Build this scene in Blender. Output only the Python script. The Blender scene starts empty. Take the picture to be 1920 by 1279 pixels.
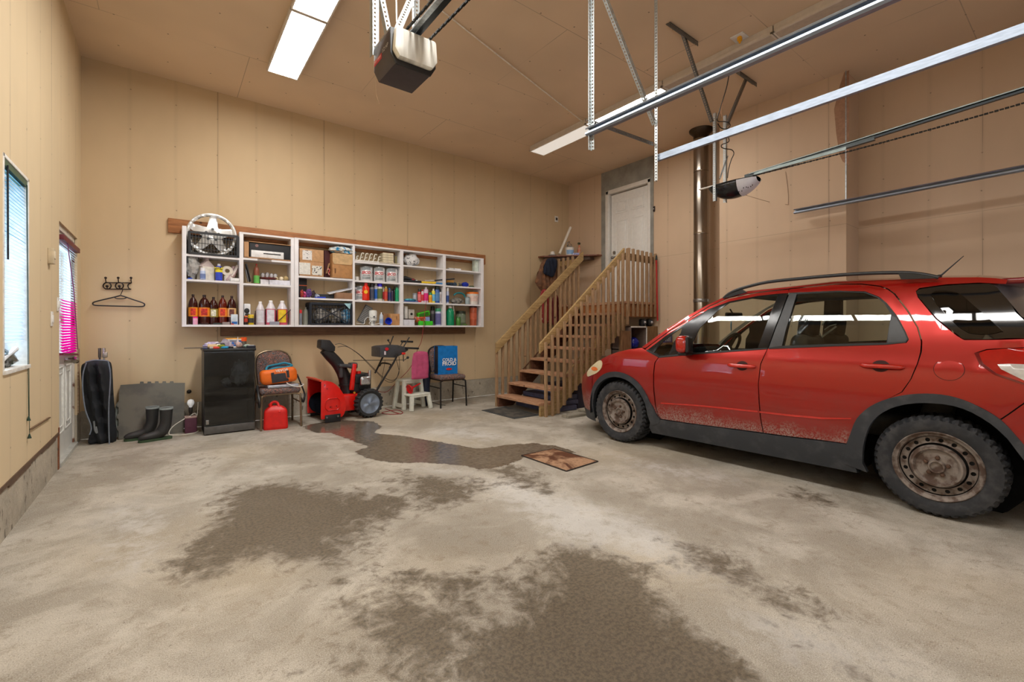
import bpy, bmesh, math, random
from mathutils import Vector, Matrix, noise
from mathutils.geometry import delaunay_2d_cdt
random.seed(7)
SC = bpy.context.scene
COL = SC.collection
PI = math.pi
# ---------------------------------------------------------------- camera calibration
F, YAW, HOR, CZ = 847.4, 0.6524, 614.7, 1.22
CS, SN = math.cos(YAW), math.sin(YAW)
def ray(x, y):
    u = (x - 960) / F; v = (HOR - y) / F
    return Vector((SN + u*CS, CS - u*SN, v))
EYE = Vector((0, 0, CZ))
def onX(x, y, X): r = ray(x, y); return EYE + r*(X/r.x)
def onY(x, y, Y): r = ray(x, y); return EYE + r*(Y/r.y)
def onZ(x, y, Z): r = ray(x, y); return EYE + r*((Z-CZ)/r.z)
# ---------------------------------------------------------------- materials
def lin(c):
    return tuple(((v/255)/12.92 if v/255 <= .04045 else ((v/255+.055)/1.055)**2.4) for v in c)
class NT:
    def __init__(s, m): s.t = m.node_tree; s.n = s.t.nodes; s.l = s.t.links
    def new(s, k, **kw):
        n = s.n.new(k)
        for a, b in kw.items(): setattr(n, a, b)
        return n
    def set(s, sock, v):
        if hasattr(v, 'is_output') or isinstance(v, bpy.types.NodeSocket): s.l.new(v, sock)
        else: sock.default_value = v
    def math(s, op, a, b=0.0, c=0.0, clamp=False):
        n = s.new('ShaderNodeMath', operation=op, use_clamp=clamp)
        s.set(n.inputs[0], a); s.set(n.inputs[1], b); s.set(n.inputs[2], c)
        return n.outputs[0]
    def ss(s, x, a, b):
        n = s.new('ShaderNodeMapRange', interpolation_type='SMOOTHSTEP')
        s.set(n.inputs[0], x); n.inputs[1].default_value = a; n.inputs[2].default_value = b
        return n.outputs[0]
    def mix(s, f, a, b):
        n = s.new('ShaderNodeMix', data_type='RGBA')
        s.set(n.inputs[0], f)
        s.set(n.inputs[6], a if not isinstance(a, tuple) else (*a[:3], 1))
        s.set(n.inputs[7], b if not isinstance(b, tuple) else (*b[:3], 1))
        return n.outputs[2]
    def noise(s, vec, scale, detail=4, rough=.55, dist=0):
        n = s.new('ShaderNodeTexNoise'); n.inputs['Scale'].default_value = scale
        n.inputs['Detail'].default_value = detail; n.inputs['Roughness'].default_value = rough
        n.inputs['Distortion'].default_value = dist
        if vec is not None: s.l.new(vec, n.inputs['Vector'])
        return n.outputs['Fac']
    def coords(s, scale=None):
        o = s.new('ShaderNodeTexCoord').outputs['Object']
        if scale:
            v = s.new('ShaderNodeVectorMath', operation='MULTIPLY'); s.l.new(o, v.inputs[0]); v.inputs[1].default_value = scale
            return v.outputs[0]
        return o
    def bump(s, h, strength=.3, dist=.01):
        b = s.new('ShaderNodeBump'); b.inputs['Strength'].default_value = strength; b.inputs['Distance'].default_value = dist
        s.l.new(h, b.inputs['Height']); return b.outputs[0]
def newmat(name):
    m = bpy.data.materials.new(name); m.use_nodes = True
    nt = NT(m); nt.n.clear()
    o = nt.new('ShaderNodeOutputMaterial'); b = nt.new('ShaderNodeBsdfPrincipled'); nt.l.new(b.outputs[0], o.inputs[0])
    return m, nt, b, o
_mc = {}
def mat(c, rough=.5, metal=0, var=.06, scale=20, bump=0, coat=0, second=None, sharp=None, emis=0, stretch=None, trans=0, spec=.5):
    key = (c, rough, metal, var, scale, bump, coat, second, sharp, emis, stretch, trans, spec)
    if key in _mc: return _mc[key]
    m, nt, b, o = newmat('mat_%d' % len(_mc))
    L = lin(c); co = nt.coords(stretch)
    nz = nt.noise(co, scale)
    if second:
        lo, hi = sharp or (.4, .6)
        col = nt.mix(nt.ss(nz, lo, hi), L, lin(second))
    else:
        dk = tuple(v*(1-var*2) for v in L); lt = tuple(min(1, v*(1+var*2)) for v in L)
        col = nt.mix(nt.ss(nz, .3, .7), dk, lt)
    nt.l.new(col, b.inputs['Base Color'])
    b.inputs['Roughness'].default_value = rough; b.inputs['Metallic'].default_value = metal
    b.inputs['Coat Weight'].default_value = coat; b.inputs['Specular IOR Level'].default_value = spec
    if coat: b.inputs['Coat Roughness'].default_value = .05
    if trans: b.inputs['Transmission Weight'].default_value = trans
    if emis:
        b.inputs['Emission Color'].default_value = (*L, 1); b.inputs['Emission Strength'].default_value = emis
    if bump: nt.l.new(nt.bump(nz, bump, .01), b.inputs['Normal'])
    _mc[key] = m; return m
def glassmat(name, tint=(255, 255, 255), rough=.02, refl=1.0, extra=0.0):
    m, nt, b, o = newmat(name); nt.n.remove(b)
    t = nt.new('ShaderNodeBsdfTransparent'); t.inputs[0].default_value = (*lin(tint), 1)
    g = nt.new('ShaderNodeBsdfGlossy'); g.inputs['Roughness'].default_value = rough
    ge = nt.new('ShaderNodeNewGeometry'); dp = nt.new('ShaderNodeVectorMath', operation='DOT_PRODUCT')
    nt.l.new(ge.outputs['Normal'], dp.inputs[0]); nt.l.new(ge.outputs['Incoming'], dp.inputs[1])
    fr = nt.math('POWER', nt.math('SUBTRACT', 1, nt.math('ABSOLUTE', dp.outputs['Value'])), 5)
    mx = nt.new('ShaderNodeMixShader')
    nt.l.new(nt.math('ADD', nt.math('MULTIPLY', fr, .9*refl), .035+extra, clamp=True), mx.inputs[0])
    nt.l.new(t.outputs[0], mx.inputs[1]); nt.l.new(g.outputs[0], mx.inputs[2]); nt.l.new(mx.outputs[0], o.inputs[0])
    return m
def woodmat(c1, c2, scale=6, axis=(1, 12, 12), rough=.65, knots=True):
    key = ('wood', c1, c2, scale, axis, rough)
    if key in _mc: return _mc[key]
    m, nt, b, o = newmat('wood_%d' % len(_mc))
    co = nt.coords(axis)
    n1 = nt.noise(co, scale, 5, .6, .6); n2 = nt.noise(nt.coords(), 1.7, 2)
    f = nt.math('ADD', nt.math('MULTIPLY', nt.ss(n1, .35, .65), .75), nt.math('MULTIPLY', n2, .3), clamp=True)
    col = nt.mix(f, lin(c1), lin(c2))
    if knots:
        v = nt.new('ShaderNodeTexVoronoi'); v.inputs['Scale'].default_value = 3.2
        nt.l.new(nt.coords((1, 1, 1)), v.inputs['Vector'])
        col = nt.mix(nt.math('SUBTRACT', 1, nt.ss(v.outputs[0], .035, .07)), col, tuple(x*.35 for x in lin(c1)))
    nt.l.new(col, b.inputs['Base Color']); b.inputs['Roughness'].default_value = rough
    nt.l.new(nt.bump(n1, .15, .005), b.inputs['Normal'])
    _mc[key] = m; return m
# ---------------------------------------------------------------- mesh builder
def rotz(a): return Matrix.Rotation(a, 3, 'Z')
def frame_to(d, up=Vector((0, 0, 1))):
    d = d.normalized(); x = up.cross(d)
    if x.length < 1e-4: x = Vector((1, 0, 0)).cross(d)
    x.normalize(); y = d.cross(x)
    return Matrix((x, y, d)).transposed()
class MB:
    def __init__(s): s.v = []; s.f = []; s.mi = []
    def add(s, vs, fs, mi=0):
        o = len(s.v); s.v += [Vector(v) for v in vs]; s.f += [tuple(i+o for i in f) for f in fs]; s.mi += [mi]*len(fs); return s
    def box(s, c, size, R=None, mi=0, taper=1.0):
        c = Vector(c); hx, hy, hz = [q/2 for q in size]; vs = []
        for z in (-hz, hz):
            k = taper if z > 0 else 1
            for x, y in ((-hx, -hy), (hx, -hy), (hx, hy), (-hx, hy)):
                p = Vector((x*k, y*k, z)); vs.append(c + (R @ p if R else p))
        return s.add(vs, [(3, 2, 1, 0), (4, 5, 6, 7), (0, 1, 5, 4), (1, 2, 6, 5), (2, 3, 7, 6), (3, 0, 4, 7)], mi)
    def bb(s, a, b, mi=0):
        a = Vector(a); b = Vector(b); return s.box((a+b)/2, [abs(b[i]-a[i]) for i in range(3)], None, mi)
    def rbox(s, c, size, r, R=None, mi=0, n=3):           # rounded box by superposed profile
        bm = bmesh.new(); bmesh.ops.create_cube(bm, size=1)
        for v in bm.verts: v.co = Vector((v.co.x*size[0], v.co.y*size[1], v.co.z*size[2]))
        bmesh.ops.bevel(bm, geom=bm.edges[:], offset=min(r, min(size)*.49), segments=n, affect='EDGES', profile=.5)
        vs = [Vector(c) + (R @ v.co if R else v.co) for v in bm.verts]; bm.verts.index_update()
        fs = [[v.index for v in f.verts] for f in bm.faces]; bm.free()
        return s.add(vs, fs, mi)
    def beam(s, p0, p1, w, h, up=Vector((0, 0, 1)), mi=0):
        p0 = Vector(p0); p1 = Vector(p1); R = frame_to(p1-p0, up)
        return s.box((p0+p1)/2, (w, h, (p1-p0).length), R, mi)
    def tube(s, pts, r, seg=8, mi=0, closed=False, caps=True, flat=1.0):
        pts = [Vector(p) for p in pts]; n = len(pts)
        rr = r if isinstance(r, (list, tuple)) else [r]*n
        up = Vector((0, 0, 1)); rings = []; prev = None
        for i, p in enumerate(pts):
            if closed: d = pts[(i+1) % n]-pts[i-1]
            else: d = pts[min(i+1, n-1)]-pts[max(i-1, 0)]
            if d.length < 1e-9: d = Vector((0, 0, 1))
            d.normalize()
            if prev is None:
                x = up.cross(d)
                if x.length < 1e-3: x = Vector((1, 0, 0)).cross(d)
            else: x = prev - d*prev.dot(d)
            x.normalize(); prev = x; y = d.cross(x)
            rings.append([p + (x*math.cos(2*PI*k/seg) + y*math.sin(2*PI*k/seg)*flat)*rr[i] for k in range(seg)])
        vs = [v for rg in rings for v in rg]; fs = []
        m = n if closed else n-1
        for i in range(m):
            for k in range(seg):
                a = i*seg+k; b = i*seg+(k+1) % seg; j = (i+1) % n
                fs.append((a, b, j*seg+(k+1) % seg, j*seg+k))
        if caps and not closed:
            fs.append(tuple(range(seg-1, -1, -1))); fs.append(tuple((n-1)*seg+k for k in range(seg)))
        return s.add(vs, fs, mi)
    def lathe(s, prof, c=(0, 0, 0), seg=20, R=None, mi=0, a0=0, a1=2*PI, sx=1, sy=1, caps=True):
        c = Vector(c); full = abs(a1-a0-2*PI) < 1e-6; n = seg if full else seg+1; vs = []
        for r, z in prof:
            for k in range(n):
                a = a0+(a1-a0)*k/seg; p = Vector((r*math.cos(a)*sx, r*math.sin(a)*sy, z)); vs.append(c+(R @ p if R else p))
        fs = []
        for i in range(len(prof)-1):
            for k in range(seg):
                k2 = (k+1) % n
                fs.append((i*n+k, i*n+k2, (i+1)*n+k2, (i+1)*n+k))
        if full and caps:
            if prof[0][0] > 1e-5: fs.append(tuple(range(n-1, -1, -1)))
            if prof[-1][0] > 1e-5: fs.append(tuple((len(prof)-1)*n+k for k in range(n)))
        return s.add(vs, fs, mi)
    def cyl(s, p0, p1, r, seg=16, mi=0, r1=None):
        p0 = Vector(p0); p1 = Vector(p1); R = frame_to(p1-p0)
        return s.lathe([(r, 0), (r if r1 is None else r1, (p1-p0).length)], p0, seg, R, mi)
    def ball(s, c, r, seg=14, mi=0, sc=(1, 1, 1), wob=0, seed=0):
        c = Vector(c); n = seg//2+1; vs = []; fs = []
        for i in range(n+1):
            for k in range(seg):
                th = PI*i/n; a = 2*PI*k/seg
                p = Vector((math.sin(th)*math.cos(a), math.sin(th)*math.sin(a), math.cos(th)))
                w = 1+wob*noise.noise(p*2.3+Vector((seed, seed*1.7, 0))) + wob*.6*noise.noise(p*5+Vector((seed, 0, seed)))
                vs.append(c+Vector((p.x*sc[0], p.y*sc[1], p.z*sc[2]))*r*w)
        for i in range(n):
            for k in range(seg):
                fs.append((i*seg+k, (i+1)*seg+k, (i+1)*seg+(k+1) % seg, i*seg+(k+1) % seg))
        return s.add(vs, fs, mi)
    def prism(s, poly, fn, d0, d1, mi=0):                 # poly [(a,b)], fn(a,b,d) -> point
        n = len(poly); vs = [fn(a, b, d0) for a, b in poly]+[fn(a, b, d1) for a, b in poly]
        fs = [tuple(range(n)), tuple(range(2*n-1, n-1, -1))]+[(i, i+n, (i+1) % n+n, (i+1) % n) for i in range(n)]
        return s.add(vs, fs, mi)
    def grid(s, nu, nv, fn, mi=0, close_u=False):
        vs = [fn(i/(nu-1) if not close_u else i/nu, j/(nv-1)) for i in range(nu) for j in range(nv)]; fs = []
        for i in range(nu if close_u else nu-1):
            for j in range(nv-1):
                i2 = (i+1) % nu; fs.append((i*nv+j, i2*nv+j, i2*nv+j+1, i*nv+j+1))
        return s.add(vs, fs, mi)
    def sheet(s, poly, fn, step, thick=0.0, nrm=None, holes=(), mi=0):
        """dense triangulated area inside poly (2D), mapped by fn(a,b) to 3D; thick extrudes along nrm(a,b)"""
        pts = [Vector(p) for p in poly]; loops = [list(range(len(pts)))]
        for h in holes:
            o = len(pts); pts += [Vector(p) for p in h]; loops.append(list(range(o, o+len(h))))
        edges = [(lp[i], lp[(i+1) % len(lp)]) for lp in loops for i in range(len(lp))]
        xs = [p[0] for p in poly]; ys = [p[1] for p in poly]
        x = min(xs)+step*.5
        while x < max(xs):
            y = min(ys)+step*.5
            while y < max(ys):
                if inside(x, y, poly) and not any(inside(x, y, h) for h in holes): pts.append(Vector((x, y)))
                y += step
            x += step
        r = delaunay_2d_cdt(pts, edges, [], 0, 1e-6)
        V = r[0]; T = []
        for t in r[2]:
            cx = sum(V[i].x for i in t)/3; cy = sum(V[i].y for i in t)/3
            if inside(cx, cy, poly) and not any(inside(cx, cy, h) for h in holes): T.append(tuple(t))
        top = [Vector(fn(v.x, v.y)) for v in V]
        if not thick: return s.add(top, T, mi)
        bot = [Vector(fn(v.x, v.y))+(nrm(v.x, v.y) if callable(nrm) else Vector(nrm))*thick for v in V]
        n = len(V); cnt = {}
        for t in T:
            for k in range(3):
                e = (t[k], t[(k+1) % 3]); cnt[e] = 1
        side = [(a, b, b+n, a+n) for (a, b) in cnt if (b, a) not in cnt]
        return s.add(top+bot, T+[tuple(i+n for i in reversed(t)) for t in T]+side, mi)
    def xf(s, M, start=0):
        s.v = s.v[:start]+[M @ v for v in s.v[start:]]; return s
    def build(s, name, mats, parent=None, smooth=35, world=False, bevel=0, recalc=True):
        me = bpy.data.meshes.new(name)
        off = parent.location if (world and parent is not None) else Vector((0, 0, 0))
        if world and parent is not None and parent.parent is not None: off = off + parent.parent.location
        me.from_pydata([v-off for v in s.v], [], s.f)
        if not isinstance(mats, (list, tuple)): mats = [mats]
        for m in mats: me.materials.append(m)
        for p, k in zip(me.polygons, s.mi): p.material_index = min(k, len(mats)-1)
        if recalc or bevel:
            bm = bmesh.new(); bm.from_mesh(me)
            if recalc: bmesh.ops.recalc_face_normals(bm, faces=bm.faces)
            if bevel:
                es = [e for e in bm.edges if len(e.link_faces) == 2 and e.calc_face_angle(0) > .6]
                bmesh.ops.bevel(bm, geom=es, offset=bevel, segments=2, affect='EDGES', profile=.6, clamp_overlap=True)
            bm.to_mesh(me); bm.free()
        if smooth:
            me.shade_smooth(); me.set_sharp_from_angle(angle=math.radians(smooth))
        o = bpy.data.objects.new(name, me); COL.objects.link(o)
        if parent is not None: o.parent = parent
        return o
def inside(x, y, poly):
    c = False; n = len(poly); j = n-1
    for i in range(n):
        xi, yi = poly[i][0], poly[i][1]; xj, yj = poly[j][0], poly[j][1]
        if (yi > y) != (yj > y) and x < (xj-xi)*(y-yi)/(yj-yi)+xi: c = not c
        j = i
    return c
def crom(pts, sub=4, closed=True):
    out = []; n = len(pts); P = [Vector(p) for p in pts]
    rng = range(n) if closed else range(n-1)
    for i in rng:
        p0 = P[(i-1) % n] if closed else P[max(i-1, 0)]; p1 = P[i]; p2 = P[(i+1) % n]; p3 = P[(i+2) % n] if closed else P[min(i+2, n-1)]
        for k in range(sub):
            t = k/sub
            out.append(.5*((2*p1)+(-p0+p2)*t+(2*p0-5*p1+4*p2-p3)*t*t+(-p0+3*p1-3*p2+p3)*t*t*t))
    if not closed: out.append(P[-1])
    return out
def tag(o, label, cat, group=None, kind=None):
    if label: o['label'] = label
    if cat: o['category'] = cat
    if group: o['group'] = group
    if kind: o['kind'] = kind
    return o
def thing(name, label, cat, loc=(0, 0, 0), rz=0, group=None):
    o = bpy.data.objects.new(name, None); COL.objects.link(o)
    o.location = loc; o.rotation_euler = (0, 0, rz); o.empty_display_size = .05
    return tag(o, label, cat, group)
def struct(mb, name, m, parent=None, **k):
    o = mb.build(name, m, parent, **k)
    if parent is None: o['kind'] = 'structure'
    return o
def dup(root, loc, rz, label, group=None):
    r = root.copy(); COL.objects.link(r); r.location = loc; r.rotation_euler = (0, 0, rz); r['label'] = label
    if group: r['group'] = group
    for ch in list(root.children):
        c = ch.copy(); COL.objects.link(c); c.parent = r
        for g in list(ch.children):
            d = g.copy(); COL.objects.link(d); d.parent = c
    return r
def text_mb(mb, txt, size, origin, xdir, ydir, depth=.001, mi=0, bold=0.0, align='CENTER'):
    cu = bpy.data.curves.new('t', 'FONT'); cu.body = txt; cu.size = size; cu.align_x = align; cu.align_y = 'CENTER'; cu.offset = bold
    cu.resolution_u = 2
    ob = bpy.data.objects.new('t', cu); COL.objects.link(ob)
    dg = bpy.context.evaluated_depsgraph_get(); dg.update()
    me = bpy.data.meshes.new_from_object(ob.evaluated_get(dg))
    x = Vector(xdir).normalized(); y = Vector(ydir).normalized(); n = x.cross(y)
    vs = [Vector(origin)+x*v.co.x+y*v.co.y+n*depth for v in me.vertices]
    fs = [tuple(p.vertices) for p in me.polygons]
    bpy.data.objects.remove(ob); bpy.data.curves.remove(cu); bpy.data.meshes.remove(me)
    mb.add(vs, fs, mi)
def ell(cx, cy, rx, ry, n=24, a0=0):
    return [(cx+rx*math.cos(2*PI*k/n+a0), cy+ry*math.sin(2*PI*k/n+a0)) for k in range(n)]
def cloth_wob(mb, amp, sc, seed=0):
    for i, v in enumerate(mb.v):
        q = v*sc+Vector((seed, seed, seed)); mb.v[i] = v+Vector((noise.noise(q), noise.noise(q+Vector((9, 0, 0))), noise.noise(q+Vector((0, 9, 0)))))*amp
# common materials
WHITE = mat((232, 230, 226), .45, var=.03); BLACK = mat((26, 27, 30), .45, var=.1); DKGREY = mat((52, 54, 58), .5, var=.1)
GALV = mat((176, 184, 190), .34, .9, var=.12, scale=35); GALVD = mat((110, 115, 118), .4, .85, var=.15, scale=35)
RED = mat((214, 26, 18), .35, var=.04); STEEL = mat((150, 150, 150), .3, .95)
HOLE = mat((20, 20, 20), .9)
# ================================================================= ROOM
XL, XR, XP, YB, YF, ZC, ZT = -.741, 6.647, 6.219, 6.757, -1.3, 4.18, .31
def wallmat(name, ax, off, sp, base, dark, hor=None, blotch=.5):
    m, nt, b, o = newmat(name)
    co = nt.coords(); sx = nt.new('ShaderNodeSeparateXYZ'); nt.l.new(co, sx.inputs[0])
    a = sx.outputs[ax]; z = sx.outputs[2]
    low = nt.noise(co, 1.3, 0)
    a2 = nt.math('ADD', nt.math('SUBTRACT', a, off), nt.math('MULTIPLY', low, .012))
    d = nt.math('PINGPONG', a2, sp/2)
    seam = nt.math('MULTIPLY', nt.math('SUBTRACT', 1, nt.ss(d, .001, .006)), nt.ss(low, .3, .7))
    d3 = nt.math('PINGPONG', a2, sp/6)
    stud = nt.math('MULTIPLY', nt.math('SUBTRACT', 1, nt.ss(d3, .004, .03)), .07)
    nx = nt.math('MULTIPLY', nt.math('SUBTRACT', low, .5), .3)
    dx = nt.math('PINGPONG', nt.math('ADD', a2, nt.math('MULTIPLY', nx, .1)), sp/6)
    dz = nt.math('PINGPONG', nt.math('ADD', z, nx), .215)
    rr = nt.math('SQRT', nt.math('ADD', nt.math('MULTIPLY', dx, dx), nt.math('MULTIPLY', dz, dz)))
    dot = nt.math('SUBTRACT', 1, nt.ss(rr, .005, .009))
    line = nt.math('MAXIMUM', nt.math('MAXIMUM', nt.math('MULTIPLY', seam, .6), stud), nt.math('MULTIPLY', dot, .6))
    if hor is not None:
        dh = nt.math('PINGPONG', nt.math('SUBTRACT', z, hor[0]), hor[1]/2)
        line = nt.math('MAXIMUM', line, nt.math('MULTIPLY', nt.math('SUBTRACT', 1, nt.ss(dh, .001, .005)), hor[2]))
    n1 = nt.noise(nt.coords((1, 1, .5)), 1.6, 3, .6)
    L = lin(base); col = nt.mix(nt.math('MULTIPLY', nt.ss(n1, .3, .7), blotch), L, tuple(x*.86 for x in L))
    col = nt.mix(line, col, lin(dark))
    nt.l.new(col, b.inputs['Base Color']); b.inputs['Roughness'].default_value = .75
    return m
WB = wallmat('back wall board', 0, .518, 1.275, (212, 186, 148), (96, 76, 58))
WL = wallmat('left wall board', 1, .3, 1.22, (226, 204, 166), (104, 84, 62))
WR = wallmat('right wall board', 1, 4.42, 1.22, (214, 186, 156), (100, 80, 64), hor=(2.42, 1.22*2, .3))
# ceiling with staggered board joints
def ceilmat():
    m, nt, b, o = newmat('ceiling board')
    co = nt.coords()
    mp = nt.new('ShaderNodeMapping'); nt.l.new(co, mp.inputs[0]); mp.inputs['Location'].default_value = (.5, -5.67+1.22*8, 0)
    br = nt.new('ShaderNodeTexBrick'); nt.l.new(mp.outputs[0], br.inputs[0])
    br.inputs['Scale'].default_value = 1; br.inputs['Brick Width'].default_value = 2.44; br.inputs['Row Height'].default_value = 1.22
    br.inputs['Mortar Size'].default_value = .004; br.inputs['Mortar Smooth'].default_value = .3
    low = nt.noise(co, 1.3, 0); nz = nt.ss(low, .3, .6)
    sx = nt.new('ShaderNodeSeparateXYZ'); nt.l.new(co, sx.inputs[0])
    nx = nt.math('MULTIPLY', nt.math('SUBTRACT', low, .5), .3)
    dx = nt.math('PINGPONG', nt.math('ADD', sx.outputs[0], nt.math('MULTIPLY', nx, .2)), .2)
    dy = nt.math('PINGPONG', nt.math('ADD', nt.math('SUBTRACT', sx.outputs[1], 5.67), nx), .305)
    rr = nt.math('SQRT', nt.math('ADD', nt.math('MULTIPLY', dx, dx), nt.math('MULTIPLY', dy, dy)))
    dot = nt.math('SUBTRACT', 1, nt.ss(rr, .005, .01))
    line = nt.math('MAXIMUM', nt.math('MULTIPLY', nt.math('MULTIPLY', br.outputs['Fac'], nz), .6), dot)
    L = lin((230, 204, 172)); col = nt.mix(nt.ss(nt.noise(co, .9, 2), .35, .7), L, tuple(x*.9 for x in L))
    col = nt.mix(nt.math('MULTIPLY', line, .75), col, lin((90, 66, 50)))
    nt.l.new(col, b.inputs['Base Color']); b.inputs['Roughness'].default_value = .8
    return m
def concmat(name, c, pits=.5, grain=.6):
    m, nt, b, o = newmat(name); co = nt.coords()
    n1 = nt.noise(co, 3, 5, .65); n2 = nt.noise(co, 26, 4, .7); n3 = nt.noise(nt.coords((1, 1, .45)), 17, 3, .6)
    L = lin(c); col = nt.mix(nt.ss(n1, .3, .7), tuple(x*.72 for x in L), tuple(min(1, x*1.08) for x in L))
    sx = nt.new('ShaderNodeSeparateXYZ'); nt.l.new(co, sx.inputs[0])
    pit = nt.math('MULTIPLY', nt.ss(n3, .60, .68), pits)
    col = nt.mix(pit, col, lin((84, 76, 66)))
    col = nt.mix(nt.math('MULTIPLY', nt.ss(n2, .5, .8), .3), col, lin((236, 230, 218)))
    nt.l.new(col, b.inputs['Base Color']); b.inputs['Roughness'].default_value = .85
    nt.l.new(nt.bump(nt.math('SUBTRACT', n2, pit), grain, .01), b.inputs['Normal'])
    return m
CONC = concmat('foundation concrete', (186, 176, 158), .75)
# ---- floor: grid mesh with stain masks stored per vertex
def pxpoly(pts): return [tuple(onZ(x, y, 0)[:2]) for x, y in pts]
PUD = pxpoly([(566,800),(590,794),(640,788),(700,790),(716,800),(700,812),(760,818),(830,830),(900,842),(950,834),(1000,831),(1045,836),(1085,850),(1050,849),(1010,848),(985,858),(960,868),(930,878),(900,880),(860,872),(800,868),(730,868),(685,858),(664,848),(690,838),(655,824),(620,812),(590,812)])
RINGS = [  # broad dry dirt stains: outline, strength
 (pxpoly([(339,1053),(357,1000),(419,955),(428,920),(553,897),(624,918),(705,926),(770,935),(740,964),(690,1000),(651,1044),(638,1089),(589,1093),(571,1062),(500,1053),(419,1080),(357,1093)]), 1.0),
 (pxpoly([(731,884),(800,880),(874,884),(915,910),(900,945),(830,964),(760,955),(735,925)]), .75),
 (pxpoly([(571,1196),(642,1133),(758,1116),(892,1107),(960,1120),(930,1180),(900,1240),(760,1330),(620,1279)]), .8),
 (pxpoly([(900,1200),(970,1140),(990,1102),(1008,1062),(1053,1031),(1124,1040),(1200,1089),(1262,1130),(1330,1200),(1440,1290),(1300,1400),(1000,1400),(880,1300)]), 1.15),
 (pxpoly([(760,1082),(860,1088),(965,1088),(960,1098),(860,1096),(765,1090)]), .9),
 (pxpoly([(960,900),(1010,930),(1080,985),(1060,1000),(990,950)]), .5),
 (pxpoly([(1270,1005),(1330,1010),(1400,1060),(1480,1110),(1560,1150),(1500,1150),(1400,1120),(1320,1080)]), .85),
 (pxpoly([(1240,1120),(1360,1110),(1440,1150),(1600,1230),(1700,1290),(1560,1290),(1420,1230),(1320,1180)]), .6),
 (pxpoly([(900,880),(960,872),(1010,890),(1020,920),(975,900)]), .95),
 (pxpoly([(1140,815),(1215,822),(1200,836),(1150,830)]), .5),
 (pxpoly([(1505,935),(1520,930),(1545,936),(1530,943)]), 1.0),
 (pxpoly([(300,875),(380,868),(460,880),(420,905),(330,900)]), .25),
 (pxpoly([(240,865),(330,855),(420,860),(330,870)]), .35),
 (pxpoly([(1380,760),(1500,790),(1640,850),(1900,930),(1760,860),(1600,790)]), .5),
 (pxpoly([(1240,815),(1330,822),(1450,850),(1400,855),(1300,840)]), .6),
]
LIGHTS_ = [
 (pxpoly([(170,960),(260,930),(330,960),(320,1040),(250,1100),(180,1080)]), .7),
 (pxpoly([(880,900),(960,895),(1100,940),(1260,1000),(1400,1090),(1330,1090),(1180,1040),(1040,1010),(980,960)]), .9),
 (pxpoly([(880,800),(960,812),(1000,822),(900,830),(780,815),(800,800)]), .7),
 (pxpoly([(1360,1140),(1500,1160),(1700,1260),(1560,1260),(1400,1200)]), .8),
 (pxpoly([(760,870),(870,875),(940,890),(850,898),(780,890)]), .7),
 (pxpoly([(1090,830),(1200,850),(1400,880),(1500,930),(1300,920),(1150,880)]), .5),
]
def sdist(x, y, poly):
    d = 9; n = len(poly)
    for i in range(n):
        ax, ay = poly[i]; bx, by = poly[(i+1) % n]; dx, dy = bx-ax, by-ay; L = dx*dx+dy*dy
        t = max(0, min(1, ((x-ax)*dx+(y-ay)*dy)/L)) if L else 0
        e = (x-ax-t*dx)**2+(y-ay-t*dy)**2
        if e < d: d = e
    d = math.sqrt(d); return -d if inside(x, y, poly) else d
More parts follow.
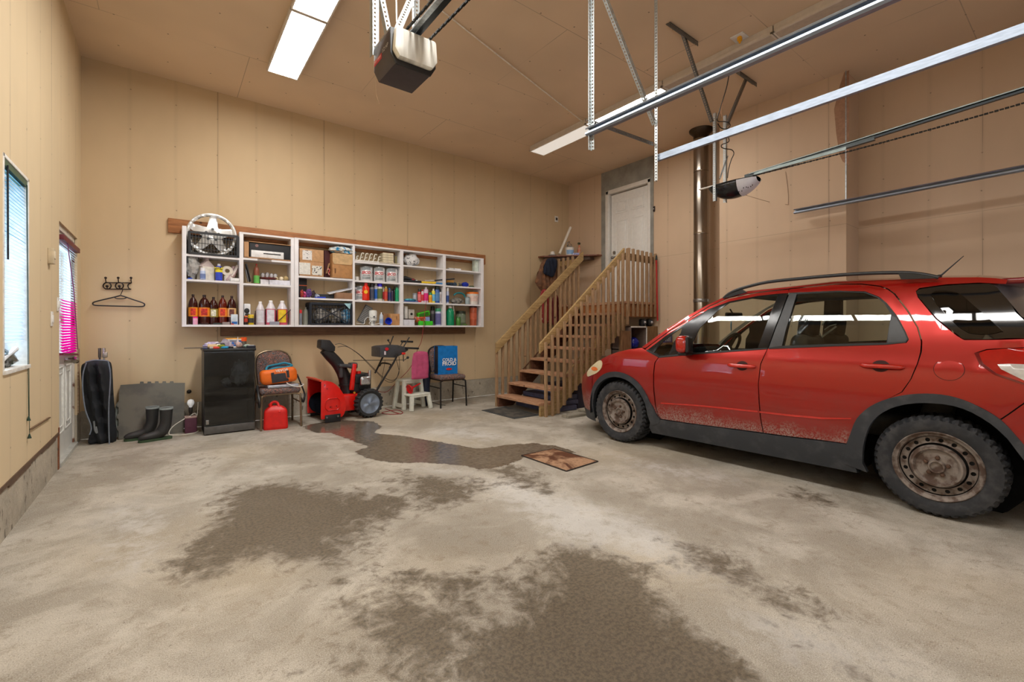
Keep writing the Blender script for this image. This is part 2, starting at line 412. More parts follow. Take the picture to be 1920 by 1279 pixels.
def make_floor():
    x0, x1, y0, y1, st = XL-.02, XR+.4, YF-.1, YB+.02, .03
    nx = int((x1-x0)/st)+1; ny = int((y1-y0)/st)+1
    vs = []; pud = []; dirt = []; lt = []
    def bbx(P, m): return (min(p[0] for p in P)-m, max(p[0] for p in P)+m, min(p[1] for p in P)-m, max(p[1] for p in P)+m)
    bp = bbx(PUD, .3); br = [bbx(P, .35) for P, _ in RINGS]; bl = [bbx(P, .4) for P, _ in LIGHTS_]
    for i in range(nx):
        for j in range(ny):
            x = x0+i*st; y = y0+j*st; vs.append((x, y, 0))
            p = 0
            if bp[0] < x < bp[1] and bp[2] < y < bp[3]: p = max(0, min(1, .5-sdist(x, y, PUD)/.3))
            pud.append(p); d = 0
            for (P, s), b in zip(RINGS, br):
                if b[0] < x < b[1] and b[2] < y < b[3]:
                    q = max(0, min(1, .5-sdist(x, y, P)/.6))*s; d = max(d, q)
            dirt.append(d); l = 0
            for (P, s), b in zip(LIGHTS_, bl):
                if b[0] < x < b[1] and b[2] < y < b[3]:
                    q = max(0, min(1, .5-sdist(x, y, P)/.7))*s; l = max(l, q)
            lt.append(l)
    fs = [(i*ny+j, (i+1)*ny+j, (i+1)*ny+j+1, i*ny+j+1) for i in range(nx-1) for j in range(ny-1)]
    me = bpy.data.meshes.new('floor'); me.from_pydata(vs, [], fs)
    for nm, arr in (('puddle', pud), ('dirt', dirt), ('pale', lt)):
        a = me.attributes.new(nm, 'FLOAT', 'POINT'); a.data.foreach_set('value', arr)
    m, nt, b, o = newmat('floor concrete'); co = nt.coords()
    def att(n): k = nt.new('ShaderNodeAttribute'); k.attribute_name = n; return k.outputs['Fac']
    n0 = nt.noise(co, .55, 2, .6); n1 = nt.noise(co, 1.6, 5, .68, .5); n2 = nt.noise(co, 9, 4, .75, .4); n3 = nt.noise(co, 60, 2, .7); n4 = nt.noise(co, 24, 2, .6)
    A = lin((156, 148, 134)); B = lin((194, 187, 174)); C = lin((134, 120, 100))
    col = nt.mix(nt.ss(n1, .38, .66), A, B)
    col = nt.mix(nt.math('MULTIPLY', nt.ss(n2, .5, .7), .55), col, C)
    col = nt.mix(nt.math('MULTIPLY', nt.ss(n0, .45, .7), .35), col, lin((190, 172, 140)))
    g = nt.noise(co, 210, 1, .6); col = nt.mix(nt.math('MULTIPLY', nt.ss(g, .52, .68), .38), col, lin((104, 92, 78))); col = nt.mix(nt.math('MULTIPLY', nt.ss(g, .48, .34), .28), col, lin((220, 214, 202)))
    # pale patches with noisy edges
    pl = nt.ss(nt.math('ADD', att('pale'), nt.math('MULTIPLY', nt.math('SUBTRACT', n2, .5), 1.1)), .3, .75)
    col = nt.mix(nt.math('MULTIPLY', pl, .6), col, lin((212, 210, 206)))
    # dirt stains broken up by the noise
    dm = nt.math('ADD', att('dirt'), nt.math('MULTIPLY', nt.math('SUBTRACT', n1, .5), 1.7))
    dm = nt.math('ADD', dm, nt.math('MULTIPLY', nt.math('SUBTRACT', n2, .5), 1.1))
    dmk = nt.math('MULTIPLY', nt.ss(dm, .30, .78), .93)
    col = nt.mix(dmk, col, nt.mix(nt.ss(n3, .3, .7), lin((74, 64, 48)), lin((112, 99, 80))))
    sp = nt.ss(n3, .64, .72)
    col = nt.mix(nt.math('MULTIPLY', sp, .45), col, lin((84, 72, 60)))
    # black pits
    v = nt.new('ShaderNodeTexVoronoi'); v.inputs['Scale'].default_value = 7.5; nt.l.new(co, v.inputs['Vector'])
    pit = nt.math('MULTIPLY', nt.math('SUBTRACT', 1, nt.ss(v.outputs[0], .03, .05)), nt.ss(n1, .48, .6))
    col = nt.mix(nt.math('MULTIPLY', pit, .7), col, lin((60, 50, 42)))
    wm = nt.math('ADD', att('puddle'), nt.math('MULTIPLY', nt.math('SUBTRACT', n2, .5), .42))
    wet = nt.ss(wm, .47, .53)
    col = nt.mix(nt.math('MULTIPLY', wet, .9), col, nt.mix(nt.ss(n4, .3, .7), lin((86, 76, 64)), lin((112, 100, 86))))
    nt.l.new(col, b.inputs['Base Color'])
    rg = nt.math('ADD', .62, nt.math('MULTIPLY', n3, .3)); rg = nt.math('SUBTRACT', rg, nt.math('MULTIPLY', wet, .6), clamp=True)
    rg = nt.math('SUBTRACT', rg, nt.math('MULTIPLY', dmk, .12))
    nt.l.new(rg, b.inputs['Roughness'])
    hh = nt.math('ADD', n3, n4)
    hh = nt.math('MULTIPLY', hh, nt.math('SUBTRACT', 1, nt.math('MULTIPLY', wet, .85)))
    nt.l.new(nt.bump(hh, .35, .01), b.inputs['Normal'])
    me.materials.append(m)
    ob = bpy.data.objects.new('floor', me); COL.objects.link(ob); ob['kind'] = 'structure'
make_floor()
mb = MB(); mb.bb((XL-.2, YF-.2, ZC), (XR+.6, YB+.2, ZC+.1)); struct(mb, 'ceiling', ceilmat(), smooth=0)
mb = MB(); mb.bb((XL-.2, YB, ZT), (XR+.6, YB+.15, ZC)); struct(mb, 'wall_back', WB, smooth=0)
mb = MB()
for i in range(60):                                     # uneven lower edge in the concrete
    pass
mb.bb((XL-.15, YB+.004, -.05), (XR+.4, YB+.15, ZT)); struct(mb, 'baseboard_back', CONC, smooth=0)
# left wall with window and door openings
WY0, WY1, WZ0, WZ1 = 3.80, 4.40, .95, 2.22
DY0, DY1, DZ1 = 5.50, 6.50, 2.15
mb = MB()
def lw(y0, y1, z0, z1): mb.bb((XL-.16, y0, z0), (XL, y1, z1))
lw(YF-.2, WY0, ZT, ZC); lw(WY0, WY1, ZT, WZ0); lw(WY0, WY1, WZ1, ZC); lw(WY1, DY0, ZT, ZC); lw(DY0, DY1, DZ1, ZC); lw(DY1, YB+.15, ZT, ZC)
struct(mb, 'wall_left', WL, smooth=0)
mb = MB(); mb.bb((XL-.16, YF-.2, -.05), (XL-.003, DY0, ZT)); mb.bb((XL-.16, DY1, -.05), (XL-.003, YB+.1, ZT)); struct(mb, 'baseboard_left', CONC, smooth=0)
# cut panel patch around the light switches and lower wall edge strip
# right wall: recess with door, protruding chase, recess behind car
PY0, PY1 = 1.80, 3.30
mb = MB()
mb.bb((XR, YF-.2, 0), (XR+.12, 4.72, ZC)); mb.bb((XR, 4.72, 3.83), (XR+.12, 5.80, ZC)); mb.bb((XR, 5.80, 0), (XR+.12, YB+.15, ZC)); mb.bb((XR, 4.72, 0), (XR+.12, 5.80, 1.62)); mb.bb((XR+.1, 4.72, 1.62), (XR+.12, 5.8, 3.83))
mb.bb((XP, PY0, 0), (XR+.01, PY1, ZC))
struct(mb, 'wall_right', WR, smooth=0)
# metal corner bead on the chase, torn board paper
mb = MB(); mb.bb((XP-.004, PY0-.004, 2.7), (XP+.004, PY0+.008, ZC)); struct(mb, 'trim_1', GALV)
mb = MB(); poly = [(1.815, 4.17), (2.02, 4.17), (2.06, 3.6), (2.03, 3.0), (1.98, 2.72), (1.88, 2.45), (1.815, 2.35)]
poly = [tuple(onX(x, y, XP)[1:]) for x, y in [(1592,132),(1583,136),(1575,160),(1564,205),(1568,250),(1574,290),(1580,303),(1592,310)]]
mb.prism(poly, lambda a, b, d: Vector((XP-d, a, b)), 0, .002); struct(mb, 'trim_2', mat((166, 128, 102), .85), smooth=0)
# front wall behind the camera with its two garage doors
mb = MB(); mb.bb((XL-.2, YF-.15, 2.45), (XR+.4, YF, ZC)); mb.bb((XL-.2, YF-.15, 0), (-.28, YF, 2.45)); mb.bb((2.3, YF-.15, 0), (3.36, YF, 2.45)); mb.bb((5.98, YF-.15, 0), (XR+.4, YF, 2.45))
struct(mb, 'wall_front', WB, smooth=0)
for k, (a, b_) in enumerate(((-.28, 2.3), (3.36, 5.98))):
    mb = MB()
    for i in range(4):
        for j in range(4):
            w = (b_-a)/4
            if i == 2:
                for p, q in (((a+j*w, YF-.06, i*.6125), (a+(j+1)*w, YF-.02, i*.6125+.13)), ((a+j*w, YF-.06, i*.6125+.48), (a+(j+1)*w, YF-.02, i*.6125+.605)), ((a+j*w, YF-.06, i*.6125+.13), (a+j*w+.08, YF-.02, i*.6125+.48)), ((a+(j+1)*w-.08, YF-.06, i*.6125+.13), (a+(j+1)*w, YF-.02, i*.6125+.48))): mb.bb(p, q)
            else:
                mb.bb((a+j*w, YF-.06, i*.6125), (a+(j+1)*w, YF-.02, i*.6125+.605)); mb.bb((a+j*w+.06, YF-.025, i*.6125+.07), (a+(j+1)*w-.06, YF-.012, i*.6125+.53))
    struct(mb, 'door_%d' % (3+k), mat((226, 226, 224), .4), smooth=0)
# ---- window_1 on the left wall
WG = glassmat('window glass', (225, 235, 240))
mb = MB(); fr = .035
for a, b_ in (((XL-.16, WY0, WZ0), (XL+.004, WY0+.02, WZ1)), ((XL-.16, WY1-.02, WZ0), (XL+.004, WY1, WZ1)), ((XL-.16, WY0, WZ1-.02), (XL+.004, WY1, WZ1)), ((XL-.16, WY0, WZ0), (XL+.012, WY1, WZ0+.025))): mb.bb(a, b_)
wf = struct(mb, 'window_1', mat((236, 234, 228), .45), bevel=.002)
mb = MB()
for a, b_ in (((-.885, WY0+.02, WZ0+.025), (-.865, WY0+.06, WZ1-.02)), ((-.885, WY1-.06, WZ0+.025), (-.865, WY1-.02, WZ1-.02)), ((-.885, WY0+.06, WZ1-.06), (-.865, WY1-.06, WZ1-.02)), ((-.885, WY0+.06, WZ0+.025), (-.865, WY1-.06, WZ0+.07))): mb.bb(a, b_)
mb.build('window_sash', mat((240, 240, 240), .4), wf)
mb = MB(); mb.bb((-.878, WY0+.05, WZ0+.06), (-.874, WY1-.05, WZ1-.05)); mb.build('window_pane', WG, wf, smooth=0)
SLAT = mat((236, 240, 244), .5, var=.02, trans=0)
def slatmat(c):
    m, nt, b, o = newmat('slat'); nt.n.remove(b)
    d = nt.new('ShaderNodeBsdfDiffuse'); d.inputs[0].default_value = (*lin(c), 1)
    t = nt.new('ShaderNodeBsdfTranslucent'); t.inputs[0].default_value = (*lin(c), 1)
    x = nt.new('ShaderNodeMixShader'); x.inputs[0].default_value = .4
    nt.l.new(d.outputs[0], x.inputs[1]); nt.l.new(t.outputs[0], x.inputs[2]); nt.l.new(x.outputs[0], o.inputs[0]); return m
SLW = slatmat((238, 244, 250)); SLM = slatmat((244, 20, 180)); SLB = slatmat((150, 196, 214))
bl = thing('window_blind', 'white slatted blind with bluish upper slats in the tall left wall window', 'window blind', (-.80, 4.1, WZ0))
mb = MB(); mb.bb((-.785, WY0+.025, WZ1-.06), (-.742, WY1-.025, WZ1-.022)); mb.build('head_rail', mat((66, 92, 72), .5), bl, world=True)
n = 46
for nm, lo, hi, mm in (('slats', 0, 46, SLW),):
    mb = MB()
    for i in range(n):
        z = WZ0+.19+i*(WZ1-.07-WZ0-.19)/(n-1)
        c = Vector((-.757, (WY0+WY1)/2, z)); mb.box(c, (.026, WY1-WY0-.05, .0016), Matrix.Rotation(.75, 3, 'Y'), 1 if i > 27 and (i % 2 or i > 34) else 0)
    mb.build('slats', [SLW, SLB], bl, world=True, smooth=0)
mb = MB(); mb.tube([(-.739, WY0+.09, WZ1-.05), (-.738, WY0+.092, 1.62)], .005, 6); mb.build('tilt_wand', BLACK, bl, world=True)
mb = MB(); mb.tube([(-.74, WY1-.06, WZ1-.05), (-.735, WY1-.05, WZ0+.02), (-.732, WY1-.045, .62)], .0018, 5); mb.tube([(-.739, WY1-.045, WZ1-.05), (-.733, WY1-.035, WZ0+.02), (-.73, WY1-.035, .50)], .0018, 5)
mb.lathe([(.003, .03), (.011, .0)], (-.732, WY1-.045, .60), 8); mb.lathe([(.003, .03), (.011, .0)], (-.73, WY1-.035, .48), 8)
mb.build('pull_cord', mat((30, 60, 48), .6), bl, world=True)
t = thing('crumpled_plastic_bag', 'dark green crumpled plastic bag lying on the left window sill', 'bag', (-.80, 4.1, WZ0+.025))
mb = MB(); mb.ball((0, .02, .05), .05, 18, sc=(.9, 3.6, 1.0), wob=.5, seed=3); mb.build('bag_body', mat((34, 62, 58), .3, second=(14, 22, 24)), t)
mb = MB(); mb.tube([(.02, -.15, .05), (.035, -.02, .085), (.03, .12, .11)], [.016, .01, .018], 8); o = mb.build('spout', mat((226, 228, 230), .4), t)
# ---- door_1 (side entry door, left wall)
mb = MB()
for a, b_ in (((XL-.16, DY0, 0), (XL-.02, DY0+.025, DZ1)), ((XL-.16, DY1-.025, 0), (XL-.02, DY1, DZ1)), ((XL-.16, DY0, DZ1-.05), (XL-.02, DY1, DZ1))): mb.bb(a, b_)
struct(mb, 'trim_3', mat((214, 206, 194), .6, second=(120, 74, 50), sharp=(.56, .66), scale=9))
mb = MB(); mb.bb((XL-.01, DY0-.05, .0), (XL+.003, DY0+.0, ZT+.05)); struct(mb, 'trim_4', woodmat((112, 62, 36), (150, 92, 56)))
mb = MB(); mb.bb((XL-.16, DY0+.02, 0), (XL+.01, DY1-.02, .035)); struct(mb, 'trim_5', mat((206, 206, 200), .4, .3))
DX = XL-.035
mb = MB()
g0, g1, gz0, gz1 = DY0+.13, DY1-.13, .98, 1.97
for a, b_ in (((DX-.045, DY0+.03, .035), (DX, DY1-.03, gz0)), ((DX-.045, DY0+.03, gz1), (DX, DY1-.03, DZ1-.055)), ((DX-.045, DY0+.03, gz0), (DX, g0, gz1)), ((DX-.045, g1, gz0), (DX, DY1-.03, gz1))): mb.bb(a, b_)
dr = struct(mb, 'door_1', mat((226, 226, 220), .4, var=.02), smooth=0)
mb = MB()
for ya, yb in ((DY0+.14, DY0+.45), (DY0+.55, DY0+.86)):
    for q in range(3):
        e = q*.028; w = .011
        z0, z1 = .25+e, .86-e; y0, y1 = ya+e, yb-e
        if q == 1: continue
        for a, b_ in (((DX-.001, y0, z0), (DX+.008, y1, z0+w)), ((DX-.001, y0, z1-w), (DX+.008, y1, z1)), ((DX-.001, y0, z0), (DX+.008, y0+w, z1)), ((DX-.001, y1-w, z0), (DX+.008, y1, z1))): mb.bb(a, b_)
mb.build('raised_panel', mat((232, 232, 226), .4), dr, bevel=.003)
mb = MB(); mb.bb((DX-.03, g0, gz0), (DX-.025, g1, gz1)); mb.build('window_pane', WG, dr, smooth=0)
mb = MB(); hz = .93
hp = onX(121, 676, DX+.0); hy = hp.y
mb.cyl((DX, hy, hp.z), (DX+.05, hy, hp.z), .024, 16); mb.lathe([(0, 0), (.02, .0), (.032, .02), (.033, .04), (.022, .055), (0, .058)], (DX+.045, hy, hp.z), 16, Matrix.Rotation(PI/2, 3, 'Y'))
mb.build('door_knob', mat((150, 142, 130), .25, .9), dr)
mb = MB(); mb.cyl((DX, hy-.0, hp.z+.11), (DX+.02, hy, hp.z+.11), .026, 14); mb.build('deadbolt', mat((160, 156, 150), .25, .9), dr)
bl = thing('door_blind', 'magenta and white slatted blind hanging crooked over the entry door glass', 'window blind', (DX+.03, 6.0, gz0))
mb = MB(); c0, c1 = DY0+.04, DY1-.03; mb.bb((DX+.005, c0, 1.995), (DX+.06, c1, 2.04)); mb.build('head_rail', mat((110, 32, 46), .5), bl, world=True, bevel=.004)
mb = MB(); n = 40
for i in range(n):
    z = .985+i*.99/(n-1); mi = 1 if (i < 20) else 0
    mb.box((DX+.032, (c0+c1)/2+.03, z), (.024, c1-c0-.1, .0016), Matrix.Rotation(.7, 3, 'Y'), mi)
mb.build('slats', [SLW, SLM], bl, world=True, smooth=0)
mb = MB(); mb.box((DX+.032, (c0+c1)/2+.03, .965), (.03, c1-c0-.06, .02), Matrix.Rotation(-.05, 3, 'X')); mb.build('bottom_rail', mat((120, 20, 60), .5), bl, world=True)
mb = MB(); mb.tube([(DX+.055, 5.75, 1.99), (DX+.06, 6.05, 1.6), (DX+.055, 6.35, 1.0)], .004, 6); mb.build('tilt_wand', mat((120, 40, 90), .4), bl, world=True)
# thin trim beside the door and loose board edges
for i, (px, y0, y1, wd) in enumerate(((148, 640, 775, .03),)):
    p = onX(px, y0, XL); mb = MB(); mb.bb((XL-.0, DY1+.0, .33), (XL+.012, DY1+.05, 1.0)); struct(mb, 'trim_6', woodmat((190, 170, 140), (140, 100, 70)))
mb = MB(); mb.box((XL+.006, 4.75, .52), (.012, .62, .008), Matrix.Rotation(-.03, 3, 'X')); struct(mb, 'trim_7', mat((110, 86, 62), .8))
mb = MB()
rr = random.Random(4)
y = 2.2
while y < DY0-.05:
    w = rr.uniform(.12, .4); mb.bb((XL-.002, y, ZT-.012-rr.uniform(0, .02)), (XL+.006, min(y+w, DY0-.05), ZT+.012)); y += w
struct(mb, 'trim_8', mat((96, 74, 56), .9))
def wallplate(name, label, cat, p, w, h, th, col, ax='X'):
    t = thing(name, label, cat, p); mb = MB()
    if ax == 'X': mb.rbox((th/2, 0, 0), (th, w, h), .004)
    else: mb.rbox((0, -th/2, 0), (w, th, h), .004)
    mb.build('body', mat(col, .4), t); return t
p = onX(91, 480, XL); t = wallplate('thermostat', 'small beige wall thermostat between the window and the entry door', 'thermostat', p, .075, .125, .035, (206, 190, 160))
mb = MB(); mb.rbox((.037, 0, .01), (.006, .045, .06), .002); mb.build('dial_cover', mat((228, 214, 188), .4), t)
p = onX(96, 598, XL); t = wallplate('light_switch', 'white light switch plate on the left wall, lower of the two beside the door', 'light switch', p, .075, .12, .008, (238, 236, 230))
mb = MB(); mb.rbox((.011, 0, 0), (.008, .03, .06), .002); mb.build('rocker', WHITE, t)
p = onX(109, 571, XL); t = wallplate('light_switch', 'white light switch plate closest to the entry door frame', 'light switch', (XL, p.y-.03, p.z), .07, .12, .008, (238, 236, 230))
mb = MB(); mb.rbox((.011, 0, 0), (.008, .03, .06), .002); mb.build('rocker', WHITE, t)
p = onY(1043, 411, YB); t = wallplate('wall_outlet', 'small white framed socket high on the back wall near the stairs', 'outlet', p, .09, .12, .01, (236, 232, 226), 'Y')
mb = MB(); mb.box((0, -.013, 0), (.04, .008, .05)); mb.build('socket', mat((48, 40, 36), .5), t)
p = onX(1227, 392, XR); t = wallplate('door_button', 'small black push button beside the landing door frame', 'push button', (XR-.02, p.y, p.z), .035, .09, .02, (40, 30, 26))
mb = MB(); mb.cyl((-.001, 0, 0), (-.006, 0, 0), .009, 10); mb.build('button', WHITE, t)
# ---- door_2 on the landing with grey unpainted board round it
GREYB = mat((150, 148, 140), .85, var=.08, scale=5)
mb = MB()
zt = ZC
for a, b_ in (((XR-.012, 4.69, 3.80), (XR, 5.86, zt)), ((XR-.012, 5.74, 1.62), (XR, 5.86, 3.80)), ((XR-.012, 4.69, 1.62), (XR, 4.75, 3.80))): mb.bb(a, b_)
struct(mb, 'trim_9', GREYB, smooth=0)
mb = MB()
for a, b_ in (((XR-.022, 4.75, 3.74), (XR+.1, 5.74, 3.81)), ((XR-.022, 4.75, 1.62), (XR+.1, 4.80, 3.8)), ((XR-.022, 5.68, 1.62), (XR+.1, 5.75, 3.8))): mb.bb(a, b_)
struct(mb, 'trim_10', mat((232, 228, 220), .45, var=.02), bevel=.003)
mb = MB(); DW = 5.66-4.82; mb.bb((XR+.05, 4.82, 1.65), (XR+.09, 5.66, 3.72))
d2 = struct(mb, 'door_2', mat((238, 236, 230), .35, var=.015), smooth=0)
for (ya, yb) in ((4.92, 5.19), (5.29, 5.56)):
    for (za, zb) in ((3.35, 3.58), (2.55, 3.22), (1.82, 2.38)):
        mb = MB(); w = .016
        for e, dpt in ((0, .006), (.04, .01)):
            y0, y1, z0, z1 = ya+e, yb-e, za+e, zb-e
            if e == 0:
                for a, b_ in (((XR+.05-dpt, y0, z0), (XR+.051, y1, z0+w)), ((XR+.05-dpt, y0, z1-w), (XR+.051, y1, z1)), ((XR+.05-dpt, y0, z0), (XR+.051, y0+w, z1)), ((XR+.05-dpt, y1-w, z0), (XR+.051, y1, z1))): mb.bb(a, b_)
            else: mb.bb((XR+.05-dpt, y0, z0), (XR+.051, y1, z1))
        mb.build('raised_panel', mat((240, 238, 232), .35, var=.015), d2, bevel=.005)
mb = MB(); q = onX(1151, 474, XR+.04)
mb.cyl((XR+.05, 5.58, q.z), (XR+.025, 5.58, q.z), .03, 16); mb.build('deadbolt', STEEL, d2)
mb = MB(); mb.cyl((XR+.05, 5.58, q.z-.1), (XR-.0, 5.58, q.z-.1), .014, 12); mb.ball((XR-.02, 5.58, q.z-.1), .03, 14); mb.cyl((XR+.05, 5.58, q.z-.1), (XR+.04, 5.58, q.z-.1), .032, 14); mb.build('door_knob', STEEL, d2)
# ---- ceiling light fixtures (two rows of four foot sections)
DIF = mat((255, 252, 244), .5, emis=0)
def emit(name, c, s):
    m, nt, b, o = newmat(name); b.inputs['Base Color'].default_value = (.9, .9, .9, 1); b.inputs['Emission Color'].default_value = (*c, 1); b.inputs['Emission Strength'].default_value = s; return m
LAMP_ON = emit('lit diffuser', (1, .975, .94), 30.0); LAMP_ON2 = emit('lit diffuser bright', (1, .975, .94), 30.0)
LAMP_DIM = emit('dim diffuser', (1, .94, .84), .5)
LAMP_OFF = mat((196, 182, 164), .5, var=.03)
HOUS = mat((222, 212, 200), .4, var=.02)
def fixture(x0, x1, y0, y1, m, label, group):
    cx, cy = (x0+x1)/2, (y0+y1)/2; t = thing('ceiling_light', label, 'ceiling light', (cx, cy, ZC-.09), 0, group)
    w, l = x1-x0, y1-y0-.012; mb = MB(); mb.box((0, 0, .05), (w-.03, l, .078)); mb.box((-w/2+.008, 0, .012), (.016, l, .03)); mb.box((w/2-.008, 0, .012), (.016, l, .03)); mb.box((0, -l/2+.008, .008), (w, .016, .024)); mb.box((0, l/2-.008, .008), (w, .016, .024))
    mb.build('housing', HOUS, t, bevel=.002)
    mb = MB(); mb.box((0, 0, .004), (w-.034, l-.034, .008)); mb.build('diffuser', m, t, smooth=0)
for k in range(5):  # last section, over and behind the viewer, is added to light the room
    y1 = 5.68-k*1.24
    fixture(.885, 1.21, y1-1.24, y1, LAMP_ON, ['lit long ceiling light closest to the back wall, left row', 'lit long ceiling light cut off by the top of the picture', 'lit long ceiling light above the viewer', 'lit long ceiling light above the viewer', 'lit long ceiling light above the viewer'][k], 'ceiling lights of the left row')
lab = ['dim frosted ceiling light section above the stairs, end of right row', 'brightly lit ceiling light section in the right row', 'unlit ceiling light section behind the yellow plug and cord', 'unlit ceiling light section at the top edge, right row', 'unlit ceiling light section beyond the top edge']
for k in range(5):
    y1 = 5.68-k*1.24
    fixture(4.69, 5.0, y1-1.24, y1, [LAMP_DIM, LAMP_ON2, LAMP_OFF, LAMP_OFF, LAMP_OFF][k], lab[k], 'ceiling lights of the right row')
# ---- camera
cam = bpy.data.cameras.new('camera'); co_ = bpy.data.objects.new('camera', cam); COL.objects.link(co_)
co_.location = EYE; co_.rotation_euler = (PI/2, 0, -YAW); cam.sensor_width = 36; cam.lens = F/1920*36; cam.shift_y = -(639.5-HOR)/1920; cam.clip_start = .05
SC.camera = co_
# ---- world and daylight
w = bpy.data.worlds.new('world'); SC.world = w; w.use_nodes = True
bg = w.node_tree.nodes['Background']; bg.inputs[0].default_value = (.80, .88, 1, 1); bg.inputs[1].default_value = 6.0
vs = SC.view_settings; vs.view_transform = 'Standard'; vs.look = 'None'; vs.gamma = 1; vs.use_curve_mapping = False; vs.exposure = 0.14
SC.cycles.use_light_tree = False; SC.cycles.use_adaptive_sampling = True; SC.cycles.adaptive_threshold = .03; SC.cycles.max_bounces = 7; SC.cycles.diffuse_bounces = 3; SC.cycles.glossy_bounces = 3; SC.cycles.transparent_max_bounces = 16; SC.cycles.use_denoising = True
SC.cycles.sample_clamp_indirect = 6
# ================================================================= OVERHEAD DOOR HARDWARE
def perfmat(name, c):
    m, nt, b, o = newmat(name); co = nt.coords(); sx = nt.new('ShaderNodeSeparateXYZ'); nt.l.new(co, sx.inputs[0])
    u = nt.math('SUBTRACT', nt.math('ADD', sx.outputs[0], sx.outputs[1]), .017)
    z = nt.math('PINGPONG', sx.outputs[2], .0125)
    r = nt.math('SQRT', nt.math('ADD', nt.math('MULTIPLY', u, u), nt.math('MULTIPLY', z, z)))
    nz = nt.noise(co, 30, 1)
    nt.l.new(nt.mix(nz, lin(c), tuple(x*.75 for x in lin(c))), b.inputs['Base Color']); b.inputs['Metallic'].default_value = .75; b.inputs['Roughness'].default_value = .4
    t = nt.new('ShaderNodeBsdfTransparent'); x = nt.new('ShaderNodeMixShader')
    nt.l.new(nt.math('LESS_THAN', r, .0066), x.inputs[0]); nt.l.new(b.outputs[0], x.inputs[1]); nt.l.new(t.outputs[0], x.inputs[2]); nt.l.new(x.outputs[0], o.inputs[0]); return m
PERF = perfmat('perforated galvanised steel', (206, 214, 216)); PERFD = perfmat('perforated dull steel', (128, 130, 130))
def angle(parent, p0, p1, side, name='hanger_bar', m=None, w=.030):
    """L shaped perforated bar from p0 to p1; side = approximate direction of the first flange"""
    p0 = Vector(p0); p1 = Vector(p1); d = (p1-p0).normalized(); s = Vector(side); x = (s-d*s.dot(d)).normalized(); y = d.cross(x); L = (p1-p0).length
    mb = MB(); mb.bb((0, 0, 0), (w, .0025, L)); mb.bb((0, 0, 0), (.0025, w, L))
    o = mb.build(name, m or PERF, parent, smooth=0)
    M = Matrix((x, y, d)).transposed().to_4x4(); M.translation = p0-parent.location
    o.matrix_local = M; return o
def track(label, X, opening, y0, y1, z0, z1):
    t = thing('garage_door_track', label, 'door track', (X, y1, z1))
    s = opening; prof = [(.0, .026), (.034*s, .026), (.04*s, .021), (.036*s, .016)]; prof2 = [(0, -.026), (.03*s, -.026), (.042*s, -.018), (.04*s, -.008), (.034*s, -.010)]
    P = list(reversed(prof))+prof2; th = .0025
    # offset copy for thickness
    n = len(P); Q = []
    for i, p in enumerate(P):
        a = Vector(P[max(i-1, 0)]); b = Vector(P[min(i+1, n-1)]); d = (b-a).normalized(); nn = Vector((-d.y, d.x)); Q.append((p[0]+nn.x*th, p[1]+nn.y*th))
    loop = P+Q[::-1]
    mb = MB(); m = len(loop); vs = [Vector((X+a, y0, z0+b)) for a, b in loop]+[Vector((X+a, y1, z1+b)) for a, b in loop]
    fs = [(i, (i+1) % m, (i+1) % m+m, i+m) for i in range(m)]
    for k in range(n-1):
        fs.append((k, k+1, m-2-k, m-1-k)); fs.append((k+m, k+1+m, 2*m-2-k, 2*m-1-k))
    mb.add(vs, fs); mb.build('rail', TRACKM, t, world=True, smooth=30)
    return t
TRACKM = mat((158, 170, 186), .40, .8, var=.06, scale=14, stretch=(6, 1, 6))
t1 = track('upper steel door track with open channel facing the left, ending below the lit lamp', 2.44, -1, YF, 2.27, 2.60, 2.634)
angle(t1, (2.44, 2.25, 2.50), (2.44, 2.25, ZC), (-1, 0, 0))
mb = MB(); mb.cyl((2.405, 2.245, 2.634), (2.46, 2.245, 2.634), .009, 8); mb.build('bolt', GALV, t1, world=True)
t2 = track('long bright steel door track crossing above the red car, flat back facing left', 3.24, 1, YF, 2.26, 2.655, 2.635)
angle(t2, (3.225, 2.27, 2.44), (3.225, 2.27, ZC), (0, -1, 0)); 
angle(t2, (3.21, 2.25, 2.90), (2.2, 2.25, ZC), (0, 0, 1), 'diagonal_brace')
angle(t2, (2.45, 2.275, 2.745), (3.22, 2.275, 2.765), (0, 0, -1), 'cross_bar', PERFD)
t3 = track('lowest steel door track, short length in front of the right wall', 6.1, -1, YF, 2.29, 2.655, 2.635)
angle(t3, (6.12, 1.2, 2.62), (XR-.2, 1.2, 2.62), (0, 0, 1), 'wall_bracket') if False else None
# ---- opener near top centre
op = thing('garage_door_opener', 'dark boxy garage door opener with milky light cover hanging near the ceiling', 'garage door opener', (1.09, 2.43, 2.65))
ox0, ox1, oy0, oy1, oz0, oz1 = .957, 1.222, 2.335, 2.575, 2.655, 2.835
OPD = mat((64, 56, 58), .45, var=.04); 
mb = MB()
prof = [(ox0, oz1), (ox0, oz0+.05), (ox0+.028, oz0), (ox1-.028, oz0), (ox1, oz0+.05), (ox1, oz1)]
mb.prism(prof, lambda a, b, d: Vector((a, d, b)), oy0, oy1); mb.build('housing', OPD, op, world=True, bevel=.004)
mb = MB(); mb.prism([(ox0-.003, oz1+.003), (ox0-.003, oz0+.048), (ox0+.028, oz0-.004), (ox1-.028, oz0-.004), (ox1+.003, oz0+.048), (ox1+.003, oz1+.003)], lambda a, b, d: Vector((a, d, b)), oy0-.012, oy0)
mb.build('front_rim', mat((24, 24, 26), .4), op, world=True, bevel=.002)
m, nt, b, o = newmat('milky lens'); b.inputs['Base Color'].default_value = (*lin((226, 224, 214)), 1); b.inputs['Roughness'].default_value = .25; b.inputs['Subsurface Weight'].default_value = 0
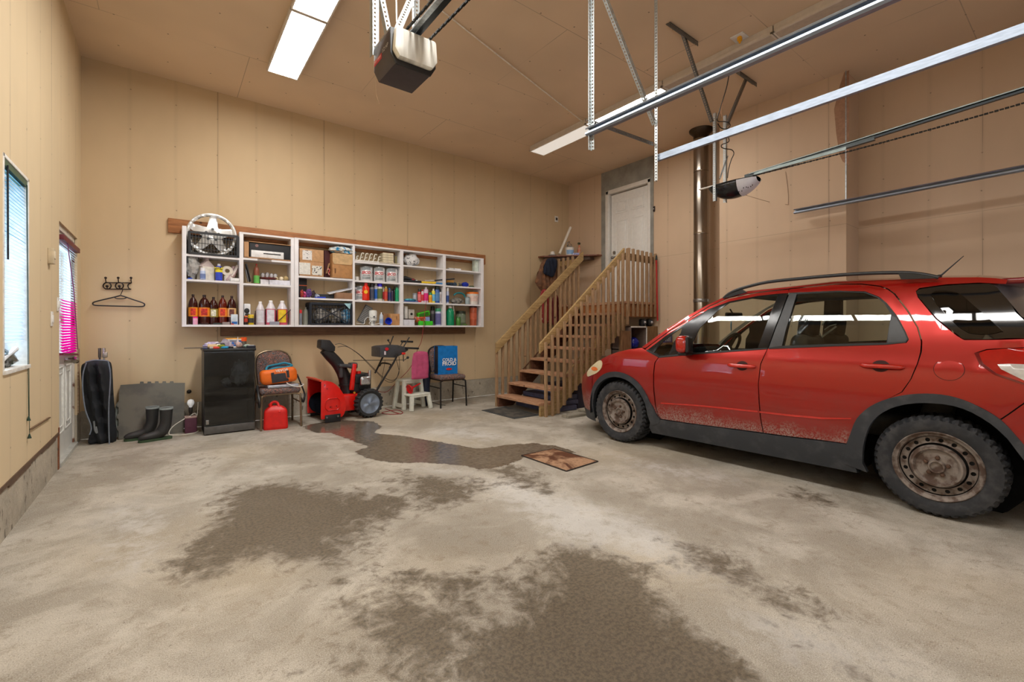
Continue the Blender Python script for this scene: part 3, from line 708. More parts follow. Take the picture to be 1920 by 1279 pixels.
nt.l.new(nt.mix(nt.ss(nt.noise(nt.coords((18, 1, 3)), 1.2, 2), .35, .65), lin((196, 192, 182)), lin((240, 238, 228))), b.inputs['Base Color']); LENS = m
mb = MB(); mb.prism([(ox0+.012, oz1-.002), (ox0+.004, oz0+.06), (ox0+.032, oz0+.018), (ox1-.032, oz0+.018), (ox1-.004, oz0+.06), (ox1-.012, oz1-.002)], lambda a, b, d: Vector((a, d, b)), oy0-.055, oy0-.008)
mb.build('light_cover', LENS, op, world=True, bevel=.018)
mb = MB(); mb.bb((ox0-.002, oy0+.12, oz0+.075), (ox0+.001, oy1-.01, oz0+.105)); mb.build('badge', mat((206, 52, 60), .5), op, world=True)
mb = MB(); text_mb(mb, '1/2 HP', .032, (ox0-.002, oy0+.065, oz0+.105), (0, -1, 0), (0, 0, 1)); mb.build('lettering', mat((214, 214, 214), .5), op, world=True)
mb = MB(); text_mb(mb, 'CRAFTSMAN', .019, (ox0-.0035, (oy0+.12+oy1-.01)/2, oz0+.09), (0, -1, 0), (0, 0, 1), bold=.0004); mb.build('badge_lettering', mat((240, 200, 196), .5), op, world=True)
mb = MB(); mb.bb((ox0+.001, oy0, oz1), (ox1, oy1, oz1+.012)); mb.build('top_plate', GALV, op, world=True)
rx = (ox0+ox1)/2+.01
mb = MB(); mb.bb((rx-.002, YF, oz1+.02), (rx+.03, oy1, oz1+.055)); mb.build('rail', mat((30, 34, 38), .35, .5), op, world=True)
mb = MB(); mb.bb((rx-.03, YF, oz1+.02), (rx-.004, oy1-.1, oz1+.03)); mb.build('rail_flange', GALV, op, world=True)
def chain(parent, x, ya, yb, za, zb, c=(26, 24, 22)):
    mb = MB(); n = int(abs(yb-ya)/.026)
    for i in range(n):
        f = i/n; y = ya+(yb-ya)*f; z = za+(zb-za)*f - .05*math.sin(PI*f)
        mb.box((x, y, z), (.013 if i % 2 else .008, .022, .008 if i % 2 else .013))
    mb.build('chain', mat(c, .5, .6), parent, world=True, smooth=0)
chain(op, rx+.07, oy0-.02, YF, oz1-.0, oz1+.03); chain(op, rx-.05, oy0+.05, YF, oz1+.03, oz1+.03)
angle(op, (ox0-.01, oy1, oz1-.03), (ox0-.01, oy1, ZC), (1, 0, 0), w=.04)
angle(op, (ox1-.01, oy1, oz1-.03), (ox1-.01, oy1, ZC), (1, 0, 0), w=.034)
angle(op, (ox0+.1, oy1-.01, oz1+.02), (ox0-.22, oy1-.01, ZC), (1, 0, 0), 'diagonal_brace', w=.034)
angle(op, (ox0+.03, oy0+.06, oz1+.005), (ox0+.62, oy1+.25, ZC), (1, 0, 0), 'diagonal_brace', w=.04)
mb = MB(); mb.tube([(rx-.03, oy0+.1, oz1), (rx-.035, oy0+.14, oz1+.12), (rx-.02, oy0+.2, oz1+.2), (rx-.03, oy1, ZC)], .005, 6); mb.build('power_cord', WHITE, op, world=True)
a = onY(702, 176, oy1); mb = MB(); mb.tube([(ox0+.01, oy1-.01, oz0), (ox0+.012, oy1, oz0-.07), (ox0+.03, oy1-.01, oz0-.13)], .0012, 4); mb.build('antenna_wire', mat((220, 190, 160), .6), op, world=True)
# ---- opener over the car
oc = 4.86
op2 = thing('garage_door_opener', 'rounded black garage door opener with long rail above the red car', 'garage door opener', (oc, 2.45, 2.6))
mb = MB()
def ob2(u, v):
    y = 2.17+u*.50; a = 2*PI*v
    k = math.sin(PI*min(1, max(0, u*.94+.03)))**.55
    w = .135*k**.6; h = (.16*k) if math.sin(a) < 0 else .012
    return Vector((oc+w*math.cos(a), y, 2.775+h*math.sin(a)*(1 if math.sin(a) > 0 else 1.0)))
mb.grid(22, 29, ob2); mb.build('housing', mat((30, 33, 36), .18, var=.05), op2, world=True, smooth=60)
mb = MB()
def ob3(u, v):
    y = 2.165+u*.17; a = PI*1.02+PI*.96*v; q = (y-2.17)/.5
    k = math.sin(PI*min(1, max(0, q*.94+.03)))**.55
    return Vector((oc+(.137*k**.6+.004)*math.cos(a), y-.004, 2.775+(.16*k+.006)*math.sin(a)))
mb.grid(8, 17, ob3); mb.build('light_cover', mat((216, 218, 226), .3, var=.02), op2, world=True, smooth=60)
mb = MB()
rr = random.Random(2)
for i in range(7):
    p = onX(1386+i*4.2, 358-i*1.9+rr.uniform(-2, 2), oc-.139); p.x = oc-.139+.012*(i % 2)
    mb.box((p.x-.004, p.y, p.z), (.004, .006, .012))
mb.build('vent_slots', HOLE, op2, world=True)
mb = MB(); mb.bb((oc-.016, 2.20, 2.80), (oc+.016, 2.82, 2.812)); mb.build('mounting_strap', mat((232, 230, 222), .4, .2), op2, world=True)
za, zb = 2.80, 2.955
mb = MB(); mb.beam((oc, 2.25, za+.018), (oc, YF, zb+.05), .028, .032); mb.build('rail', mat((40, 46, 50), .3, .6), op2, world=True)
mb = MB(); mb.beam((oc-.026, 2.25, za+.028), (oc-.026, YF, zb+.058), .010, .008); mb.beam((oc-.02, 2.2, za+.018), (oc-.02, 1.4, za+.03), .012, .028, mi=0); mb.build('rail_edge', mat((120, 130, 128), .3, .7), op2, world=True)
mb = MB(); mb.beam((oc, 2.3, za+.016), (oc, 1.2, za+.058), .034, .036); mb.build('rail_end_sleeve', mat((70, 76, 78), .35, .6), op2, world=True)
chain(op2, oc-.03, 2.2, YF, za-.005, zb-.03)
p = (4.75, 2.56)
angle(op2, (4.74, 2.56, 2.60), (4.74, 2.56, 3.56), (1, 0, 0)); angle(op2, (4.96, 2.56, 2.62), (4.96, 2.56, 3.60), (1, 0, 0))
angle(op2, (4.68, 2.56, 3.44), (4.12, 2.56, ZC), (1, 0, 0), 'diagonal_brace', PERFD); angle(op2, (4.99, 2.56, 3.50), (5.45, 2.56, ZC), (1, 0, 0), 'diagonal_brace', PERFD, w=.028)
angle(op2, (3.86, 2.54, ZC-.004), (4.36, 2.54, ZC-.004), (0, 0, -1), 'ceiling_bracket', PERFD, w=.05); angle(op2, (5.25, 2.54, ZC-.004), (5.66, 2.54, ZC-.004), (0, 0, -1), 'ceiling_bracket', PERFD, w=.05)
angle(op2, (4.70, 2.50, 2.82), (5.0, 2.57, 3.15), (0, -1, 0), 'small_brace', PERFD, w=.02)
mb = MB()
P = [onY(px, py, yy) for px, py, yy in [(1383,76,2.35),(1381,100,2.4),(1369,132,2.42),(1362,165,2.45),(1350,205,2.5),(1345,226,2.5),(1358,228,2.52),(1366,230,2.5),(1369,236,2.5),(1362,242,2.5),(1352,240,2.5),(1346,232,2.5)]]
mb.tube(crom(P, 5, False), .005, 6, mi=0)
P = [onY(px, py, 2.5) for px, py in [(1362,242),(1366,258),(1366,266),(1354,271),(1353,276),(1360,279),(1372,281),(1376,288),(1371,300),(1366,318),(1364,334)]]
mb.tube(crom(P, 5, False), .005, 6, mi=0)
mb.build('power_cord', mat((26, 22, 20), .5), op2, world=True)
mb = MB(); P = [onY(px, py, 2.45) for px, py in [(1357,188),(1352,205),(1354,222)]]; mb.tube(crom(P, 4, False), .004, 5); mb.build('signal_wire', mat((196, 150, 110), .6), op2, world=True)
mb = MB(); P = [Vector((5.0, 2.35, 2.66))]+[onX(px, py, XP-.01) for px, py in [(1405,370),(1440,378),(1478,384)]]; P[1] = onX(1392, 364, 5.6)
mb.tube(crom(P, 4, False), .0025, 5); mb.tube(crom([onX(px, py, XP-.006) for px, py in [(1478,384),(1478,365),(1476,345),(1473,322)]], 4, False), .002, 5); o = mb.build('sensor_wire', mat((120, 86, 60), .7), op2, world=True)
# ---- ceiling outlet and yellow plug
q = onZ(1386, 69, ZC); t = thing('ceiling_outlet', 'white ceiling socket plate with yellow plug and black cord', 'outlet', (q.x, q.y, ZC))
mb = MB(); mb.rbox((0, 0, -.006), (.13, .13, .012), .004); mb.build('cover_plate', WHITE, t)
mb = MB(); mb.rbox((-.01, -.01, -.03), (.045, .04, .05), .012); mb.cyl((-.01, -.01, -.05), (-.01, -.01, -.075), .014, 10, r1=.008); mb.build('yellow_plug', mat((236, 168, 20), .4), t)
# ---- thin cable across the ceiling
mb = MB(); mb.tube([(1.22, 3.52, ZC-.01), (2.05, 3.74, ZC-.012), (3.3, 4.10, ZC-.02), (4.72, 4.50, ZC-.03)], .007, 6); tag(mb.build('ceiling_cable', mat((240, 232, 220), .6)), 'thin pale cable stretched across the ceiling between the lamp rows', 'cable')
# ---- flue pipe
cx, cy = 6.36, 3.66
t = thing('flue_pipe', 'tall galvanised flue pipe standing before the right wall up to the ceiling', 'pipe', (cx, cy, 0))
PIPE = mat((150, 140, 128), .22, .95, var=.1, scale=3, stretch=(1, 1, .3))
for z0, z1 in ((0.0, .95), (.95, 1.62), (1.62, 2.62), (2.62, 3.55), (3.55, 4.16)):
    mb = MB(); mb.lathe([(.106, z0), (.108, z0+.01), (.106, z0+.03), (.106, z1-.012), (.102, z1)], (0, 0, 0), 32); mb.build('pipe_section', PIPE, t, smooth=40)
mb = MB(); mb.lathe([(.108, 4.04), (.108, 4.1), (.165, 4.155), (.17, 4.18)], (0, 0, 0), 28); mb.build('ceiling_collar', mat((70, 58, 46), .4, .7), t)
mb = MB(); mb.lathe([(.110, 1.60), (.112, 1.61), (.112, 1.645), (.110, 1.65)], (0, 0, 0), 28); mb.bb((-.02, -.13, 1.61), (.02, -.108, 1.64)); mb.build('clamp_band', STEEL, t)
# ================================================================= STAIRCASE
W1 = woodmat((140, 112, 70), (186, 156, 106), 5, (1.2, 12, 12)); W2 = woodmat((136, 106, 76), (182, 150, 114), 6, (14, 14, 1.3))
W3 = woodmat((152, 104, 74), (200, 158, 124), 6, (12, 1.2, 12)); WDK = woodmat((84, 50, 34), (120, 78, 54), 5, (1.2, 8, 8))
X0, RUN, RIS, YN, YFR = 4.07, .2225, .183, 4.68, 5.70
XLd = X0+8*RUN; ZL = 1.647
st = thing('staircase', 'wooden open staircase with slatted railings climbing to the white landing door', 'staircase', (X0, (YN+YFR)/2, 0))
for k in range(8):
    z = RIS*(k+1); x = X0+RUN*k
    mb = MB(); mb.bb((x-.02, YN+.01, z-.038), (x+.118, YFR-.01, z)); mb.bb((x+.124, YN+.01, z-.038), (x+.262, YFR-.01, z)); mb.build('tread', W3, st, world=True, bevel=.004)
    
SL = RIS/RUN
for y, nm in ((YN+.0, 'n'), (YFR-.038, 'f')):
    mb = MB(); poly = [(X0, 0), (X0, RIS-.04)]
    for k in range(8):
        poly += [(X0+RUN*k+.0, RIS*(k+1)-.04), (X0+RUN*(k+1), RIS*(k+1)-.04)]
    poly += [(XLd, ZL-.05), (XLd+.05, ZL-.05), (XLd+.05, ZL-.36), (X0+.28, 0)]
    poly = [p for i, p in enumerate(poly) if i == 0 or p != poly[i-1]]
    mb.sheet(poly, lambda a, b, y=y: Vector((a, y, b)), .2, .038, (0, 1, 0)); mb.build('stringer', WDK if nm == 'f' else W1, st, world=True, smooth=0)
mb = MB()
y = 4.66
for i in range(5): mb.bb((XLd-.02+.0, 4.62+i*.43, ZL-.038), (XR-.03, 4.62+(i+1)*.43-.006, ZL))
mb.build('landing_deck', W3, st, world=True)
mb = MB(); mb.bb((XLd, 4.64, ZL-.25), (XR-.02, 4.68, ZL-.04)); mb.bb((XLd, 4.68, ZL-.24), (XLd+.04, YB-.01, ZL-.04)); mb.build('rim_joist', woodmat((128, 74, 34), (176, 112, 58), 6, (1.2, 1.2, 10)), st, world=True)
mb = MB(); mb.bb((XLd, 4.70, 0), (XLd+.05, 4.79, ZL-.24)); mb.build('landing_post', W2, st, world=True)
mb = MB(); mb.bb((XLd, YB-.11, 0), (XLd+.09, YB-.02, ZL-.24)); mb.build('landing_post', W2, st, world=True)
def hrail(y, x0, x1, z0, z1, hgt=.135, th=.036):
    mb = MB(); poly = [(x0, z0), (x1, z1), (x1, z1-hgt), (x0, z0-hgt)]
    mb.prism(poly, lambda a, b, d: Vector((a, y+d, b)), 0, th); return mb.build('handrail', W1, st, world=True, bevel=.003)
def zr(x): return 1.02+(x-4.055)*.838
hrail(YN-.034, 4.035, XLd-.03, zr(4.035), zr(XLd-.03))
hrail(YFR-.04, 4.03, XLd+.09, zr(4.03)-.015, zr(XLd+.09)-.015, .15)
rb = random.Random(5)
def baluster(x, y, z0, z1):
    mb = MB(); a = rb.uniform(-.004, .004); mb.beam((x+a, y, z0), (x-a, y, z1), .036, .036); mb.build('baluster', W2, st, world=True, bevel=.002)
for k in range(16):
    x = 4.115+k*.1165+rb.uniform(-.006, .006)
    baluster(x, YN-.054, max(.0, (x-X0)*SL-.20), zr(x)-.035-rb.uniform(0, .02))
for k in range(17):
    x = 4.075+k*.112+rb.uniform(-.005, .005)
    baluster(x, YFR+.02, max(.0, (x-X0)*SL-.15), zr(x)-.05)
for k in range(7):
    x = XLd+.03+k*.118; baluster(x, 4.62, 1.405, 2.50-k*.004)
mb = MB(); mb.bb((XLd-.02, 4.64, 2.31), (XR-.01, 4.675, 2.42)); mb.build('landing_rail', woodmat((96, 74, 48), (140, 110, 74), 6, (1.2, 10, 10)), st, world=True)
mb = MB(); mb.bb((XR-.05, 4.635, ZL), (XR-.01, 4.68, 2.45)); mb.build('end_post', W2, st, world=True)
for k in range(6): baluster(XLd+.02, 5.86+k*.125, ZL-.2, 2.52)
mb = MB(); mb.bb((XLd+.04, 5.74, 2.38), (XLd+.076, YB-.01, 2.47)); mb.build('landing_rail', W1, st, world=True)
# ---- corner board shelf and its items
CB = [(5.80, 6.745), (5.82, 6.60), (6.52, 5.86), (6.635, 5.84), (6.635, 6.745)]
mb = MB(); mb.prism(CB, lambda a, b, d: Vector((a, b, d)), 2.60, 2.622); 
cs = mb.build('corner_shelf', woodmat((104, 58, 40), (140, 88, 64), 5, (6, 6, 6), .45), None); tag(cs, 'dark wooden corner board shelf above the stair railing', 'shelf')
mb = MB(); C2 = [(5.93, 6.73), (5.95, 6.63), (6.50, 6.03), (6.62, 6.03), (6.62, 6.73)]; mb.prism(C2, lambda a, b, d: Vector((a, b, d)), 2.545, 2.60); mb.build('support_frame', mat((110, 92, 84), .6), cs)
ZS = 2.622
def at(px, off=.12):     # a point along the corner shelf behind its front edge
    r = ray(px, 470); 
    for t in range(700, 1200):
        p = EYE+r*(t/100)
        if p.x/1+p.y >= 12.42+off*1.414: return Vector((p.x, p.y, ZS))
    return Vector((6.3, 6.3, ZS))
WH2 = mat((236, 232, 226), .5, var=.03)
p = at(1036); t = thing('plastic_tub', 'small white lidded tub at the left end of the corner shelf', 'tub', p); mb = MB(); mb.lathe([(.05, 0), (.062, .01), (.062, .03), (.045, .045), (.04, .09), (.03, .095)], seg=18); mb.build('tub_body', WH2, t); mb = MB(); mb.tube([Vector((.075*math.cos(a), .075*math.sin(a), .02)) for a in [i*.4 for i in range(16)]], .006, 5, closed=True); mb.build('cord_loop', DKGREY, t)
p = at(1049, .02); q = at(1070, .2); mb = MB(); a = Vector((p.x, p.y, ZS+.03)); b_ = Vector((q.x, q.y, 0)); b_.z = onX(1071, 426, q.x).z
mb.cyl(a, b_, .026, 18); tag(mb.build('cardboard_tube', mat((228, 220, 206), .6, var=.03)), 'white cardboard tube leaning up against the corner wall', 'tube')
p = at(1068, .06); t = thing('plastic_bucket', 'white bucket with blue label full of odds on the corner shelf', 'bucket', p); mb = MB(); mb.lathe([(.072, 0), (.086, .14), (.09, .15), (.083, .15), (.07, .01), (0, .01)], seg=24); mb.build('bucket_body', WH2, t); mb = MB(); mb.lathe([(.0745, .02), (.0835, .1)], seg=24, a0=PI, a1=2*PI+.4); mb.build('label_band', mat((140, 176, 214), .5), t); mb = MB(); mb.tube([(-.06, 0, .13), (-.05, .02, .2), (.0, .0, .235), (.05, 0, .22), (.07, 0, .14)], .006, 6); mb.tube([(-.03, 0, .1), (-.05, .01, .25), (.02, .02, .27)], .012, 6); mb.ball((0, 0, .15), .05, 12, sc=(1.2, 1, .8), wob=.4); mb.build('contents', mat((86, 74, 66), .5, second=(150, 140, 130)), t)
p = at(1086, .1); t = thing('spray_bottle', 'clear trigger spray bottle with orange label on the corner shelf', 'spray bottle', p); mb = MB(); mb.lathe([(.032, 0), (.037, .02), (.037, .11), (.026, .16), (.013, .19), (.013, .21)], seg=18); mb.build('bottle_body', mat((190, 150, 120), .2, second=(206, 110, 80)), t); mb = MB(); mb.rbox((-.01, -.005, .235), (.06, .028, .04), .008); mb.tube([(-.03, -.01, .23), (-.035, -.01, .2)], .005, 6); mb.build('trigger_head', mat((120, 124, 60), .4, second=(40, 40, 34)), t)
p = at(1080, .02); t = thing('small_carton', 'small lilac printed carton lying on the corner shelf', 'carton', p, -.8); mb = MB(); mb.rbox((0, 0, .02), (.12, .05, .04), .002); mb.build('carton_body', mat((206, 206, 232), .5, second=(120, 130, 190), scale=60), t)
# ---- coat and bag hanging on the railing end
def hang(name, label, cat, px, py, Y, sx, sy, sz, mm, seed, wob=.35, second=None):
    p = onY(px, py, Y); t = thing(name, label, cat, p); mb = MB()
    mb.ball((0, 0, 0), 1, 26, sc=(sx, sy, sz), wob=wob, seed=seed); mb.build('fabric', mm, t, smooth=70); return t, mb
def coat(name, label, cat, pts, Y, th, mm, seed=0):
    t = thing(name, label, cat, onY(pts[0][0], pts[0][1], Y)); mb = MB()
    P = [tuple((q.x, q.z)) for q in [onY(x, y, Y) for x, y in pts]]; P = [tuple(p) for p in crom(P, 4)]
    cx = sum(p[0] for p in P)/len(P)
    def fn(a, b, s):
        e = max(0, -sdist(a, b, P)); k = min(1, e/.07)**.5
        return Vector((a, Y+s*(th*k*(1+.5*math.sin(a*70+b*9+seed))+.012*noise.noise(Vector((a*9, b*7, seed)))), b))
    mb.sheet(P, lambda a, b: fn(a, b, -1), .022); mb.sheet(P, lambda a, b: fn(a, b, 1), .022)
    mb.build('cloth_body', mm, t, world=True, smooth=80); return t
t = coat('hanging_jacket', 'brown jacket with dark collar hanging behind the far handrail', 'jacket', [(1018,488),(1030,486),(1044,492),(1044,520),(1040,545),(1020,548),(1010,540),(1004,528),(1010,508)], 6.35, .05, mat((134, 92, 62), .85, second=(104, 72, 52), scale=12), 1)
t = coat('hanging_sweater', 'dark navy sweater draped over the brown jacket by the landing', 'sweater', [(1026,486),(1036,483),(1044,488),(1043,504),(1037,519),(1028,517),(1019,512),(1021,496)], 6.26, .035, mat((24, 32, 50), .9), 2)
t = coat('hanging_bag', 'red and white striped bag hanging below the brown jacket', 'bag', [(1014,548),(1024,543),(1030,556),(1032,600),(1018,606),(1012,580)], 6.3, .03, mat((150, 36, 40), .7, second=(220, 210, 206), scale=14, sharp=(.6, .66)), 3)
t = coat('hanging_cloth', 'dark red cloth hanging between the railings under the landing shelf', 'cloth', [(1036,560),(1046,556),(1048,600),(1040,612),(1034,600)], 6.2, .03, mat((110, 30, 34), .8), 5)
# ---- red pole beside the landing
a = onY(1233, 600, 4.56); b_ = onY(1231.5, 490, 4.56)
mb = MB(); mb.cyl((a.x, 4.56, 1.36-.02+.0), (b_.x, 4.57, 2.36), .014, 12); rp = mb.build('red_pole', mat((176, 34, 30), .4)); tag(rp, 'thin red pole standing upright at the right end of the landing', 'pole')
mb = MB(); mb.cyl((b_.x, 4.57, 2.36), (b_.x+.003, 4.57, 2.44), .02, 12, r1=.012); mb.build('pole_tip', mat((28, 40, 36), .5), rp)
# ---- cabinet and things under the landing
WC = woodmat((110, 78, 50), (146, 108, 74), 4, (8, 8, 1.2)); 
ZU = 1.245
t = thing('storage_cubby', 'open wooden cabinet with white front edges under the landing, blue ball inside', 'cabinet', (6.1, 4.75, 0))
cx0, cx1 = 5.91, 6.33
mb = MB(); 
for a, b_ in (((cx0, 4.6, 0), (cx0+.016, 5.0, ZU)), ((cx1-.016, 4.6, 0), (cx1, 5.0, ZU)), ((cx0, 4.6, ZU-.016), (cx1, 5.0, ZU)), ((cx0, 4.6, .856), (cx1, 5.0, .872)), ((cx0, 4.6, .3), (cx1, 5.0, .316)), ((cx0, 4.98, 0), (cx1, 5.0, ZU))): mb.bb(a, b_)
mb.build('carcass', mat((120, 104, 96), .6), t, world=True)
mb = MB()
for a, b_ in (((cx0, 4.592, ZU-.022), (cx1, 4.6, ZU)), ((cx1-.022, 4.592, 0), (cx1, 4.6, ZU)), ((cx0, 4.592, .852), (cx1, 4.6, .874))): mb.bb(a, b_)
mb.build('front_edging', mat((232, 230, 224), .5), t, world=True)
mb = MB(); mb.bb((5.70, 4.60, 0), (5.905, 4.64, 1.17)); tag(mb.build('wood_plank', WC), 'upright brown plank beside the open cabinet under the landing', 'plank')
mb = MB(); mb.bb((cx1+.006, 4.60, 0), (XR-.02, 4.66, ZU)); tag(mb.build('wood_board', woodmat((120, 90, 58), (158, 124, 84), 4, (8, 8, 1.2))), 'wide brown wooden board between the open cabinet and right wall', 'board')
q = onY(1187, 643, 4.70); mb = MB(); mb.ball((q.x, 4.70, .8725+.098), .098, 24); t = mb.build('rubber_ball', mat((24, 34, 130), .25, var=.03)); tag(t, 'blue ball sitting in the open cabinet under the landing', 'ball')
for px, lb in ((1206, 'left'), (1219, 'right')):
    q = onY(px, 602, 4.66); t = thing('desktop_speaker', 'small round black speaker with silver cone, %s' % ('beside the planks of the cabinet top' if lb == 'left' else 'nearer to the red pole'), 'speaker', (q.x, 4.68, ZU), 0, 'pair of small speakers')
    mb = MB(); mb.rbox((0, 0, .062), (.1, .09, .124), .03, n=4); mb.build('enclosure', BLACK, t)
    mb = MB(); mb.lathe([(0, -.004), (.02, 0), (.028, .01), (.042, .012), (.044, .0)], (0, -.045, .068), 20, Matrix.Rotation(PI/2, 3, 'X')); mb.build('cone_ring', mat((70, 74, 80), .4), t)
    mb = MB(); mb.ball((0, -.05, .068), .021, 14); mb.build('cone', mat((220, 220, 222), .3, .3), t)
for i, (px, w, h, c1, c2, lb) in enumerate(((1243, .10, .12, (30, 50, 200), (226, 226, 236), 'blue and white carton on the brown panel end behind the bonnet'),)):
    pass
for i, (xa, xb, c1, c2, lb) in enumerate(((6.40, 6.50, (40, 50, 190), (226, 228, 236), 'blue and white carton seen over the windscreen pillar of the car'),)):
    p = onY(1242, 632, 4.56); t = thing('printed_carton', lb, 'carton', (p.x, 4.50, .98)); mb = MB(); mb.rbox((0, 0, .11), (.09, .07, .22), .002); mb.build('carton_body', mat(c1, .5), t); mb = MB(); mb.bb((-.046, -.037, .0), (-.018, -.034, .22)); mb.build('white_panel', mat(c2, .5), t)
t = thing('side_shelf', 'low wooden shelf board holding blue cartons behind the car', 'shelf', (6.3, 4.4, 0)); mb = MB(); mb.bb((6.38, 4.28, .95), (6.62, 4.58, .98)); mb.build('board', WC, t, world=True); mb = MB(); mb.bb((6.39, 4.3, 0), (6.42, 4.56, .95)); mb.build('leg', WC, t, world=True); mb = MB(); mb.bb((6.58, 4.3, 0), (6.61, 4.56, .95)); mb.build('leg', WC, t, world=True)
t = thing('printed_carton', 'large blue carton with white stripes seen through the car quarter glass', 'carton', (6.5, 4.36, .98)); mb = MB(); mb.rbox((0, 0, .075), (.22, .1, .15), .002); mb.build('carton_body', mat((44, 66, 150), .5), t)
mb = MB(); [mb.bb((-.08+k*.04, -.053, .02), (-.065+k*.04, -.05, .13)) for k in range(4)]; mb.build('white_stripes', mat((220, 224, 230), .5), t)
# ---- things under the stairs
FOAM = mat((96, 100, 130), .8, var=.06)
for i, (x, z, w, l, lb) in enumerate(((4.62, 0, .5, .86, 'lower grey foam slab in the stack under the stairs'), (4.68, .075, .5, .8, 'middle grey foam slab in the stack under the stairs'), (4.72, .15, .46, .78, 'top grey foam slab in the stack under the stairs'))):
    t = thing('foam_slab', lb, 'foam slab', (x, 5.2, z), .03*i-.02, 'grey foam slabs under the stairs'); mb = MB(); mb.rbox((0, 0, .0365), (w, l, .072), .012); mb.build('slab_body', FOAM, t)
t = thing('storage_box', 'dark box lying under the middle of the stairs', 'box', (5.1, 5.15, .0)); mb = MB(); mb.rbox((0, 0, .17), (.36, .7, .34), .01); mb.build('box_body', mat((60, 56, 72), .7), t)
t = thing('storage_crate', 'pale grey crate leaning beneath the upper stairs', 'crate', (5.55, 4.95, .0)); mb = MB(); mb.rbox((0, 0, .25), (.34, .4, .5), .01); mb.build('crate_body', mat((128, 134, 148), .6), t); mb = MB(); mb.rbox((0, 0, .51), (.36, .42, .03), .006); mb.build('lid', mat((150, 150, 150), .6), t)
PL = woodmat((120, 116, 104), (166, 158, 142), 5, (1.2, 8, 8))
for k, (y, x0, x1, z, lb) in enumerate(((4.40, 4.28, 5.9, 0, 'grey weathered board on the floor, front one beside the stairs'), (4.545, 4.5, 5.65, .0, 'grey weathered board on the floor, middle one beside the stairs'), (4.47, 4.62, 5.6, .041, 'grey weathered board lying on top of the other two'))):
    mb = MB(); mb.box(((x0+x1)/2, y-.01*k, z+.02), (x1-x0, .13, .038), rotz(.02*k-.03)); tag(mb.build('timber_board', PL, bevel=.003), lb, 'board', 'grey boards on the floor beside the stairs')
# ---- door mat
Pm = [onZ(x, y, 0) for x, y in [(903,770),(948,763),(1012,779),(964,786)]]
t = thing('door_mat', 'dark grey rubber mat on the floor at the foot of the stairs', 'mat', (3.9, 5.05, 0)); ma = [(3.43+.0, 4.72), (4.02, 4.72), (4.02, 5.62), (3.43, 5.62)]
ma = [(p.x, p.y) for p in Pm]
mb = MB(); mb.prism(ma, lambda a, b, d: Vector((a, b, d)), .0, .008); mb.build('mat_border', mat((66, 68, 68), .8), t, world=True)
c = Vector((sum(p[0] for p in ma)/4, sum(p[1] for p in ma)/4)); mi = [tuple(c+(Vector(p)-c)*.86) for p in ma]
mb = MB(); mb.prism(mi, lambda a, b, d: Vector((a, b, d)), .004, .012); mb.build('mat_centre', mat((88, 82, 74), .95, second=(62, 60, 56), scale=7), t, world=True)
# ---- rusty drain plate in the floor
Pd = [onZ(x, y, 0) for x, y in [(978,855),(1038,842),(1121,866),(1062,884.5)]]
t = thing('drain_cover', 'square rusty metal drain cover set in the garage floor', 'drain cover', ((Pd[0]+Pd[2])/2))
pd = [(p.x, p.y) for p in Pd]
m, nt, b, o = newmat('rust plate'); co = nt.coords((1, 1, 1)); n1 = nt.noise(co, 3.2, 4, .65, .6); n2 = nt.noise(co, 40, 2)
cc = nt.mix(nt.ss(n1, .42, .56), lin((92, 52, 28)), lin((176, 138, 106))); cc = nt.mix(nt.math('MULTIPLY', nt.ss(n2, .5, .7), .4), cc, lin((70, 38, 22))); nt.l.new(cc, b.inputs['Base Color']); b.inputs['Roughness'].default_value = .6
mb = MB(); mb.prism(pd, lambda a, b, d: Vector((a, b, d)), .001, .006); mb.build('plate', m, t, world=True)
mb = MB()
for i in range(4): a = pd[i]; b_ = pd[(i+1) % 4]; mb.beam((a[0], a[1], .003), (b_[0], b_[1], .003), .012, .01)
mb.build('edge_frame', mat((44, 34, 28), .7), t, world=True)
# ================================================================= CAR
HUBR = onZ(1756.4, 876, .32); HUBF = onZ(1162, 772.3, .32)
fw = (HUBF-HUBR); fw.z = 0; WBASE = fw.length; fw.normalize()
lf = Vector((-fw.y, fw.x, 0))                       # towards the camera side
HW = .868
RA = Vector((HUBR.x, HUBR.y, 0)) - lf*(HW-.045) ; RA.z = 0    # rear axle centre on the ground
car = thing('car', 'dusty red hatchback car with black wheel arch trim and rusty steel wheels', 'car', (RA.x, RA.y, 0))
CARZ = math.atan2(-fw.x, fw.y); car.rotation_euler = (0, 0, CARZ)
# local frame: y forward, x to the car's right, z up; camera side is x = -HW
def loc(p): q = Vector(p)-RA; return Vector((-q.dot(lf), q.dot(fw), q.z))
EYEL = loc(EYE)
def rayl(x, y): r = ray(x, y); return Vector((-r.dot(lf), r.dot(fw), r.z))
def interp(tab, v):
    if v <= tab[0][0]: return tab[0][1]
    for (a, b), (c, d) in zip(tab, tab[1:]):
        if v <= c:
            t = (v-a)/(c-a); t = t*t*(3-2*t) if False else t; return b+(d-b)*t
    return tab[-1][1]
def smooth_tab(tab, n=8):
    P = crom([Vector((a, b)) for a, b in tab], n, False); return [(p.x, p.y) for p in P]
INS = smooth_tab([(.15, .06), (.25, .03), (.33, .014), (.45, .006), (.54, .002), (.60, .0), (.66, .004), (.76, .0), (.86, .006), (.93, .016), (.985, .036), (1.02, .052), (1.10, .078), (1.25, .130), (1.40, .190), (1.50, .240), (1.56, .285), (1.62, .35)])
def noseY(z): return WBASE + interp([(0.2, .84), (.35, .88), (.5, .90), (.62, .885), (.74, .84), (.82, .76), (.92, .62), (1.0, .45), (1.1, .2)], z)
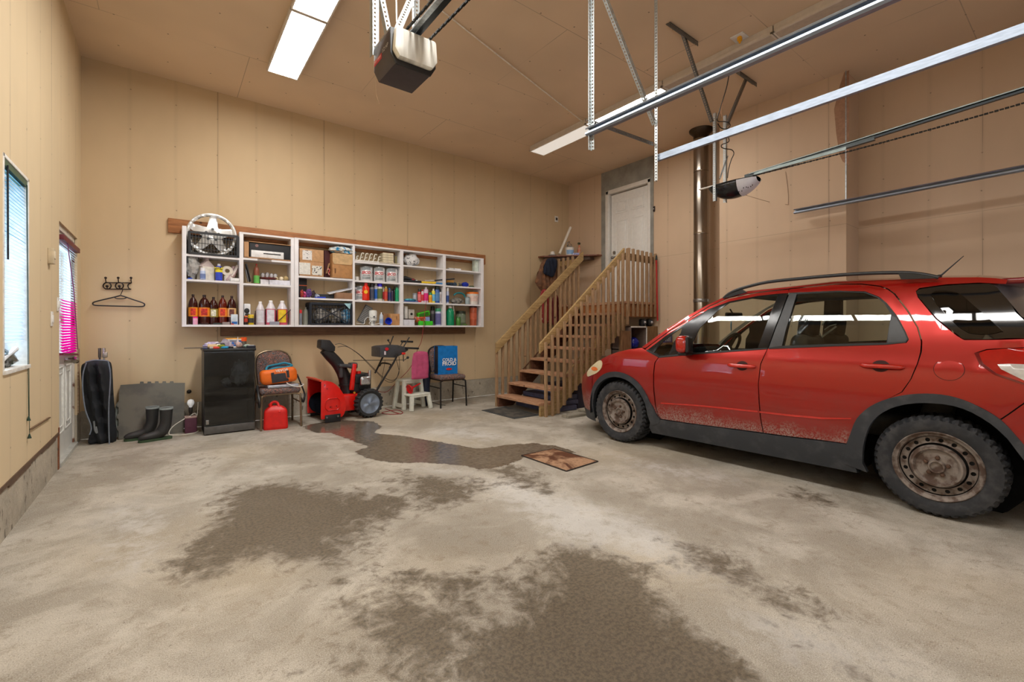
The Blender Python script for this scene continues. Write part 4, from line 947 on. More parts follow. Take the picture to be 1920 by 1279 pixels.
def Wd(y, z):
    w = HW-interp(INS, z)
    y0 = WBASE-.12
    if y > y0:
        q = (y-y0)/max(.05, noseY(z)-y0)
        if q >= 1: return 0
        w *= (1-q**2.7)**(1/2.7)
    if y < -.2:
        q = min(1, (-.2-y)/.60); w *= (1-(q**3)*.16)
    return w
def onS(px, py, off=0):
    r = rayl(px, py); prev = None; t = .8; best = None
    while t < 8:
        p = EYEL+r*t; g = p.x+Wd(p.y, p.z)+off
        if best is None or abs(g) < best[0]: best = (abs(g), t)
        if prev is not None and prev < 0 <= g:
            a, b = t-.02, t
            for _ in range(24):
                m = (a+b)/2; p = EYEL+r*m
                if p.x+Wd(p.y, p.z)+off < 0: a = m
                else: b = m
            p = EYEL+r*b; return (p.y, p.z)
        prev = g; t += .02
    p = EYEL+r*best[1]; return (p.y, p.z)
def SP(pts, off=0): return [onS(x, y, off) for x, y in pts]
SGN = 1
def smap(off=0): return lambda a, b: Vector((-(Wd(a, b)-off), a, b))
def nrm(a, b): return Vector((1, 0, 0))
PAINT = None
def paintmat():
    m, nt, b, o = newmat('red paint'); co = nt.coords(); sx = nt.new('ShaderNodeSeparateXYZ'); nt.l.new(co, sx.inputs[0])
    n1 = nt.noise(co, 5, 4, .7); n2 = nt.noise(co, 90, 2)
    h = nt.math('SUBTRACT', 1, nt.ss(nt.math('ADD', sx.outputs[2], nt.math('MULTIPLY', nt.math('SUBTRACT', n1, .5), .45)), .30, .92))
    dm = nt.math('MULTIPLY', h, nt.math('ADD', .35, nt.math('MULTIPLY', n2, .5)), clamp=True)
    L = lin((166, 16, 4))
    low = nt.math('SUBTRACT', 1, nt.ss(nt.math('ADD', sx.outputs[2], nt.math('MULTIPLY', nt.math('SUBTRACT', n1, .5), .3)), .33, .50))
    cc = nt.mix(nt.math('MULTIPLY', dm, .9), L, lin((110, 66, 58))); cc = nt.mix(nt.math('MULTIPLY', low, nt.ss(n2, .35, .65)), cc, lin((170, 146, 138)))
    nt.l.new(cc, b.inputs['Base Color'])
    b.inputs['Metallic'].default_value = .45
    nt.l.new(nt.math('ADD', .30, nt.math('MULTIPLY', dm, .45)), b.inputs['Roughness'])
    nt.l.new(nt.math('SUBTRACT', 1, nt.math('MULTIPLY', dm, 1.3), clamp=True), b.inputs['Coat Weight']); b.inputs['Coat Roughness'].default_value = .035
    return m
PAINT = paintmat()
CLAD = mat((48, 52, 58), .55, var=.12, scale=9, second=(72, 74, 78), sharp=(.45, .75)); PILL = mat((22, 23, 25), .16, var=.05); PILG = mat((56, 58, 60), .4, var=.05); GAP = mat((8, 8, 9), .7)
RUB = mat((20, 20, 22), .5)
CG = glassmat('car glass', (240, 244, 241), .01, 1.0, .0); CGD = glassmat('dark privacy glass', (40, 44, 46), .02, 1.0, .03)
def both(name, fill, m, label=None, parent=None, right=True, **k):
    """build a panel for the camera side and its mirror for the far side"""
    res = []
    for s in ((1, -1) if right else (1,)):
        mb = MB(); fill(mb)
        if s < 0: mb.v = [Vector((-v.x, v.y, v.z)) for v in mb.v]
        o = mb.build(name, m, parent or car, **k); res.append(o)
        if label and s > 0: o['label'] = label
    return res
def panel(name, poly, m, off=0, step=.05, thick=.012, holes=(), right=True, sm=40, parent=None, label=None):
    return both(name, lambda mb: mb.sheet(poly, smap(off), step, thick, nrm, holes), m, label, parent, right, smooth=sm)
def clean(P, mind=.006):
    out = []
    for p in P:
        if not out or math.hypot(p[0]-out[-1][0], p[1]-out[-1][1]) > mind: out.append(p)
    return out
def archpts(cy, r, a0, a1, n, cz=.335): return [(cy+r*math.cos(math.radians(a0+(a1-a0)*k/n)), cz+r*math.sin(math.radians(a0+(a1-a0)*k/n))) for k in range(n+1)]
# key outlines traced at the body side
front_glass = [(1212.6,657),(1248,630),(1290,603.6),(1328,580),(1367,565.5),(1420.5,555),(1456,551),(1477.5,549.5),(1466,580),(1452,615),(1438.8,652.5),(1380,656),(1292.7,663),(1236,669.6)]
rear_glass = [(1480,549.5),(1520,547.5),(1572,545.5),(1622,547),(1647.5,557),(1662,569),(1682,594),(1697,622),(1703,636),(1699,641.5),(1660,644.5),(1560,647),(1441,652.5),(1455,615),(1468,580)]
fdoor = [(1236,669.6),(1229,680),(1226.5,700),(1226.5,725),(1230,761),(1234,776),(1240,785.5),(1290,793),(1360,802),(1430,811),(1425,784),(1422.5,755),(1421,720),(1425.5,682),(1438.8,653.5),(1380,657),(1292.7,664)]
rdoor = [(1440,653.5),(1427,683),(1422.5,720),(1424.5,755),(1427,784),(1432,811.5),(1480,818),(1540,825),(1587,831.5),(1595,814),(1602,795),(1610,782),(1632,762),(1665,747.7),(1690,735),(1707,711),(1719,683),(1725.5,660),(1726.5,640),(1719,614),(1700,583),(1676,552),(1664,543),(1648.6,537.5),(1615.5,533.5),(1566,534),(1480,542.5),(1477,549),(1572,545),(1622,546.3),(1648,556.4),(1663,568),(1683,593.5),(1698,621.5),(1704.5,636),(1700,643),(1660,645.5),(1560,648)]
FD = SP(fdoor); RD = SP(rdoor)
# front door upper frame strip (red line above the glass)
fframe = [(1210,655),(1248,627),(1290,600),(1331,575),(1367,560.5),(1420,549.5),(1478,543),(1478,549.5),(1456,551),(1420.5,555),(1367,565.5),(1328,580),(1290,603.6),(1248,630),(1213,657)]
panel('front_door', FD, PAINT, 0, .05); 
panel('rear_door', RD, PAINT, 0, .05)
panel('door_frame', SP(fframe), PAINT, 0, .05)

# roof side and quarter panel
rs_top = [(1203.6,651),(1248,618.5),(1290,592),(1325,572.5),(1359.6,556),(1402.6,545.7),(1480,538),(1566,528),(1690,524),(1760,520.6),(1835,520),(1866,521.5),(1889,525)]
ROOFE = SP(rs_top)
q1 = SP([(1886,532.5),(1835,530),(1775,533),(1724,540),(1717,546),(1721,558),(1754,598),(1794,630),(1808,638),(1870,637.5),(1920,636)])
q2 = [(-.62, 1.10), (-.64, 1.06)] + SP([(1920,651.5),(1850,654.5),(1827,662),(1837,681),(1865,701),(1920,720)]) + [(-.66, .915), (-.66, .84)]
q3 = SP([(1921,754),(1890,776),(1864,793)]) + [(.02+.468*math.cos(math.radians(a)), .33+.468*math.sin(math.radians(a))) for a in (125, 118, 110, 100, 90, 80, 70, 62)][0:0]
arcR = [(.02+.468*math.cos(math.radians(a)), .33+.468*math.sin(math.radians(a))) for a in range(142, 60, -7)]
q4 = SP([(1667,747),(1692,735.5),(1709,711),(1721,683),(1728.5,660),(1729.5,640),(1722,614),(1703,581.5),(1678,550),(1665,541),(1649,535.6),(1615.5,531.6),(1566,532),(1479,541),(1420,547.5),(1367,558.5),(1331,573),(1290,598),(1248,625),(1209,653.5)])
arc_px = SP([(1864,793),(1850,773),(1835,762),(1793.7,745.6),(1752,738.5),(1706.7,739.4)])
QP = clean(ROOFE+q1+q2+q3[:-1]+arc_px+q4)
panel('quarter_panel', QP, PAINT, 0, .06)
# rear bumper
cut = SP([(1923,756),(1892,778),(1866,795)])
arc2 = SP([(1876.6,787),(1909.7,822)]) + [(-.44, .42), (-.45, .30)]
panel('rear_bumper', clean([(-.68, .80)]+cut+arc2+[(-.50, .24), (-.72, .26), (-.76, .5), (-.755, .8)]), PAINT, .0, .06)
# fender
arcF = archpts(WBASE, .418, 5, 163, 16, .325)
FENT = SP([(1203.6,652.5),(1180,655),(1159,660),(1143,665.5),(1129.4,672.5)])
dl = SP([(1238.5,785.5),(1232.5,776),(1228,761),(1224.5,725),(1224.5,700),(1227,680),(1234.5,669.8),(1211,657)])
YFE = WBASE+.405
FP = clean(FENT+[(2.80, .835), (YFE, .785), (YFE, .46)]+[p for p in arcF if p[0] < YFE-.01]+[(dl[0][0]+.0, dl[0][1]-.0)]+dl[1:])
panel('front_fender', FP, PAINT, 0, .05)
T2 = smooth_tab([(2.0, 1.02), (FENT[0][0], FENT[0][1]), (FENT[2][0], FENT[2][1]), (FENT[4][0], FENT[4][1]), (2.83, .825), (2.92, .77), (3.02, .705), (3.12, .66), (3.25, .63), (3.37, .60)], 4)
# wrapped front bumper
def fascia(mb, z0, z1f, s, off=0):
    def fn(u, v):
        ph0 = None
        z = .4
        def ys(z, ph): return WBASE-.12+(noseY(z)-WBASE+.12)*math.sin(ph)**(2/2.7)
        zt = .7
        lo, hi = 0.05, PI/2
        for _ in range(30):
            m = (lo+hi)/2
            if ys(.6, m) < YFE-.012: lo = m
            else: hi = m
        ph = lo+(PI/2-lo)*u
        for _ in range(14): zt = zt*.5+.5*interp(T2, ys(zt, ph))
        top = min(z1f, zt) if z1f < 1 else zt
        z = z0+(top-z0)*v
        y = ys(z, ph); w = (HW-interp(INS, z)+off)*max(0, math.cos(ph))**(2/2.7)
        return Vector((-w*s, y+off, z))
    mb.grid(16, 12, fn)
mb = MB(); fascia(mb, .24, 9, 1); fascia(mb, .24, 9, -1); mb.build('front_bumper', PAINT, car, smooth=60)
mb = MB(); fascia(mb, .15, .26, 1, .006); fascia(mb, .15, .26, -1, .006); mb.build('bumper_lip', CLAD, car, smooth=60)
mb = MB(); mb.rbox((0, WBASE+.83, .5), (.9, .08, .22), .02); mb.build('grille', GAP, car)
# bonnet
def hood(u, v):
    y = FENT[0][0]-.02+(3.36-FENT[0][0]+.02)*u; zt = interp(T2, y); w = Wd(y, zt)*.995; k = 2*v-1
    return Vector((k*w, y, zt+.018*(1-abs(k)**2.5)*min(1, (3.5-y)*1.2)))
mb = MB(); mb.grid(26, 17, hood); mb.build('bonnet', PAINT, car, smooth=60)
# headlight
HLP = SP([(1102.7,706),(1101.3,699),(1107,690),(1116,681.5),(1125,675.5),(1129,679),(1129,686),(1126,693),(1119,699.5),(1110,703.5)])
HLP = clean([tuple(p) for p in crom(HLP, 3)], .01)
hl = panel('headlight', HLP, mat((222, 208, 170), .12, var=.03, coat=1), -.008, .03, .03)
cm = (sum(p[0] for p in HLP)/len(HLP), sum(p[1] for p in HLP)/len(HLP))
panel('indicator_lens', [(cm[0]+.05*math.cos(a)*1.2-.0, cm[1]-.0+.022*math.sin(a)) for a in [i*PI/8 for i in range(16)]], mat((226, 120, 60), .2), -.012, .03, .012)
INTT = mat((150, 146, 134), .85)
panel('pillar_trim', clean(ROOFE[:10]+SP([(1690,531),(1649,535.6),(1615.5,531.6),(1566,532),(1479,541),(1420,547.5),(1367,558.5),(1331,573),(1290,598),(1248,625),(1209,653.5)])), INTT, .016, .06, .004)
# windows
GF = SP([(1292.7,662),(1297,645),(1312,615),(1345,583),(1367,568.5),(1420.5,558),(1458,554),(1449,585),(1437,620),(1425,652.5),(1380,655.5)])
panel('front_window', clean(GF), CG, .006, .07, .003)
GQ = SP([(1226,661),(1243,641),(1262,626),(1279,614),(1276,625),(1264,640),(1254,664),(1241,666)])
panel('front_quarter_glass', clean(GQ), CG, .006, .05, .003)
# black window surround of the front door (ring made by cutting the two glasses out)
FG = SP(front_glass)
panel('window_surround', clean(FG), PILL, .002, .05, .008, holes=(clean(GF), clean(GQ)))
pil = SP([(1460,552.5),(1478,549.8),(1466,582),(1453,615),(1440,652.5),(1421,653),(1433,620),(1446,585)])
panel('door_pillar_cover', clean(pil), PILL, -.003, .06, .004)
RGP = SP([(1494,552),(1572,547.5),(1620,549),(1645,558.5),(1658,569),(1671,590),(1668,605),(1662,642.5),(1560,645),(1467,648.5),(1473,620),(1482,590)])
panel('rear_window', clean(RGP), CG, .006, .07, .003)
RGS = SP(rear_glass)
panel('window_surround', clean(RGS), RUB, .002, .05, .008, holes=(clean(RGP),))
panel('door_pillar_cover', clean(SP([(1481,550),(1494,551),(1482,590),(1473,620),(1466,649),(1442,651.8),(1455,615),(1469,580)])), PILG, -.002, .06, .006)
panel('corner_cover', clean(SP([(1671.5,592),(1681,596),(1695,622),(1701,636),(1697,640.5),(1664,643),(1667,615)])), PILG, -.001, .05, .006)
panel('window_sill_trim', clean(SP([(1212,658),(1236,671),(1292,665.5),(1380,659),(1439,654.6),(1439,652.4),(1380,656),(1292,662.5),(1237,667.5),(1214,655.5)])), RUB, -.004, .05, .008)
panel('window_sill_trim', clean(SP([(1441,654.4),(1560,649.5),(1660,646.5),(1699,642.5),(1698,640),(1660,643),(1560,646),(1441,651.6)])), RUB, -.004, .05, .008)
RSE = SP([(1862,533.5),(1876,547),(1896,570),(1922,602)])+[(-.56, 1.20), (-.62, 1.10)]
QW = SP([(1719,548),(1727,542),(1775,535.5),(1834,532.5),(1862,533.5),(1876,547),(1896,570),(1922,602)]) + [(-.56, 1.20), (-.60, 1.12)] + SP([(1920,634),(1870,635.5),(1810,636),(1797,628.5),(1757,597),(1723,557)])
panel('rear_quarter_window', clean([tuple(p) for p in crom(QW, 2)], .01), mat((12, 13, 14), .06, var=.02, coat=1), .002, .06, .006)
QI = SP([(1745,552),(1792,547.5),(1826,573),(1876,617),(1876,622),(1842,627),(1800,615)])
panel('inner_glass', clean([tuple(p) for p in crom(QI, 3)], .01), CGD, -.004, .06, .002)
# tail light
TL = SP([(1829,663.5),(1850,656.5),(1885,654),(1920,653)]) + [(-.63, 1.05), (-.65, .93)] + SP([(1920,718),(1865,699),(1839,680)])
panel('tail_light', clean(TL), mat((190, 12, 14), .08, var=.04, coat=1), -.004, .04, .02)
TW = SP([(1870,683),(1892,682),(1920,683)]) + [(-.62, .965), (-.63, .93)] + SP([(1920,713),(1895,701),(1877,692)])
panel('reversing_lens', clean(TW), mat((226, 226, 222), .15, coat=1), -.009, .04, .01)
panel('light_rim', clean(SP([(1827,662.5),(1838,659.5),(1836,664),(1843,681),(1868,699.5),(1921,719),(1921,722),(1864,702),(1836,682)])), mat((120, 8, 20), .15, coat=1), -.006, .04, .012)
# cladding
panel('wheel_arch_trim', clean([(WBASE+.43, .26)]+archpts(WBASE, .428, 0, 158, 20, .325)+[(2.055, .43), (2.02, .36), (1.985, .325), (2.0, .28), (2.09, .24)]+archpts(WBASE, .372, 176, 0, 20, .325)+[(WBASE+.37, .22), (WBASE+.40, .18)]), CLAD, -.014, .04, .05)
ro = SP([(1588.6,830.5),(1595,814),(1607,785),(1632,762),(1665,747.7),(1706.7,739.4),(1752,738.5),(1793.7,745.6),(1835,762),(1876.6,787),(1909.7,822)])
ri = SP([(1889,822),(1856,793),(1806,766),(1752,756),(1698.4,758),(1657,772.5),(1632,797.4),(1619.6,834.7),(1617.6,868)])
ro = [tuple(q) for q in crom([Vector(v) for v in ro], 3, False)]; ri = [tuple(q) for q in crom([Vector(v) for v in ri], 3, False)]
panel('wheel_arch_trim', clean(ro+[(-.455, .42), (-.46, .27), (-.40, .27), (-.395, .42)]+ri+[(.36, .20), (.50, .235)]), CLAD, -.014, .04, .05)
sl = SP([(1238,787),(1290,794.5),(1360,803.5),(1430,813),(1480,820),(1540,827),(1590,833)])
panel('sill_trim', clean(sl+[(.46, .31), (.42, .2), (.42, .18)]+[(2.1, .165), (2.12, .22), (2.09, .30)]), CLAD, -.010, .05, .05)
# dark inner shell behind the panel gaps, with the wheel openings cut out
hF = archpts(WBASE, .395, -45, 225, 26, .33); hR = [(.02+.43*math.cos(math.radians(-40+260*k/26)), .335+.43*math.sin(math.radians(-40+260*k/26))) for k in range(27)]
body = [(2.84, .74), (2.6, .88), (2.2, .93), (1.9, .92), (1.0, 1.02), (.1, 1.06), (-.55, 1.07), (-.62, .6), (-.6, .3)]
bp = body+[(hR[-1][0], .2)]+hR[::-1][0:0]
shell = [(2.86, .45), (2.84, .74), (2.6, .88), (2.2, .93), (1.9, .92), (1.0, 1.02), (.1, 1.06), (-.55, 1.07), (-.62, .6), (-.6, .3), (-.41, .3)]+[(.02+.43*math.cos(math.radians(a)), .335+.43*math.sin(math.radians(a))) for a in range(184, -5, -12)]+[(.45, .2), (2.09, .2)]+[(WBASE+.395*math.cos(math.radians(a)), .33+.395*math.sin(math.radians(a))) for a in range(184, 18, -12)]
panel('inner_shell', clean(shell), GAP, .02, .08, .01)
panel('pillar_backing', clean(SP([(1458,553),(1493,551),(1480,590),(1466,650),(1424,653),(1438,610)])), GAP, .03, .06, .03)
# wheel wells and underbody
for cy, r in ((WBASE, .405), (.02, .44)):
    for s in (-1, 1):
        mb = MB()
        mb.grid(22, 2, lambda u, v: Vector((s*(.835-.42*v), cy+r*math.cos(PI*(1.12*u-.06)), .33+r*math.sin(PI*(1.12*u-.06)))))
        mb.lathe([(0, 0), (r, 0)], (s*.415, cy, .33), 24, Matrix.Rotation(PI/2, 3, 'Y'))
        mb.build('wheel_well', mat((26, 27, 32), .8, var=.2), car)
mb = MB(); mb.bb((-.78, .42, .17), (.78, WBASE-.42, .30)); mb.bb((-.40, -.6, .22), (.40, WBASE+.7, .34)); mb.build('underbody', GAP, car)
# roof, windscreen, rear end
def loft(mb, edge, crown, bow, n=13):
    m = len(edge)
    def fn(u, v):
        i = u*(m-1); a = int(min(i, m-2)); f = i-a; y = edge[a][0]*(1-f)+edge[a+1][0]*f; z = edge[a][1]*(1-f)+edge[a+1][1]*f
        k = 2*v-1; return Vector((k*(Wd(y, z)-.004), y+bow*(1-k*k), z+crown*(1-abs(k)**2.4)))
    mb.grid(m*2, n, fn)
mb = MB(); loft(mb, ROOFE[4:], .045, 0); mb.build('roof', PAINT, car, smooth=60)
mb = MB(); loft(mb, ROOFE[:5], .02, .10); mb.build('windscreen', glassmat('windscreen glass', (240, 244, 241), .02, .3, .0), car, smooth=60)
mb = MB(); loft(mb, RSE, .02, -.09); mb.build('rear_screen', mat((70, 68, 68), .25, second=(96, 92, 90), scale=5), car, smooth=60)
mb = MB(); loft(mb, [(-.62, 1.12), (-.66, 1.05), (-.72, .86), (-.76, .8), (-.78, .5), (-.74, .25)], 0, -.06); mb.build('tailgate', PAINT, car, smooth=60)
def spoil(u, v): 
    k = 2*u-1; a = 2*PI*v; w = .62*(1-0*k); return Vector((k*.60, -.27-.05*(1-k*k)+(.13)*math.cos(a), 1.548+.035*(1-abs(k)**2.4)+.016*math.sin(a)-.02*(1 if math.cos(a) < 0 else 0)))
mb = MB(); mb.rbox((0, ROOFE[-1][0]-.03, ROOFE[-1][1]-.004), (1.16, .22, .04), .016); mb.build('roof_spoiler', mat((120, 16, 22), .3, coat=.6), car, smooth=60)
# roof rails, antenna
def onxl(px, py, x): r = rayl(px, py); return EYEL+r*((x-EYEL.x)/r.x)
rail = [onxl(px, py, -.63) for px, py in [(1357,559.5),(1366,551.5),(1382,543.6),(1404,537),(1440,529),(1500,522.5),(1566,516.5),(1620,513),(1669,511.5),(1705,512),(1735,515.5),(1760,520.6)]]
for s in (1, -1):
    mb = MB(); mb.tube([Vector((p.x*s, p.y, p.z)) for p in crom(rail, 3, False)], [.008]+[.014]*31+[.02]*1+[.012], 10, flat=1.3) if False else mb.tube([Vector((p.x*s, p.y, p.z)) for p in crom(rail, 3, False)], .0135, 10)
    a = [onxl(px, py, -.63) for px, py in [(1357,560),(1370,557),(1400,548),(1392,543),(1370,551)]]
    b_ = [onxl(px, py, -.63) for px, py in [(1684,511),(1690,524),(1758,522),(1735,516),(1700,511)]]
    for q in (a, b_): mb.prism([(p.y, p.z) for p in q], lambda y, z, d: Vector((s*(-.63+d), y, z)), -.012, .012)
    mb.build('roof_rail', mat((38, 40, 43), .35, var=.05), car, smooth=50)
a = onxl(1761, 519.5, -.5); b_ = onxl(1807, 480, -.5); mb = MB(); mb.tube([a, (a+b_)/2, b_], [.006, .004, .0025], 8); mb.lathe([(.022, -.02), (.016, 0), (.008, .016)], a, 12); mb.build('antenna', BLACK, car)
# door handles, fuel flap
for nm, c, x0, x1 in (('f', (1391.5, 686), 1366, 1417), ('r', (1651, 686.5), 1614, 1695)):
    cc = onS(*c); a = onS(x0, c[1]+.5); b_ = onS(x1, c[1]-.5)
    rcs = [(cc[0]+.05*math.cos(t*PI/9), cc[1]+.040*math.sin(t*PI/9)) for t in range(18)]
    panel('handle_recess_shade', rcs, mat((60, 5, 4), .6), -.0015, .04, .002)  # flat dark red disc paints the shade of the handle hollow
    h = abs(a[0]-b_[0]); hc = (a[0]+b_[0])/2; hz_ = (a[1]+b_[1])/2
    def hb(mb, hc=hc, h=h, hz_=hz_):
        P = [Vector((-(Wd(hc+h*(t-.5), hz_)+.006+.022*math.sin(PI*t)**.5), hc+h*(t-.5), hz_)) for t in [i/12 for i in range(13)]]
        mb.tube(P, [.010]+[.016]*11+[.010], 10)
    both('door_handle', hb, mat((200, 36, 18), .22, coat=.8), smooth=60)
fc = onS(1779, 693); fo = [(fc[0]+.072*math.cos(t*PI/18), fc[1]+.069*math.sin(t*PI/18)) for t in range(36)]; fi = [(fc[0]+.0695*math.cos(t*PI/18), fc[1]+.0665*math.sin(t*PI/18)) for t in range(36)]
panel('fuel_flap_gap', fo, GAP, -.0008, .06, .001, holes=(fi,), right=False)
panel('fuel_flap', fi, PAINT, -.0012, .06, .001, right=False)
# crease ridge on the doors, its highlight painted as lighter red
for pts in ([(1239,755),(1300,758.5),(1360,764),(1421,770.5),(1421,773.5),(1360,767),(1300,761),(1239,757)], [(1424,771),(1480,777),(1540,782.5),(1596,784),(1596,786),(1540,786),(1480,780.5),(1424,774)]):
    panel('door_crease_highlight', clean(SP(pts), .004), mat((196, 44, 34), .3, coat=.5), -.004, .05, .006)
# side mirror
mc = onxl(1277, 646, -.955); mb = MB()
mb.rbox((mc.x+.0, mc.y-.02, mc.z+.005), (.19, .105, .155), .045, Matrix.Rotation(.25, 3, 'Z'), n=4); mb.build('mirror_shell', mat((178, 26, 10), .2, coat=1), car, smooth=50)
mb = MB(); mb.rbox((mc.x+.02, mc.y-.068, mc.z+.0), (.175, .03, .14), .012, Matrix.Rotation(.25, 3, 'Z')); mb.rbox((mc.x+.06, mc.y-.01, mc.z-.085), (.15, .08, .035), .012); mb.build('mirror_base', BLACK, car, smooth=50)
mb = MB(); mb.rbox((-mc.x, mc.y-.02, mc.z), (.19, .105, .155), .045, n=4); mb.build('mirror_shell', mat((178, 26, 10), .2, coat=1), car, smooth=50)
# interior
INT = mat((64, 60, 54), .85, var=.08); INTD = mat((24, 24, 26), .95, var=.08, spec=.1)
for s in (-1, 1):
    mb = MB(); mb.rbox((s*.37, .92, .86), (.46, .14, .62), .06, Matrix.Rotation(.2, 3, 'X'), n=4); mb.rbox((s*.37, 1.2, .52), (.46, .5, .16), .06, n=4); mb.build('front_seat', INT, car, smooth=60)
    mb = MB(); mb.rbox((s*.37, .86, 1.225), (.25, .12, .21), .055, Matrix.Rotation(.12, 3, 'X'), n=4); mb.tube([(s*.37-.05, .86, 1.0), (s*.37-.05, .86, 1.2)], .007, 6); mb.tube([(s*.37+.05, .86, 1.0), (s*.37+.05, .86, 1.2)], .007, 6); mb.build('headrest', INTD, car, smooth=60)
mb = MB(); mb.rbox((0, .02, .72), (1.2, .16, .56), .06, Matrix.Rotation(.2, 3, 'X')); mb.rbox((0, .3, .5), (1.2, .5, .16), .06); mb.build('rear_seat', INT, car, smooth=60)
mb = MB(); mb.rbox((0, 1.86, .86), (1.40, .42, .24), .06); mb.rbox((-.37, 1.76, .97), (.34, .18, .12), .05, n=4); mb.build('dashboard', INTD, car, smooth=60)
R = Matrix.Rotation(-1.05, 3, 'X'); cw = Vector((-.37, 1.56, 1.0)); mb = MB(); mb.tube([cw+R @ Vector((.185*math.cos(t), .185*math.sin(t), 0)) for t in [i*PI/14 for i in range(28)]], .015, 8, closed=True); mb.beam(cw+R @ Vector((-.17, 0, 0)), cw+R @ Vector((.17, 0, 0)), .04, .02); mb.beam(cw, cw+R @ Vector((0, -.17, 0)), .04, .02); mb.ball(cw, .055, 12); mb.tube([cw, cw+Vector((0, .2, -.08))], .03, 8); mb.build('steering_wheel', INTD, car, smooth=60)
m_ = onxl(1376, 592, 0); mb = MB(); mb.rbox((0, m_.y, m_.z), (.24, .03, .065), .012, rotz(-.25)); mb.tube([(0, m_.y, m_.z), (0, m_.y+.04, m_.z+.07)], .008, 6); mb.build('rear_view_mirror', INTD, car, smooth=50)
mb = MB(); p = onxl(1371, 611, 0); mb.prism([(-.0, .05), (.035, .02), (.028, -.03), (0, -.06), (-.028, -.03), (-.035, .02)], lambda a, b, d: Vector((a, p.y+a*.3+d, p.z+b)), -.002, .002); mb.build('hanging_ornament', mat((40, 150, 190), .5), car)
mb = MB(); q = [onxl(px, py, -.2) for px, py in [(1535,633),(1552,625),(1566,612),(1563,614),(1550,628),(1541,634)]]; mb.tube([onxl(1538,634,-.2), onxl(1552,624,-.2), onxl(1568,612,-.2)], .008, 6); mb.tube([onxl(1541,610,-.2), onxl(1546,602,-.2), onxl(1549,594,-.2)], .006, 6); mb.tube([onxl(1527,602,-.2), onxl(1533,615,-.2), onxl(1538,630,-.2)], .008, 6); mb.tube([onxl(1546,618,-.2), onxl(1556,611,-.2), onxl(1568,608,-.2)], .005, 6); mb.build('loose_strap', mat((196, 200, 190), .5), car)
mb = MB(); mb.rbox((0, .25, .99), (.9, .5, .05), .02); mb.build('parcel_pile', INTD, car) if False else None
mb = MB(); mb.bb((-.62, .3, 1.495), (.62, 1.35, 1.51)); mb.bb((-.56, -.15, 1.47), (.56, .3, 1.49)); mb.build('headliner', mat((150, 148, 138), .9), car)
# wheels
TYRE = mat((40, 42, 46), .78, var=.16, scale=14, bump=.2, second=(64, 64, 66), sharp=(.42, .7)); 
RIM = mat((142, 132, 124), .65, .25, second=(90, 72, 62), scale=16, sharp=(.4, .62), bump=.3)
def wheel(cx, cy, s, rot):
    w = bpy.data.objects.new('wheel', None); COL.objects.link(w); w.parent = car; w.location = (cx, cy, .326); w.empty_display_size = .05
    N = 132
    prof = [(.212, -.005), (.222, .012), (.245, .024), (.275, .030), (.298, .026), (.308, .020), (.313, .010), (.323, -.004), (.3265, -.03), (.3275, -.07), (.3275, -.13), (.3265, -.16), (.323, -.188), (.308, -.21), (.27, -.22), (.212, -.19)]
    vs = []; fs = []; n = len(prof)
    for k in range(N):
        a = 2*PI*k/N+rot; blk = (k % 3 != 0)
        for i, (r, x) in enumerate(prof):
            rr_ = r - (0 if blk or not (5 <= i <= 12) else .014) - (0 if i not in (9,) or (k//3) % 2 else .006)
            if 4 <= i <= 5 and blk: rr_ += .0015
            sh = .004*math.sin(i*1.7) if 7 <= i <= 11 else 0
            vs.append(Vector((-s*x, rr_*math.cos(a+sh*8), rr_*math.sin(a+sh*8))))
    for k in range(N):
        k2 = (k+1) % N
        for i in range(n-1): fs.append((k*n+i, k2*n+i, k2*n+i+1, k*n+i+1))
    mb = MB(); mb.add(vs, fs); mb.build('tyre', TYRE, w, smooth=28)
    rp = [(.0, .008), (.028, .008), (.032, .024), (.040, .024), (.046, .006), (.075, .0), (.1, .004), (.114, .024), (.124, .024), (.136, .0), (.146, -.024), (.184, -.034), (.190, -.014), (.197, .004), (.203, .006), (.211, .012), (.218, .020), (.223, .014)]
    def prf(r): return interp(rp, r)
    def disc(rmin, rmax):
        out = []
        return out
    hol = [ell(.165*math.cos(2*PI*k/16+rot), .165*math.sin(2*PI*k/16+rot), .0125, .0125, 10) for k in range(16)]
    inner = [(.146*math.cos(2*PI*k/64), .146*math.sin(2*PI*k/64)) for k in range(64)]; outer = [(.186*math.cos(2*PI*k/72), .186*math.sin(2*PI*k/72)) for k in range(72)]
    mb = MB(); mb.sheet(outer, lambda a, b: Vector((-s*prf(math.hypot(a, b)), a, b)), .014, 0, None, [inner]+hol)
    RY = Matrix(((0, 0, -s), (1, 0, 0), (0, 1, 0)))
    for seg in ([p for p in rp if p[0] <= .1455], [p for p in rp if p[0] >= .1855]):
        mb.lathe(seg, (0, 0, 0), 64, RY, caps=False)
    mb.lathe([(.221, .01), (.205, -.02), (.20, -.12)], (0, 0, 0), 48, RY, caps=False); mb.build('rim', RIM, w, smooth=40)
    mb = MB(); mb.lathe([(0, 0), (.2, 0)], (s*.035*1, 0, 0), 32, RY); mb.build('brake_disc', GAP, w)
    for k in range(5):
        a = 2*PI*k/5+rot+.3; c = Vector((-s*.0, .056*math.cos(a), .056*math.sin(a))); mb = MB(); mb.lathe([(.014, -.004), (.013, .018), (.007, .024)], c, 6, RY); mb.build('wheel_nut', mat((96, 72, 58), .6, .4), w)
wheel(-.823, 0, 1, .1); wheel(-.823, WBASE, 1, .25); wheel(.823, 0, -1, 0); wheel(.823, WBASE, -1, 0)
